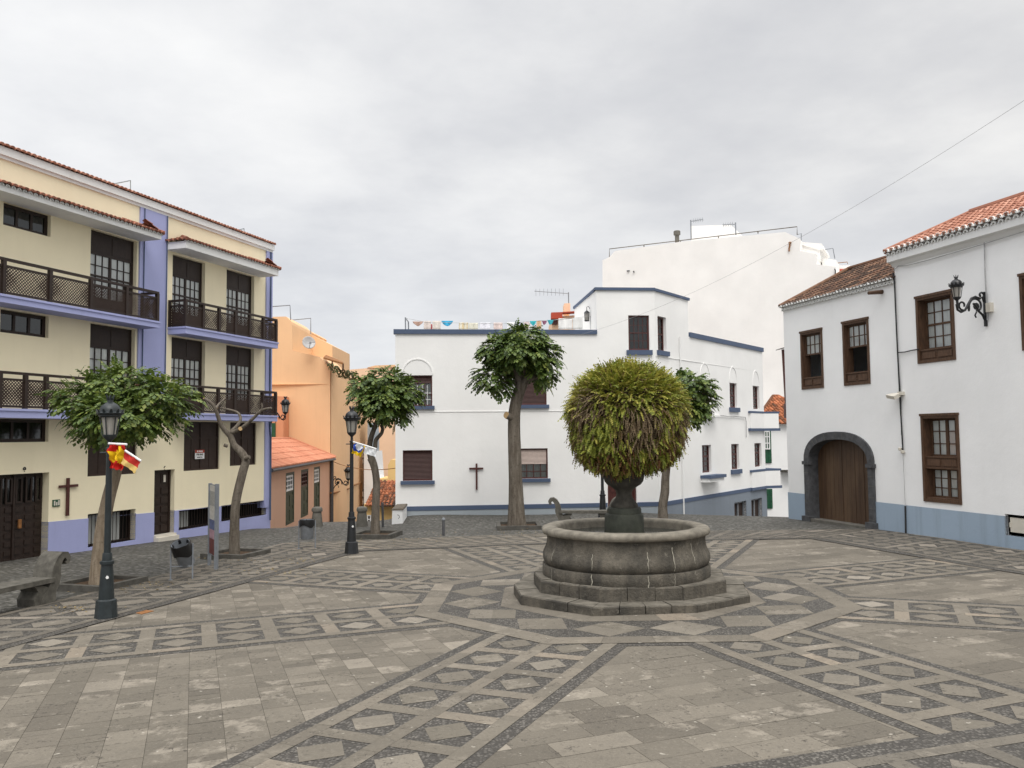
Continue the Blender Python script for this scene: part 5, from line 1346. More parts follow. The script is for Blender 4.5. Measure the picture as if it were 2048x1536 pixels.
    for lab, x0, x1, y0, y1, dd in (('dry brown and green shrubs along the orange house terrace edge', 1200, 1480, 1065, 1190, 51), ('blue green potted plant under the pergola', 1060, 1200, 990, 1100, 49)):
        m = MB()
        for i in range(240 if x0 == 1200 else 60):
            c = q(rnd.uniform(x0, x1), 0, dd); yy = rnd.uniform(y0, y1); t_ = (q(0, yy, dd)); c.z = t_.z+rnd.uniform(-.05, .05)-(c.x-q(x0, 0, dd).x)*.25; c.y += rnd.uniform(-.7, .5)
            d1 = V((rnd.uniform(-1, 1), rnd.uniform(-1, 1), rnd.uniform(-1, 1))).normalized()*.11; d2 = V((rnd.uniform(-1, 1), rnd.uniform(-1, 1), rnd.uniform(-1, 1))).normalized()*.06
            m.poly(c-d1, c+d2, c+d1, c-d2)
        o = m.build('terrace_plant', 'shrub'); tag(o, lab, 'plant')
    # roof rails
    for pts, dd, lab in (([(545, 613), (580, 610.5), (581.5, 640)], 47, 'thin grey pipe rail above the orange gable'), ([(584, 640), (621.5, 636.5), (621.5, 668)], 53, 'thin grey pipe rail over the orange upper storey')):
        m = MB(); m.tube([at_depth(x, y, dd) for x, y in pts], .03, 6); o = m.build('roof_rail', 'metal'); tag(o, lab, 'rail')
    m = MB(); prism_wall(m, g, [(530, 890), (530, 791), (567, 793), (567, 890)], 1.2, 1.25); m.build('annex', 'terracotta', root)
    m = MB(); prism_wall(m, g, [(543, 876), (543, 846), (551, 846), (551, 876)], .1, 1.3); m.build('shutter', 'green', root)
    # peach block far behind
    f2 = Fr((at_depth(700, 800, 74).x, 74), (1, 0))
    root = thing('peach_block', 'far peach coloured block closing the street', 'building', tuple(f2.w(2, 0, -5)))
    m = MB(); prism_wall(m, f2, [(690, 1060), (690, 740), (750, 735), (800, 732.5), (800, 1060)], 8); m.build('wall', 'peach', root)
    m = MB(); prism_wall(m, f2, [(734, 735), (750, 731), (800, 729), (800, 733.5), (750, 736)], 8.2, .1); m.build('coping', 'orange', root)
    f3 = Fr((at_depth(735, 900, 64).x, 64), (1, 0))
    root = thing('white_gable', 'narrow white house wall between orange and peach houses', 'house', tuple(f3.w(.5, 0, -5)))
    m = MB(); prism_wall(m, f3, [(728, 1060), (728, 905), (744, 903), (748, 960), (770, 962), (770, 1060)], 5); m.build('wall', 'white', root)
    m = MB(); prism_wall(m, f3, [(735, 870), (735, 845), (740, 848), (742, 866), (742, 903), (735, 905)], 4, -.5); m.build('dormer', 'grey_plinth', root)
    # yellow house
    f4 = Fr((at_depth(731, 1000, 44).x, 44), (1, .0))
    root = thing('yellow_house', 'low ochre yellow house with brown tiled roofs below the crest of the street', 'house', tuple(f4.w(1, 0, -4)))
    m = MB(); prism_wall(m, f4, [(728, 1110), (728, 1008), (815, 1012), (815, 1110)], 4); m.build('wall', 'yellow', root)
    m = MB(); prism_wall(m, f4, [(758, 1060), (758, 957), (776, 957), (776, 930), (782, 919), (800, 919), (800, 1060)], 3, -6); m.build('upper_wall', 'yellow', root)
    m = MB(); z0 = f4.hit(740, 1011)[1]; 
    P0 = f4.w(f4.at(731), .3, z0); zr = f4.hit(745, 962, -3.2)[1]-z0
    tile_roof(m, P0, f4.u, f4.i*3.5+V((0, 0, zr)), f4.at(775)-f4.at(731)+.3, hypot(3.5, zr), .2, .36, r=.08); m.build('roof', 'tile_mid', root)
    m = MB(); z1 = f4.hit(780, 1012)[1]; zr = f4.hit(780, 985, -1.7)[1]-z1; tile_roof(m, f4.w(f4.at(762), .45, z1), f4.u, f4.i*2.0+V((0, 0, zr)), 1.6, hypot(2.0, zr), .2, .36, r=.08); m.build('lower_roof', 'tile_old', root)
    a, c, b, d_ = f4.rc(734.5, 1030, 748, 1047); m = MB(); rect_frame(f4, m, (a, c, b, d_), .05, .0, .05); f4.box(m, (a+b)/2-.03, (a+b)/2+.03, .0, .045, c, d_); f4.box(m, a, b, .0, .04, (c+d_)/2-.025, (c+d_)/2+.025); wn = m.build('window', 'trim_white', root)
    m = MB(); f4.box(m, a, b, .0, .012, c, d_); m.build('pane', 'lattice', wn)
    # wire across the street
    m = MB(); p0 = h.w(.4, .1, h.hit(*Zb(130, 1310), .1)[1]); p1 = at_depth(793, 936, 40)
    m.tube([p0+(p1-p0)*(i/8)-V((0, 0, .25*4*(i/8)*(1-i/8))) for i in range(9)], .02, 5); o = m.build('street_wire', 'rust'); tag(o, 'brown wire sagging across the side street', 'wire')
    # red brown pier at the corner of the cream house
    return f, h
FP, FO = left_street()
for pts, lab in (([(216, 370), (261, 361), (261, 386)], 'bent grey rail on the roof of the cream house, left one'), ([(470, 462), (488, 457), (488.5, 471)], 'short grey rail near the end of the cream house roof')):
    m = MB(); P = [V((0, 0, CH))+ray(x, y)*((FL.i.dot(FL.O+FL.i*2.5))/FL.i.dot(V((ray(x, y).x, ray(x, y).y, 0)))) for x, y in pts]
    P = P+[P[-1]-V((0, 0, .9))]; m.tube(P, .022, 6); o = m.build('roof_rail', 'metal'); tag(o, lab, 'rail')

# ================================================================== FOUNTAIN
FX, FY = 2.11, 15.95
def fountain():
    g0 = Gp(FX, FY); rnd = random.Random(21)
    root = thing('fountain', 'round grey stone fountain basin on stepped base with a central urn', 'fountain', (FX, FY, g0))
    # irregular octagonal steps, each side of several stones
    low = [(1.296, 13.945), (3.05, 14.057), (4.14, 14.83), (4.42, 16.35), (3.55, 17.75), (1.75, 18.15), (.35, 17.4), (.0, 16.15), (.12, 15.03)]
    c = V((FX, FY+.1, 0))
    def step(k, z0, z1, name, bump):
        m = MB(); q = [c+(V((x, y, 0))-c)*k for x, y in low]; n = len(q); inner = [c+(p-c)*.55 for p in q]
        for i in range(n):
            a, b = q[i], q[(i+1) % n]; ai, bi = inner[i], inner[(i+1) % n]; L = (b-a).length; parts = max(2, round(L/.5))
            for j in range(parts):
                f0, f1 = j/parts+ (.004 if j else 0), (j+1)/parts-.004
                A, B, Bi, Ai = a+(b-a)*f0, a+(b-a)*f1, ai+(bi-ai)*f1, ai+(bi-ai)*f0
                dz = rnd.uniform(-.008, .008); do = rnd.uniform(-.01, .01); out = (A-c).normalized()*do
                zb_ = lambda p: Gp(p.x, p.y)-.05+z0
                ch = .02; ins = lambda p: p-(p-c).normalized()*ch
                A, B = A+out, B+out
                pts = [(A.x, A.y, zb_(A)), (B.x, B.y, zb_(B)), (B.x, B.y, g0+z1+dz-ch), (A.x, A.y, g0+z1+dz-ch), (*ins(A).xy, g0+z1+dz), (*ins(B).xy, g0+z1+dz), (Bi.x, Bi.y, g0+z1), (Ai.x, Ai.y, g0+z1)]
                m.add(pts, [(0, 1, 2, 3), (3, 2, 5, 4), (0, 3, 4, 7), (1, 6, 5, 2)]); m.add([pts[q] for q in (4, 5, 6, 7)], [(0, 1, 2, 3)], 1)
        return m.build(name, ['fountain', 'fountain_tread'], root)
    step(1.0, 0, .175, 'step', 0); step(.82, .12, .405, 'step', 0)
    # basin: plinth ring and bulging bowl with worn vertical hollows
    o = (FX, FY, g0)
    def wob(r, z, a):
        return r*(1+.004*sin(a*7+z*3)+.003*sin(a*17+1.3))
    def bowl(r, z, a):
        k = max(0, min(1, (1.16-z)/.2))*max(0, min(1, (z-.72)/.2))
        scal = 1-.030*k*(.5+.5*cos(a*18+.6))**3*(1 if (cos(a*2+.4) > -.75) else .3)
        return wob(r, z, a)*scal
    RK = .972
    def K(pr): return [(r*RK, z) for r, z in pr]
    m = MB(); m.lathe(K([(1.2, .38), (1.60, .38), (1.615, .40), (1.615, .58), (1.60, .605), (1.56, .61)]), o, 120, rfun=wob, cap=False); m.build('plinth_ring', 'fountain', root, smooth=40)
    m = MB(); m.lathe(K([(1.54, .60), (1.585, .65), (1.61, .71), (1.612, .77), (1.595, .83), (1.56, .90), (1.535, .97), (1.525, 1.04), (1.525, 1.10), (1.535, 1.16)]), o, 180, rfun=bowl, cap=False); m.build('bowl', 'fountain', root, smooth=50)
    m = MB(); m.lathe(K([(1.535, 1.155), (1.59, 1.165), (1.615, 1.20), (1.615, 1.245), (1.595, 1.28), (1.55, 1.295), (1.38, 1.30), (1.335, 1.285), (1.31, 1.24), (1.30, .6)]), o, 140, rfun=lambda r, z, a: wob(r, z, a)*(1-.008*max(0, sin(a*11+2))**8), cap=False); m.build('rim', 'fountain_rim', root, smooth=45)
    m = MB()
    for i in range(20):
        a = 2*pi*i/20+.12
        if rnd.random() < .12: continue
        for z0, z1, r in ((.40, .60, 1.619),) + (((.64+rnd.uniform(0, .1), .80+rnd.uniform(0, .3), 1.0),) if rnd.random() < .6 else ()):
            seg = 7; w = rnd.uniform(.004, .010)
            def R(z):
                if r > 1.5: return r*RK
                P = [(.60, 1.545), (.65, 1.588), (.71, 1.612), (.77, 1.614), (.83, 1.597), (.90, 1.562), (.97, 1.538), (1.04, 1.528), (1.16, 1.53)]
                for (za, ra), (zb, rb) in zip(P, P[1:]):
                    if za <= z <= zb: return (ra+(rb-ra)*(z-za)/(zb-za))*1.004*RK
                return 1.54
            pl = [(z0+(z1-z0)*t/seg) for t in range(seg+1)]; off = [rnd.uniform(-.012, .012) for _ in pl]
            for t in range(seg):
                p = []
                for z, of in ((pl[t], off[t]), (pl[t+1], off[t+1])):
                    for sg in (-1, 1):
                        aa = a+(of+sg*w)/1.6; p.append((FX+R(z)*cos(aa), FY+R(z)*sin(aa), g0+z))
                m.add(p, [(0, 1, 3, 2)])
    m.build('lime_joint', 'lime', root)
    m = MB(); n = 48; m.add([(FX+1.31*cos(2*pi*i/n), FY+1.31*sin(2*pi*i/n), g0+1.125) for i in range(n)], [list(range(n))]); m.build('water', 'water', root)
    # pedestal and urn
    m = MB(); m.lathe([(.40, .6), (.385, 1.0), (.372, 1.30), (.365, 1.48), (.345, 1.51), (.325, 1.52), (.32, 1.60), (.30, 1.63), (.22, 1.64)], o, 40, rfun=lambda r, z, a: r*(1+.02*sin(a*3+z*4)+.012*sin(a*9)), cap=False); m.build('pedestal', 'fountain_wet', root, smooth=50)
    m = MB(); m.lathe([(.25, 1.62), (.262, 1.66), (.245, 1.70), (.20, 1.75), (.158, 1.82), (.146, 1.89), (.165, 1.95), (.235, 2.01), (.315, 2.06), (.36, 2.12), (.375, 2.2), (.37, 2.32), (.33, 2.5)], o, 48,
                     rfun=lambda r, z, a: r*(1+.035*cos(a*8)*max(0, min(1, (z-1.95)*4))+.01*sin(a*5)), cap=False); m.build('urn', 'urn_stone', root, smooth=50)
    # ferns overflowing the urn
    fc = V((FX+.07, FY, g0+3.32)); RX, RZ = 1.11, 1.0
    root = thing('fern_plant', 'huge ball of yellow green and withered brown ferns overflowing the fountain urn', 'plant', (fc.x, fc.y, g0+2.2))
    rnd = random.Random(33)
    lump = [(V((rnd.gauss(0, 1), rnd.gauss(0, 1), rnd.gauss(0, 1))).normalized(), rnd.uniform(.0, .10)) for _ in range(16)]
    def surf(d):
        s_ = sum(a*max(0, d.dot(v))**10 for v, a in lump)
        zf = RZ if d.z > 0 else RZ*.98; e = 2.1 if d.z > 0 else 3.4
        f = 1/((hypot(d.x, d.y)/RX)**e+(abs(d.z)/zf)**e)**(1/e)
        return fc+d*f*(.94+s_)
    m = MB(); m.grid(lambda u, v: fc+(surf(V((cos(2*pi*u)*sin(pi*v), sin(2*pi*u)*sin(pi*v), cos(pi*v))))-fc)*.88, 48, 24); m.build('root_mass', 'fern_core', root)
    kinds = {k: MB() for k in ('fern_green', 'fern_yellow', 'fern_dry', 'fern_grey', 'fern_rust')}
    patch = [(V((-.75, -.55, .15)).normalized(), .42, 'fern_grey'), (V((.15, -.95, -.15)).normalized(), .40, 'fern_grey'), (V((.9, -.3, -.1)).normalized(), .33, 'fern_grey'), (V((-.6, -.7, -.35)).normalized(), .30, 'fern_green'), (V((-.95, -.2, .35)).normalized(), .22, 'fern_yellow')]
    for i in range(11500):
        d = V((rnd.gauss(0, 1), rnd.gauss(0, 1), rnd.gauss(0, 1))).normalized()
        if d.y > .55 and rnd.random() < .6: continue
        if d.z < -.93: continue
        z = d.z+rnd.gauss(0, .16)
        if z > .30: kind = rnd.choices(('fern_green', 'fern_yellow', 'fern_dry'), (.52, .33, .15))[0]
        elif z > -.05: kind = rnd.choices(('fern_green', 'fern_yellow', 'fern_dry', 'fern_grey'), (.46, .26, .16, .12))[0]
        elif z > -.5: kind = rnd.choices(('fern_green', 'fern_yellow', 'fern_dry', 'fern_grey'), (.28, .16, .42, .14))[0]
        else: kind = rnd.choices(('fern_green', 'fern_yellow', 'fern_rust', 'fern_grey'), (.36, .12, .42, .10))[0]
        for pd, pr, pk in patch:
            if (d-pd).length < pr*rnd.uniform(.7, 1.1) and rnd.random() < .8: kind = pk
        droop = {'fern_green': .6, 'fern_yellow': .5, 'fern_dry': .7, 'fern_grey': .6, 'fern_rust': .7}[kind]
        ln = rnd.uniform(.13, .25)*(1-.25*max(0, -d.z))*(1.15 if kind == 'fern_grey' else 1)*(1.5 if rnd.random() < .04 else 1)
        p = fc+(surf(d)-fc)*rnd.uniform(.88, 1.04)
        dn_ = V((0, 0, -1))-d*(-d.z)      # down along the surface
        low_ = max(0, min(1, (.55-d.z)/.6)); rv = V((rnd.gauss(0, .46), rnd.gauss(0, .46), rnd.gauss(0, .36)))
        dr = (d*(.85-.45*low_)+dn_*(.15+.95*low_)*(1.1 if kind in ('fern_dry', 'fern_grey', 'fern_rust') else .75)+rv*(1-.15*low_)+V((0, 0, .25*(1-low_)))).normalized()
        if rnd.random() < .03: dr = (d+rv*.6+V((0, 0, .3))).normalized()
        seg = 6; side = dr.cross(V((0, 0, 1)))
        side = side.normalized() if side.length > .1 else V((1, 0, 0))
        side = (Matrix.Rotation(rnd.uniform(-.8, .8), 3, dr) @ side)
        w = rnd.uniform(.024, .040)*(.55 if kind == 'fern_grey' else (.7 if kind in ('fern_dry', 'fern_rust') else 1.2)); mb = kinds[kind]
        P = [p.copy()]; q = p.copy()
        for t in range(seg):
            dr = (dr+V((0, 0, -droop*.30*(t+1)/seg))).normalized(); q = q+dr*(ln/seg); P.append(q.copy())
        pts = []; fs = []
        for t in range(seg):
            ww = w*(1.0-.75*(t/seg)**2); a, b = P[t], P[t+1]; mid = a+(b-a)*.62; dn = V((0, 0, -ww*.25))
            b0 = len(pts); pts += [a, b, mid+side*ww+dn, mid-side*ww+dn]
            fs += [(b0, b0+2, b0+1), (b0, b0+1, b0+3)]
        mb.add(pts, fs)
    for k, nm in (('fern_green', 'green_fronds'), ('fern_yellow', 'yellow_fronds'), ('fern_dry', 'dry_fronds'), ('fern_rust', 'rusty_fronds'), ('fern_grey', 'withered_fronds')): kinds[k].build(nm, k, root)
fountain()

# ================================================================== TREES
def pxpath(pts, depth): return [at_depth(x, y, depth) for x, y in pts]
def smooth_path(pts, rads, n=6):
    out = []; rr = []
    P = [pts[0]]+list(pts)+[pts[-1]]
    for i in range(len(pts)-1):
        p0, p1, p2, p3 = P[i], P[i+1], P[i+2], P[i+3]
        for k in range(n):
            t = k/n; out.append(.5*((2*p1)+(p2-p0)*t+(2*p0-5*p1+4*p2-p3)*t*t+(3*p1-p0-3*p2+p3)*t**3)); rr.append(rads[i]+(rads[i+1]-rads[i])*t)
    return out+[pts[-1]], rr+[rads[-1]]
def limb(mb, pts, rads, mi=0, n=14, flare=None, lobes=0):
    p, r = smooth_path(pts, rads)
    b = len(mb.v); mb.tube(p, r, n, mi)
    if lobes:
        for j in range(len(p)):
            c = p[j]
            for i in range(n):
                k = b+j*n+i; v = V(mb.v[k]); k_ = lobes*max(0, 1-(c.z-p[0].z)/1.6)+.03
                ph = sin(i*2*pi/n*3+j*.15)*.6+sin(i*2*pi/n*5+1+j*.3)*.4
                mb.v[k] = tuple(c+(v-c)*(1+k_*ph))
def leaf_spray(mb, p, dr, ln, rnd, droop, lw, mi=0):
    """one compound leaf: a drooping stalk with paired leaflets"""
    side = dr.cross(V((0, 0, 1))); side = side.normalized() if side.length > .1 else V((1, 0, 0))
    side = (Matrix.Rotation(rnd.uniform(-.5, .5), 3, dr) @ side)
    seg = 4; q = p.copy()
    for t in range(seg+1):
        dr = (dr+V((0, 0, -droop*.2))).normalized(); q2 = q+dr*(ln/(seg+1))
        up = side.cross(dr)
        for sg in ((-1, 1) if t < seg else (0,)):
            d = (side*sg*.9+dr*.45).normalized() if sg else dr
            L = lw*rnd.uniform(1.6, 2.2)*(1-.10*abs(t-2)); W = lw*rnd.uniform(.58, .76)
            s2 = d.cross(up).normalized(); tip = d*L+V((0, 0, -L*rnd.uniform(.15, .5)))
            a = q2; m_ = a+tip*.56+up*L*.07
            mb.add([a, m_+s2*W, a+tip, m_-s2*W], [(0, 1, 2), (0, 2, 3)], mi)
        q = q2
def crown(mb, blobs, count, rnd, ln=.30, lw=.055, droop=1.0, mats=(0,), shell=.62):
    """blobs: (centre, rx, rz) ellipsoids; leaves spread through their outer volume"""
    wts = [b[1]**2*b[2] for b in blobs]
    for i in range(count):
        c, rx, rz = rnd.choices(blobs, wts)[0]
        d = V((rnd.gauss(0, 1), rnd.gauss(0, 1), rnd.gauss(0, 1)+.12)).normalized(); r = shell+(1-shell)*rnd.random()**.7
        if rnd.random() < .20: r = rnd.uniform(.2, .7)
        elif rnd.random() < .10: r = rnd.uniform(1.0, 1.22)
        p = c+V((d.x*rx*r, d.y*rx*r, d.z*rz*r))
        inside_other = any(((p.x-b[0].x)/b[1])**2+((p.y-b[0].y)/b[1])**2+((p.z-b[0].z)/b[2])**2 < .22 for b in blobs)
        if inside_other and rnd.random() < .75: continue
        dr = (V((d.x, d.y, d.z*.5+.12))+V((rnd.gauss(0, .35), rnd.gauss(0, .35), rnd.gauss(0, .25)))).normalized()
        leaf_spray(mb, p, dr, ln*rnd.uniform(.7, 1.2), rnd, droop, lw*rnd.uniform(.8, 1.2), rnd.choice(mats))
def tree(label, base, depth, stems, blobs, count, seed, bark='bark', leafm='leaf', cuts=(), lw=.055, ln=.3, twigs=(), droop=1.0, lobes=.12, pods=0, group='pollarded street trees'):
    rnd = random.Random(seed); bp = base
    root = thing('street_tree', label, 'tree', tuple(bp), group)
    m = MB()
    for i, (pts, rads) in enumerate(stems):
        P = [at_depth(x, y, depth+dd) for x, y, dd in pts]
        if i == 0: P[0] = V((P[0].x, P[0].y, bp.z-.1))
        limb(m, P, rads, 0, 18 if i == 0 else 10, lobes=lobes if i == 0 else 0)
    m.build('trunk', bark, root, smooth=70)
    m = MB()
    for x, y, dd, r, ax in cuts:
        p = at_depth(x, y, depth+dd); ax = V(ax).normalized(); m.tube([p, p+ax*.02], [r, r*.97], 14)
    if m.v: m.build('cut_end', 'cut', root)
    if blobs:
        m = MB(); B = [(at_depth(x, y, depth+dd), .94*rx*depth/CF, .94*rz*depth/CF) for x, y, dd, rx, rz in blobs]
        # twigs from stem ends into the crown
        tw = MB()
        for c, rx, rz in B:
            for k in range(5):
                d = V((rnd.gauss(0, 1), rnd.gauss(0, 1), rnd.gauss(.4, .6))).normalized(); st = at_depth(twigs[0], twigs[1], depth)
                e = c+V((d.x*rx, d.y*rx, d.z*rz))*.75; mid = (st+e)/2+V((0, 0, -.08)); tw.tube([st, mid, e], [.028, .018, .008], 5)
        tw.build('branches', bark, root)
        crown(m, B, count, rnd, ln, lw, droop, (0, 0, 1) if leafm == 'leaf' else (1, 1, 0)); m.build('crown', ['leaf', 'leaf_lite'], root)
        if pods:
            for i in range(pods):
                m = MB()
                c, rx, rz = rnd.choice(B); d = V((rnd.gauss(0, 1), -abs(rnd.gauss(0, 1)), abs(rnd.gauss(.3, .8)))).normalized(); p = c+V((d.x*rx, d.y*rx, d.z*rz))*.98
                for k in range(5):
                    e = V((rnd.gauss(0, 1), rnd.gauss(0, 1), rnd.gauss(.6, .6))).normalized()*.055; m.tube([p, p+e], [.016, .007], 5)
                m.build('seed_pod', 'bud', root)
    return root
# wide crowned tree beside the near lamp
b1 = gpt(197, 1172)
tree('low wide leafy tree with pale trunk behind the lamp with the red and yellow flags', b1, b1.y,
     [([(197, 1172, 0), (199, 1120, 0), (204, 1062, 0), (216, 1000, .1), (228, 955, .15), (240, 905, .2), (247, 868, .2)], [.20, .165, .145, .135, .13, .12, .125]),
      ([(246, 878, .2), (262, 850, .1), (290, 830, 0), (318, 805, -.2)], [.10, .09, .07, .045]), ([(246, 875, .2), (232, 845, .3), (205, 820, .4), (180, 800, .5)], [.09, .075, .055, .035]), ([(247, 872, .2), (252, 830, .5), (256, 790, .8)], [.085, .06, .03])],
     [(178, 800, 0, 62, 40), (245, 778, .3, 72, 46), (318, 800, -.1, 66, 42), (250, 830, -.5, 84, 42), (190, 850, -.1, 46, 30), (310, 842, -.1, 48, 24), (250, 815, .8, 80, 45)], 1800, 1, bark='bark_pale', leafm='lite', twigs=(247, 850), lw=.056, ln=.28, droop=.8, pods=14, lobes=.1)
# pruned bare tree
b2 = gpt(470, 1115)
def m2(pts): return [(x, y, d) for x, y, d in pts]
tree('bare pruned tree with crooked trunk and sawn limbs in front of the cream house', b2, b2.y,
     [(m2([(470, 1115, 0), (469, 1060, 0), (472, 1003, 0), (485, 946, .05), (491, 921, .1), (481, 903, .1), (468, 890, .1), (460, 868, .1)]), [.155, .125, .115, .115, .105, .10, .085, .08]),
      (m2([(460, 872, .1), (443, 851, .0), (433, 824, -.1), (424, 808, -.15), (409, 797, -.2)]), [.075, .062, .05, .045, .04]), (m2([(431, 818, -.1), (438, 808, .1), (450, 797, .3)]), [.035, .03, .022]),
      (m2([(459, 866, .1), (474, 852, .2), (481, 838, .3), (476, 826, .4), (461, 820, .4), (440, 816, .3)]), [.06, .05, .04, .034, .03, .026]),
      (m2([(462, 866, .1), (482, 857, .0), (505, 838, -.1), (523, 821, -.2), (543, 816, -.3)]), [.062, .05, .042, .036, .03]), (m2([(519, 826, -.2), (524, 815, -.2), (523, 806, -.2)]), [.03, .024, .018]), (m2([(455, 892, 0), (448, 890, -.05)]), [.05, .045]), (m2([(490, 917, 0), (499, 914, -.05)]), [.06, .05])],
     None, 0, 2, bark='bark', cuts=[(480.5, 857.5, -.06, .055, (.5, -.8, .1)), (408.5, 796.6, -.21, .04, (-.6, -.3, .5)), (436, 815.5, .22, .03, (-1, -.5, .1))], lobes=.06)
b3 = gpt(752, 1073)
tree('slender forked leafy tree between the second lamp and the white house', b3, b3.y,
     [([(752, 1073, 0), (751, 1040, 0), (752, 1000, 0), (753, 965, 0), (749, 935, 0), (742, 916, 0)], [.165, .135, .125, .115, .115, .13]), ([(742, 918, 0), (739, 900, 0), (741, 880, 0), (748, 858, 0), (756, 835, 0)], [.095, .09, .085, .075, .06]),
      ([(745, 914, 0), (750, 896, -.05), (752, 880, -.05), (762, 868, 0), (765, 858, 0), (762, 840, .1)], [.08, .07, .065, .06, .055, .05])],
     [(735, 782, 0, 34, 28), (772, 765, 0, 38, 26), (805, 790, 0, 34, 30), (765, 805, -.3, 42, 32), (735, 822, -.1, 22, 20), (795, 825, 0, 28, 22), (770, 790, .6, 44, 34)], 1050, 3, twigs=(756, 838), lw=.072, ln=.32, pods=10)
b4 = gpt(1036, 1055)
tree('tall thick trunked leafy tree in front of the white house', b4, b4.y,
     [([(1036, 1056, 0), (1034, 1020, 0), (1031, 960, 0), (1029, 900, 0), (1028, 850, 0), (1030, 815, 0), (1037, 788, 0), (1045, 766, 0)], [.34, .28, .235, .225, .215, .205, .20, .20]),
      ([(1044, 772, 0), (1036, 756, 0), (1030, 738, 0)], [.13, .11, .08]), ([(1045, 770, 0), (1053, 755, 0), (1058, 738, .1)], [.15, .12, .09]), ([(1053, 760, 0), (1066, 757, -.1), (1072, 755, -.1)], [.09, .08, .07]), ([(1030, 845, 0), (1022, 835, -.12), (1014, 831, -.19)], [.13, .125, .122]), ([(1030, 842, 0), (1036, 846, -.15)], [.13, .07])],
     [(1000, 700, 0, 36, 28), (1045, 682, 0, 44, 27), (1080, 710, 0, 36, 32), (1035, 705, -.3, 50, 24), (985, 755, 0, 32, 26), (1085, 745, 0, 28, 24), (1005, 775, 0, 20, 18), (1040, 715, .8, 54, 40)], 1650, 4, twigs=(1045, 752), cuts=[(1013, 830.5, -.20, .12, (-.62, -.78, .1))], lw=.078, ln=.34, lobes=.16)
b5 = gpt(1327, 1043)
tree('leafy tree partly hidden behind the ferns of the fountain', b5, b5.y,
     [([(1327, 1043, 0), (1326, 1015, 0), (1330, 985, 0), (1331, 955, 0), (1336, 915, 0), (1345, 880, 0), (1352, 850, 0)], [.20, .16, .155, .145, .135, .125, .11])],
     [(1340, 785, 0, 36, 30), (1380, 775, 0, 36, 26), (1400, 800, 0, 30, 26), (1370, 820, 0, 42, 26), (1405, 775, 0, 22, 18), (1365, 790, .7, 44, 34)], 950, 5, twigs=(1352, 845), lw=.08, ln=.34)
def tree_pit(px, label, wdt, rz):
    c = gpt(*px); r = thing('tree_pit', label, 'kerb', tuple(c), 'stone kerbs round the trees'); m = MB(); h = wdt/2; t = .13; M_ = Matrix.Rotation(rz, 3, 'Z')
    def bx(x0, x1, y0, y1, z0, z1, mm):
        q = [c+M_ @ V((x, y, 0)) for x, y in ((x0, y0), (x1, y0), (x1, y1), (x0, y1))]
        mm.hexa([(p.x, p.y, G(p.x, p.y)+z0) for p in q]+[(p.x, p.y, c.z+z1) for p in q])
    for s in (-1, 1):
        m = MB(); bx(-h, h, s*h-(t if s > 0 else 0), s*h+(0 if s > 0 else t), -.1, .13, m); m.build('kerb', 'kerb', r)
        m = MB(); bx(s*h-(t if s > 0 else 0), s*h+(0 if s > 0 else t), -h+t, h-t, -.1, .128, m); m.build('kerb', 'kerb', r)
    m = MB(); bx(-h+t, h-t, -h+t, h-t, -.1, .05, m); m.build('soil', 'soil', r)
tree_pit((200, 1172), 'square dark stone kerb round the pale trunk behind the flagged lamp', 1.35, radians(-18)); tree_pit((472, 1112), 'square dark stone kerb round the bare pruned tree', 1.3, radians(-18))
tree_pit((752, 1073), 'square dark stone kerb round the slender forked tree', 1.35, radians(-10)); tree_pit((1037, 1055), 'square dark stone kerb round the thick trunked tree', 1.5, radians(2))

# ================================================================== LAMPS AND STREET FURNITURE
def lantern(root, c, k=1.0, mat='iron', n=6):
    """glazed lantern, its bottom at c; k scales a 0.78 m tall lantern"""
    m = MB(); L = lambda prof, nn, rf=None: m.lathe([(r*k, z*k) for r, z in prof], c, nn, rfun=rf)
    L([(.035, -.02), (.05, .0), (.105, .05), (.118, .075), (.118, .095)], 12)
    for i in range(n):
        a = 2*pi*(i+.5)/n; d = V((cos(a), sin(a), 0)); m.tube([c+d*.112*k+V((0, 0, .09*k)), c+d*.158*k+V((0, 0, .40*k))], .011*k, 5)
    L([(.165, .39), (.175, .405), (.185, .415), (.185, .44)], 18)
    L([(.19, .432), (.215, .445), (.225, .47), (.20, .485), (.165, .49)], 18)
    for i in range(n*2):      # little crown of leaves on the rim
        a = 2*pi*i/(n*2); d = V((cos(a), sin(a), 0)); t = V((-sin(a), cos(a), 0)); p = c+d*.208*k+V((0, 0, .475*k))
        m.hexa([p-t*.03*k, p+t*.03*k, p+t*.02*k-d*.012*k, p-t*.02*k-d*.012*k]+[q+d*.028*k+V((0, 0, .055*k)) for q in (p-t*.014*k, p+t*.014*k, p+t*.01*k-d*.01*k, p-t*.01*k-d*.01*k)])
    L([(.175, .485), (.168, .53), (.15, .575), (.115, .615), (.075, .64), (.05, .655), (.045, .70), (.06, .715)], 18)
    for i in range(6):
        a = 2*pi*i/6; d = V((cos(a), sin(a), 0)); p = c+V((0, 0, .70*k)); m.tube([p+d*.045*k, p+d*.06*k+V((0, 0, .05*k)), p+d*.075*k+V((0, 0, .085*k))], [.016*k, .014*k, .004*k], 4)
    m.build('lantern_frame', mat, root, smooth=40)
    m = MB(); m.lathe([(.103*k, .095*k), (.15*k, .40*k)], c, n, cap=False); m.build('lantern_glass', 'milk', root)
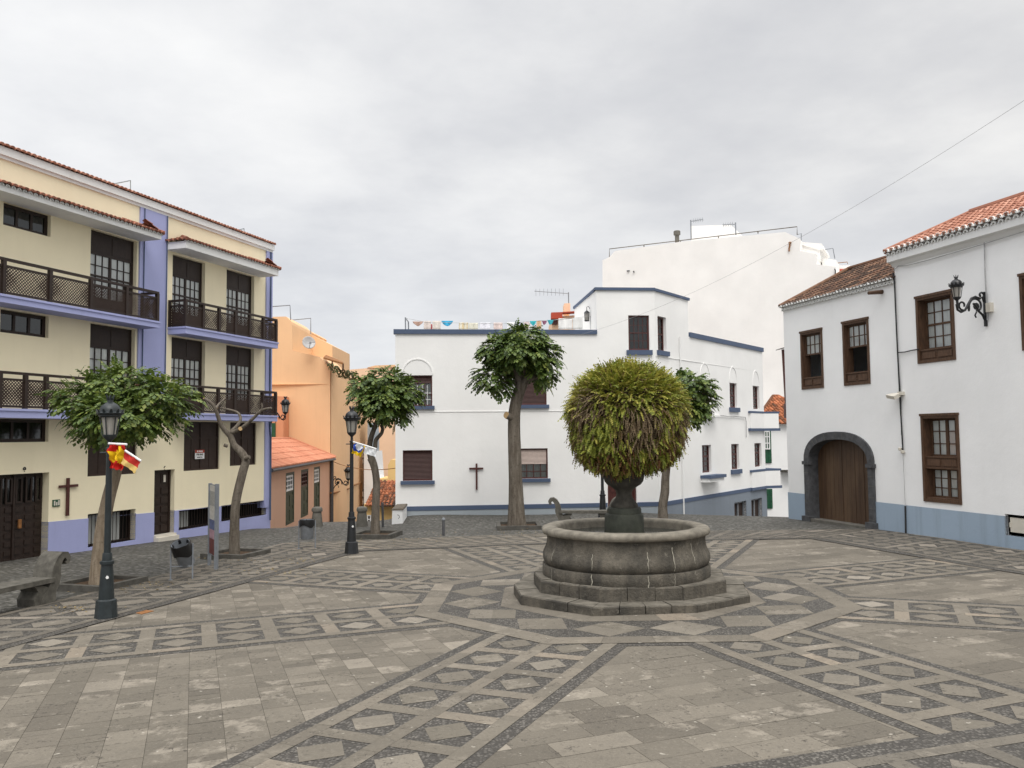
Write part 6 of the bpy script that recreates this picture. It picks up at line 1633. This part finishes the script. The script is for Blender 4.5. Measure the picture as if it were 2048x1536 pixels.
def lamp_post(label, base, ht=3.86, mat='iron', group='cast iron lamp posts on the plaza'):
    root = thing('lamp_post', label, 'street lamp', tuple(base), group); c = base; s = ht/3.86
    m = MB(); m.lathe([(.205, -.05), (.20, .0), (.185, .06), (.17, .28), (.165, .31), (.135, .33)], c, 10); m.build('base', mat, root, smooth=30)
    m = MB(); m.lathe([(.128, .33), (.105, .80), (.098, .86), (.095, .92), (.118, .93), (.118, .975), (.085, .99), (.078, 1.10), (.072, 1.12)], c, 12); m.build('pedestal', mat, root, smooth=30)
    zt = 3.05*s
    m = MB(); m.lathe([(.058, 1.10), (.056, 1.2), (.052, 2.2), (.048, zt-.16), (.060, zt-.15), (.060, zt-.12), (.036, zt-.10), (.034, zt)], c, 14)
    m.tube([c+V((-.16, 0, zt-.2)), c+V((.16, 0, zt-.2))], .014, 6); m.build('post', mat, root, smooth=40)
    lantern(root, c+V((0, 0, zt+.02)), (ht-zt-.02)/.78, mat)
    return root
def sticker(p, s): 
    m = MB(); m.poly(*[p+V((x*s, 0, z*s)) for x, z in ((-.5, -.1), (-.1, -.5), (.5, -.2), (.3, .4), (-.2, .5))]); return m
l1 = gpt(212, 1236); ZL1 = at_depth(222, 790, l1.y).z-l1.z
LP1 = lamp_post('black lamp post with red and yellow flags near the stone bench', l1, ZL1, 'iron_green')
l2 = gpt(703, 1107); ZL2 = at_depth(706.5, 812, l2.y).z-l2.z
LP2 = lamp_post('black lamp post with blue and yellow flag in front of the slender tree', l2, ZL2)
l3 = gpt(1206, 1043); LP3 = lamp_post('black lamp post standing behind the fountain', l3, 3.86)
for lp, px in ((LP1, (214.5, 1155)), (LP2, (705.5, 1053))):
    p = at_depth(*px, LOC[lp.name].y-.125); sticker(p, .06).build('sticker', 'trim_white', lp)

def flag(label, rod, quad, depth, colors, seed, crumple, emblem=None, cell=None):
    """cloth hung from a white rod; quad: photo outline TL, TR, BR, BL"""
    rnd = random.Random(seed)
    q = [at_depth(x, y, depth) for x, y in quad]; r = thing('flag', label, 'flag', tuple((q[0]+q[2])/2))
    m = MB(); m.tube([at_depth(x, y, depth) for x, y in rod], .02, 8); m.build('rod', 'trim_white', r)
    m = MB(); nu, nv = 18, 14
    for j in range(nv+1):
        for i in range(nu+1):
            u, v = i/nu, j/nv; p = (q[0]*(1-u)+q[1]*u)*(1-v)+(q[3]*(1-u)+q[2]*u)*v
            p = p+V((.014*sin(v*17+u*5)*crumple, crumple*(.05*sin(u*9+v*4+seed)+.03*sin(u*19-v*7)), .014*crumple*sin(u*14+v*3)*v)); m.v.append(tuple(p))
    for j in range(nv):
        for i in range(nu):
            a = j*(nu+1)+i; m.f.append([a, a+1, a+nu+2, a+nu+1]); m.mi.append(cell((i+.5)/nu, (j+.5)/nv))
    m.build('cloth', colors, r, smooth=80)
    return r
def cl(name, c): return plain(name, c, .8, .06, 10, .15, bump=.1, translucent=.25)
RED, YEL, PYEL, BLU, WHI, LRED = cl('red_flag_cloth', (.60, .025, .02)), cl('yellow_flag_cloth', (.85, .58, .02)), cl('pale_yellow_cloth', (.78, .56, .20)), cl('blue_flag_cloth', (.03, .08, .42)), cl('white_flag_cloth', (.80, .82, .84)), cl('light_red_cloth', (.62, .05, .04))
d1 = l1.y-.1
flag('crumpled red yellow red flag hanging from the near lamp post', [(217, 887), (254, 889)], [(219, 889), (252, 890), (243, 940), (220, 936)], d1, [RED, YEL], 3, 1.2, cell=lambda u, v: 1 if (.22+.10*sin(u*7) < v < .70+.08*sin(u*8+1) or (v < .3 and .55 < u < .8)) and u > .06 else 0)
flag('small red over pale yellow pennant with white hem beside the crumpled flag', [(250, 901), (282, 922)], [(251, 902), (281, 922), (270, 947), (242, 926)], d1-.05, [LRED, PYEL], 5, .35, cell=lambda u, v: 0 if v < .54 else 1)
d2 = l2.y-.1
flag('crumpled yellow, blue and white flag on the second lamp post', [(706, 883.5), (731, 891)], [(709, 885), (731, 892), (720, 914), (704, 906)], d2, [YEL, BLU, WHI], 8, .8, cell=lambda u, v: 2 if ((u-.5)/.32)**2+((v-.22)/.33)**2 < 1 else (1 if ((u-.45)/.48)**2+((v-.30)/.52)**2 < 1.0 and v < .72 else 0))
flag('plain white pennant beside the yellow and blue flag', [(731, 891), (753, 898)], [(731, 892), (753, 899), (751, 914), (727, 906)], d2-.03, [WHI], 9, .3, cell=lambda u, v: 0)

# wall lanterns on scrolled brackets
def bracket_lamp(label, wall_pt, out, reach, k, z_drop, mat='iron', arm='redwood'):
    """wall_pt: middle of the wall plate; out: unit vector away from the wall"""
    root = thing('wall_lantern', label, 'lamp', tuple(wall_pt)); w = V(wall_pt); o = V(out).normalized()
    up = V((0, 0, 1)); P = lambda x, z: w+o*x*reach+up*z*reach
    m = MB(); t = o.cross(up)*.028*k*1.3
    m.hexa([P(0, -.58)-t, P(0, -.58)+t, P(.07, -.58)+t, P(.07, -.58)-t, P(0, .40)-t, P(0, .40)+t, P(.07, .40)+t, P(.07, .40)-t]); m.build('wall_plate', arm, root)
    m = MB(); R = .028*reach
    def spiral(cx, cz, r0, r1, a0, a1, n=22, rad=R):
        m.tube([P(cx+(r0+(r1-r0)*i/n)*cos(a0+(a1-a0)*i/n), cz+(r0+(r1-r0)*i/n)*sin(a0+(a1-a0)*i/n)) for i in range(n+1)], rad, 6)
    m.tube([P(.06, -.40), P(.14, -.25), P(.26, -.16), P(.36, -.02), P(.44, .06)], R*1.1, 6)
    spiral(.34, -.02, .26, .12, -.3, 2*pi*.80-.3)
    m.tube([P(.20, .20), P(.36, .25), P(.50, .20), P(.62, .03), P(.74, -.15), P(.88, -.20), P(.99, -.14), P(1.02, .02)], R*1.2, 6)
    spiral(.82, -.01, .14, .06, -1.9, 3.6); spiral(.15, .30, .10, .04, 3.6, -1.0)
    m.tube([P(.07, .12), P(.12, .25), P(.20, .20)], R, 6); m.tube([P(.56, -.02), P(.60, -.14), P(.66, -.02)], [R*.4, R*1.4, R*.4], 6); m.tube([P(.34, -.18), P(.40, -.28), P(.36, -.34)], R*.8, 6)
    m.tube([P(.97, -.08), P(1.0, .12)], R*1.3, 8); m.build('scroll_bracket', arm, root, smooth=60)
    m = MB(); a = P(.34, -.02); ax = o.cross(up); m.tube([a-ax*.012, a+ax*.012], [.10*reach, .10*reach], 14); m.build('rosette', arm, root)
    lantern(root, P(1.0, .13), k, mat)
    return root
h0 = FR.hit(1972, 612, .03)
bracket_lamp('black lantern on a scrolled iron bracket beside the upper window of the right house', FR.w(h0[0]+.0, .03, h0[1]+.0), -FR.i, .93, .84, 0, arm='iron')
s_, z_ = FL.hit(546, 818, 0)
bracket_lamp('black lantern on a bracket at the corner of the cream house', V((*FL.w(10.66, .03, 0).xy, at_depth(551, 833, 33.6).z)), -FL.i, .72, .92, 0, arm='iron')
p = FO.w(.6, .02, at_depth(665, 972, 47.5).z); bracket_lamp('black lantern on a scrolled bracket low on the orange street front', p, -FO.i, .95, 1.25, 0, arm='iron')

# bins
def bin_(label, px, face, tilt, bag):
    c = gpt(*px); root = thing('litter_bin', label, 'bin', tuple(c), 'grey litter bins'); u = V((cos(face), sin(face), 0)); v = V((-sin(face), cos(face), 0)); up = V((0, 0, 1))
    W = .23
    for s in (-1, 1):
        m = MB(); m.tube([c+u*W*s-up*.02, c+u*W*s+up*.80], .018, 8); m.lathe([(.06, -.01), (.06, .012), (.03, .018)], c+u*W*s, 10); m.build('leg', 'metal', root)
    m = MB(); m.tube([c-u*W+up*.30, c+u*W+up*.30], .012, 6); m.build('cross_bar', 'metal', root)
    Rm = Matrix.Rotation(-.22 if tilt else 0, 3, v) @ Matrix.Rotation(tilt, 3, u); piv = c+up*.70
    T = lambda p: piv+Rm @ p
    m = MB(); n = 24; prof = [(.165, -.42), (.18, -.40), (.195, .12), (.20, .13), (.19, .13), (.175, -.36)]
    for r, z in prof:
        for i in range(n): a = 2*pi*i/n; m.v.append(tuple(T(V((r*cos(a)*u.x-r*sin(a)*u.y, r*cos(a)*u.y+r*sin(a)*u.x, z)))))
    for j in range(len(prof)-1):
        for i in range(n): k = (i+1) % n; m.f.append([j*n+i, j*n+k, (j+1)*n+k, (j+1)*n+i]); m.mi.append(0)
    m.f.append(list(range(n))[::-1]); m.mi.append(0); m.f.append([5*n+i for i in range(n)]); m.mi.append(0)
    m.build('bucket', 'metal', root, smooth=40)
    if bag:
        m = MB(); rnd = random.Random(4)
        rows = [(.185, .02), (.19, .10), (.198, .135), (.207, .14), (.214, .09), (.213, .02), (.209, -.03-bag)]
        for r, z in rows:
            for i in range(n): a = 2*pi*i/n; rr = r+.006*sin(a*6)+rnd.uniform(0, .004); zz = z+(.04*sin(a*3+1) if z < -.02 else 0); m.v.append(tuple(T(V((rr*cos(a)*u.x-rr*sin(a)*u.y, rr*cos(a)*u.y+rr*sin(a)*u.x, zz)))))
        for j in range(len(rows)-1):
            for i in range(n): k = (i+1) % n; m.f.append([j*n+i, j*n+k, (j+1)*n+k, (j+1)*n+i]); m.mi.append(0)
        m.build('bin_bag', 'bag', root, smooth=60)
bin_('tilted grey litter bin with black bag in front of the basement windows', (363, 1160), radians(12), radians(24), .10)
bin_('upright grey litter bin near the stone bollards', (614, 1098), radians(5), radians(0), .02)

# information board seen almost edge on
def info_board():
    c = gpt(432, 1140); root = thing('information_board', 'narrow information board on grey posts seen edge on beside the bare tree', 'sign', tuple(c))
    H = at_depth(434, 968, c.y).z-c.z
    m = MB(); m.box((c.x-.035, c.y-.05, c.z-.03), (c.x+.04, c.y+.05, c.z+H)); m.build('post', 'metal', root)
    d = V((-.5, .866, 0)).normalized(); a = c+d*.04; b = c+d*.86; ee = V((0.012, 0, 0))
    m = MB(); m.box((b.x-.035, b.y-.04, b.z-.03), (b.x+.035, b.y+.04, b.z+H-.02)); m.build('post', 'metal', root)
    def sheet(z0, z1, o0, o1, f0=0, f1=1):
        m = MB(); n = V((-d.y, d.x, 0))*-1 if False else V((.98, .16, 0)); A = a+(b-a)*f0; B = a+(b-a)*f1
        n = V((-.9, -.45, 0)).normalized()
        m.hexa([A+n*o0+V((0, 0, z0)), B+n*o0+V((0, 0, z0)), B+n*o1+V((0, 0, z0)), A+n*o1+V((0, 0, z0)), A+n*o0+V((0, 0, z1)), B+n*o0+V((0, 0, z1)), B+n*o1+V((0, 0, z1)), A+n*o1+V((0, 0, z1))]); return m
    sheet(.30, H-.03, -.012, .012).build('panel', 'metal', root)
    pr = [plain('board_print_white', (.62, .60, .56), .5, .2, 14), plain('board_print_blue', (.10, .13, .28), .5, .4, 9), plain('board_print_pink', (.50, .30, .36), .5, .3, 9), plain('board_print_maroon', (.16, .035, .03), .5, .3, 7), plain('board_print_grey', (.36, .36, .35), .5, .3, 22)]
    for k, (z0, z1, mi) in enumerate(((.32, .70, 3), (.70, .92, 2), (.92, 1.16, 1), (1.16, 1.5, 0), (1.5, 1.85, 4), (1.85, H-.05, 0))): sheet(z0, z1-.004, .0125, .0145, .02, .98).build('print', pr[mi], root)
info_board()

# stone bollards, iron bollard, posts and wall end
def bollards():
    g = 'stone bollards across the side street'
    def stone(px, label):
        c = gpt(*px); c = V((c.x, c.y, G(c.x, c.y))); m = MB(); m.lathe([(.21, -.15), (.21, .05), (.165, .50), (.16, .52), (.20, .54), (.205, .62), (.17, .68), (.08, .71)], c, 16); o = m.build('stone_bollard', 'stone_grey', smooth=40); tag(o, label, 'bollard', g)
    stone((543, 1053), 'dark stone bollard at the corner of the cream house'); stone((634, 1052), 'dark stone bollard in front of the pink house'); stone((724, 1052), 'dark stone bollard beside the second lamp post')
    c = gpt(887, 1070); r = thing('iron_bollard', 'thin dark iron bollard in the cobbles in front of the white house', 'bollard', tuple(c)); m = MB(); m.lathe([(.045, -.05), (.045, .45), (.04, .47)], c, 10); m.build('post', 'metal_dark', r, smooth=40); m = MB(); m.lathe([(.05, .47), (.06, .49), (.045, .54), (.01, .56)], c, 10); m.build('cap', 'metal', r, smooth=40)
    c = gpt(766, 1053); m = MB(); z1 = at_depth(765, 1006, c.y).z; m.tube([c-V((0, 0, .1)), V((c.x-.02, c.y, z1))], .045, 8); o = m.build('metal_post', 'metal_dark'); tag(o, 'thin dark metal post beside the low white wall end', 'post')
    a = gpt(783, 1048); b = gpt(806, 1046); z1 = at_depth(795, 1021, a.y).z
    root = thing('low_wall', 'end of a low whitewashed wall with worn brown top', 'wall', tuple(a)); back = V((-.12, 2.2, 0))
    m = MB(); p = [a, b, b+back, a+back]; m.hexa([(q.x, q.y, min(G(q.x, q.y), a.z)-.3) for q in p]+[(q.x+(.03 if i in (0, 3) else -.02), q.y, z1) for i, q in enumerate(p)]); o = m.build('masonry', 'white_right', root)
    m = MB(); m.hexa([(q.x+(-.01 if i in (0, 3) else .02), q.y-.02, z1+.002) for i, q in enumerate(p)]+[(q.x+(.01 if i in (0, 3) else 0), q.y, z1+.06) for i, q in enumerate(p)]); m.build('capping', 'bark', root)
    m = MB(); q = a+V((.22, -.032, 0)); m.tube([V((q.x, q.y, z1-.16)), V((q.x+.06, q.y, z1-.17)), V((q.x+.08, q.y, z1-.25)), V((q.x+.04, q.y, z1-.30))], .012, 5); m.build('iron_hook', 'metal_dark', root)
bollards()

# scrolled stone benches
def bench(label, A, B, depth=.45, group='scrolled stone benches'):
    """A, B ground points of the two ends along the front edge"""
    root = thing('stone_bench', label, 'bench', tuple((A+B)/2), group); ax = (B-A); ax.z = 0; L = ax.length; ax.normalize(); inn = V((-ax.y, ax.x, 0)); z = (A.z+B.z)/2
    for P0, d in ((A, -ax), (B, ax)):
        # profile in the plane of the bench front: S curve curling outwards
        spine = [(-.16, .0, .20), (-.14, .12, .19), (-.08, .24, .12), (-.02, .36, .13), (.0, .46, .13), (.0, .56, .12), (.03, .66, .10), (.08, .75, .09), (.15, .81, .08), (.22, .80, .075), (.265, .74, .065), (.255, .675, .045), (.21, .66, .03)]
        outer = []; inner = []
        for i, (x, zz, t) in enumerate(spine):
            x0, z0, _ = spine[max(0, i-1)]; x1, z1, _ = spine[min(len(spine)-1, i+1)]; tx, tz = x1-x0, z1-z0; l = hypot(tx, tz); nx, nz = tz/l, -tx/l
            outer.append((x+nx*t*.75, zz+nz*t*.75)); inner.append((x-nx*t*.75, zz-nz*t*.75))
        m = MB(); W = lambda x, zz, y: P0+d*x*1.12+inn*y+V((0, 0, z-P0.z+zz*1.12-.02))
        n = len(spine); pts = []
        for y in (0, depth):
            pts += [W(x, zz, y) for x, zz in outer]+[W(x, zz, y) for x, zz in inner]
        f = []
        for i in range(n-1):
            f += [(i, i+1, n+i+1, n+i), (2*n+i, 3*n+i, 3*n+i+1, 2*n+i+1), (i, 2*n+i, 2*n+i+1, i+1), (n+i, n+i+1, 3*n+i+1, 3*n+i)]
        f += [(n-1, 3*n-1, 4*n-1, 2*n-1), (0, n, 3*n, 2*n)]
        m.add(pts, f); m.build('scroll_arm', 'bench_stone', root, smooth=50)
        m = MB(); m.prism([W(x, zz, .02) for x, zz in ((-.42, 0), (-.18, 0), (-.14, .30), (-.30, .36), (-.44, .36), (-.36, .26), (-.44, .14))], inn*(depth-.04)); m.build('leg', 'bench_stone', root)
    m = MB(); a0, b0 = A+ax*.05, B-ax*.05; q = [a0-inn*.03, b0-inn*.03, b0+inn*(depth+.02), a0+inn*(depth+.02)]
    m.hexa([(p.x, p.y, z+.40) for p in q]+[(p.x, p.y, z+.49) for p in q]); m.build('seat', 'bench_stone', root)
e = gpt(112, 1205); ax = V((.265, .964, 0)); bench('scrolled stone bench at the left edge of the plaza beside the flagged lamp', e-ax*1.75, e)
e = gpt(1112, 1052); bench('scrolled stone bench standing behind the fountain', e+V((.1, .3, 0)), e+V((2.0, .2, 0)))
# manhole cover
def manhole():
    m = MB(); p = [V((x, y, 0)) for x, y in ((0, 0),)]
    q = [gpt(*xy) for xy in ((259, 1224.5), (277, 1219.5), (308, 1223), (283, 1229.5))]
    m.prism([(v.x, v.y, Gp(v.x, v.y)+.0035) for v in q][::-1], (0, 0, .010)); o = m.build('manhole_cover', 'rust'); tag(o, 'rusty brown manhole cover in the paving beside the near lamp post', 'cover')
    q = [gpt(*xy) for xy in ((244, 1224.5), (278, 1216.5), (322, 1222), (284, 1233))]; m = MB(); m.poly(*[(v.x, v.y, Gp(v.x, v.y)+.0028) for v in q]); struct(m.build('pavement_patch', 'pav_pale', loc=(0, 0, 0)))
manhole()
# cable across the sky
a = at_depth(2080, 180, 16.0); b = FC.w(FC.at(1150, .05, 660), .1, FC.hit(1150, 672, .05)[1])
m = MB(); n = 40; m.tube([a+(b-a)*(i/n)-V((0, 0, .62*4*(i/n)*(1-i/n))) for i in range(n+1)], .0045, 5); o = m.build('overhead_cable', 'cable_pale')
r = o; tag(r, 'thin grey cable hanging across the sky towards the white corner house', 'cable')

# dry leaves blown about the tree pits and kerbs
def litter():
    rnd = random.Random(17); m = MB()
    for i in range(420):
        px = rnd.choice(((200, 1176), (300, 1168), (470, 1118), (540, 1140), (752, 1080), (1040, 1062), (1090, 1066), (930, 1064), (600, 1120), (150, 1215)))
        c = gpt(px[0]+rnd.gauss(0, 45), px[1]+abs(rnd.gauss(0, 9))-3); s = rnd.uniform(.018, .045); a = rnd.uniform(0, 6.3); u = V((cos(a), sin(a), 0))*s; v = V((-sin(a), cos(a), 0))*s*.5; c = c+V((0, 0, .024))
        m.poly(c-u, c+v+V((0, 0, .008)), c+u, c-v+V((0, 0, .004)))
    o = m.build('leaf_litter', 'litter'); o['kind'] = 'stuff'; o['label'] = 'dry yellow brown leaves scattered by the tree kerbs'
litter()

# ================================================================== SKY AND LIGHT
def sky():
    w = bpy.data.worlds.new('World'); SC.world = w; w.use_nodes = True
    t = w.node_tree; t.nodes.clear(); n = N(t)
    SE, SR = radians(56), radians(172)
    nis = n('ShaderNodeTexSky', sky_type='NISHITA', sun_disc=False, sun_elevation=SE, sun_rotation=SR)
    tc = n('ShaderNodeTexCoord'); d = tc.outputs['Generated']
    sp = n('ShaderNodeSeparateXYZ'); n.l(d, sp.inputs[0])
    zc = n.math('MAXIMUM', sp.outputs[2], 0.0); dn = n.math('ADD', zc, .16)
    cb = n('ShaderNodeCombineXYZ'); n.l(n.math('DIVIDE', sp.outputs[0], dn), cb.inputs[0]); n.l(n.math('DIVIDE', sp.outputs[1], dn), cb.inputs[1]); cb.inputs[2].default_value = 3.7
    big = n.noise(cb.outputs[0], .62, 3, .5); med = n.noise(cb.outputs[0], 1.5, 7, .58)
    f = n.math('ADD', n.math('MULTIPLY', big, .55), n.math('MULTIPLY', med, .45))
    c = n.ramp(f, [(.34, (4.75, 4.85, 5.15)), (.44, (5.65, 5.72, 5.92)), (.53, (6.75, 6.78, 6.85)), (.63, (7.7, 7.68, 7.62))])
    az = n.math('MULTIPLY_ADD', sp.outputs[0], .5, .5)
    c = n.mix(n.ramp(az, [(.25, 0), (.85, 1)]), n.mix(1.0, c, (.985, .99, 1.0), 'MULTIPLY'), n.mix(1.0, c, (1.0, .985, .955), 'MULTIPLY'))
    low = n.ramp(zc, [(.02, 1), (.30, 0)])
    c = n.mix(n.math('MULTIPLY', low, .45), c, (5.3, 5.55, 6.0))
    # an overcast sky is brighter overhead
    zen = n.ramp(zc, [(.48, 1.0), (1.0, 2.2)]) if False else n.math('MULTIPLY_ADD', n.ramp(zc, [(.52, 0), (.95, 1)]), ZEN, 1.0)
    v = n('ShaderNodeVectorMath', operation='SCALE'); n.l(c, v.inputs[0]); n.l(zen, v.inputs['Scale'])
    col = n.mix(.965, nis.outputs[0], v.outputs[0])
    bg = n('ShaderNodeBackground', i_Strength=.1); n.l(col, bg.inputs[0])
    o = n('ShaderNodeOutputWorld'); n.l(bg.outputs[0], o.inputs[0])
    L = bpy.data.lights.new('sun', 'SUN'); L.energy = SUN; L.angle = radians(30); L.color = (1, .96, .9)
    lo = bpy.data.objects.new('sun', L); COL.objects.link(lo)
    az_ = SR  # rotation measured from +Y towards +X
    dirv = V((sin(az_)*cos(SE), cos(az_)*cos(SE), sin(SE)))
    lo.rotation_euler = (-dirv).to_track_quat('-Z', 'Y').to_euler(); lo.location = dirv*60
ZEN, SUN = 2.1, 1.25
sky()
vs = SC.view_settings; vs.view_transform = 'Standard'; vs.look = 'None'; vs.exposure = 0.40; vs.gamma = 1
SC.cycles.max_bounces = 6; SC.cycles.transparent_max_bounces = 12
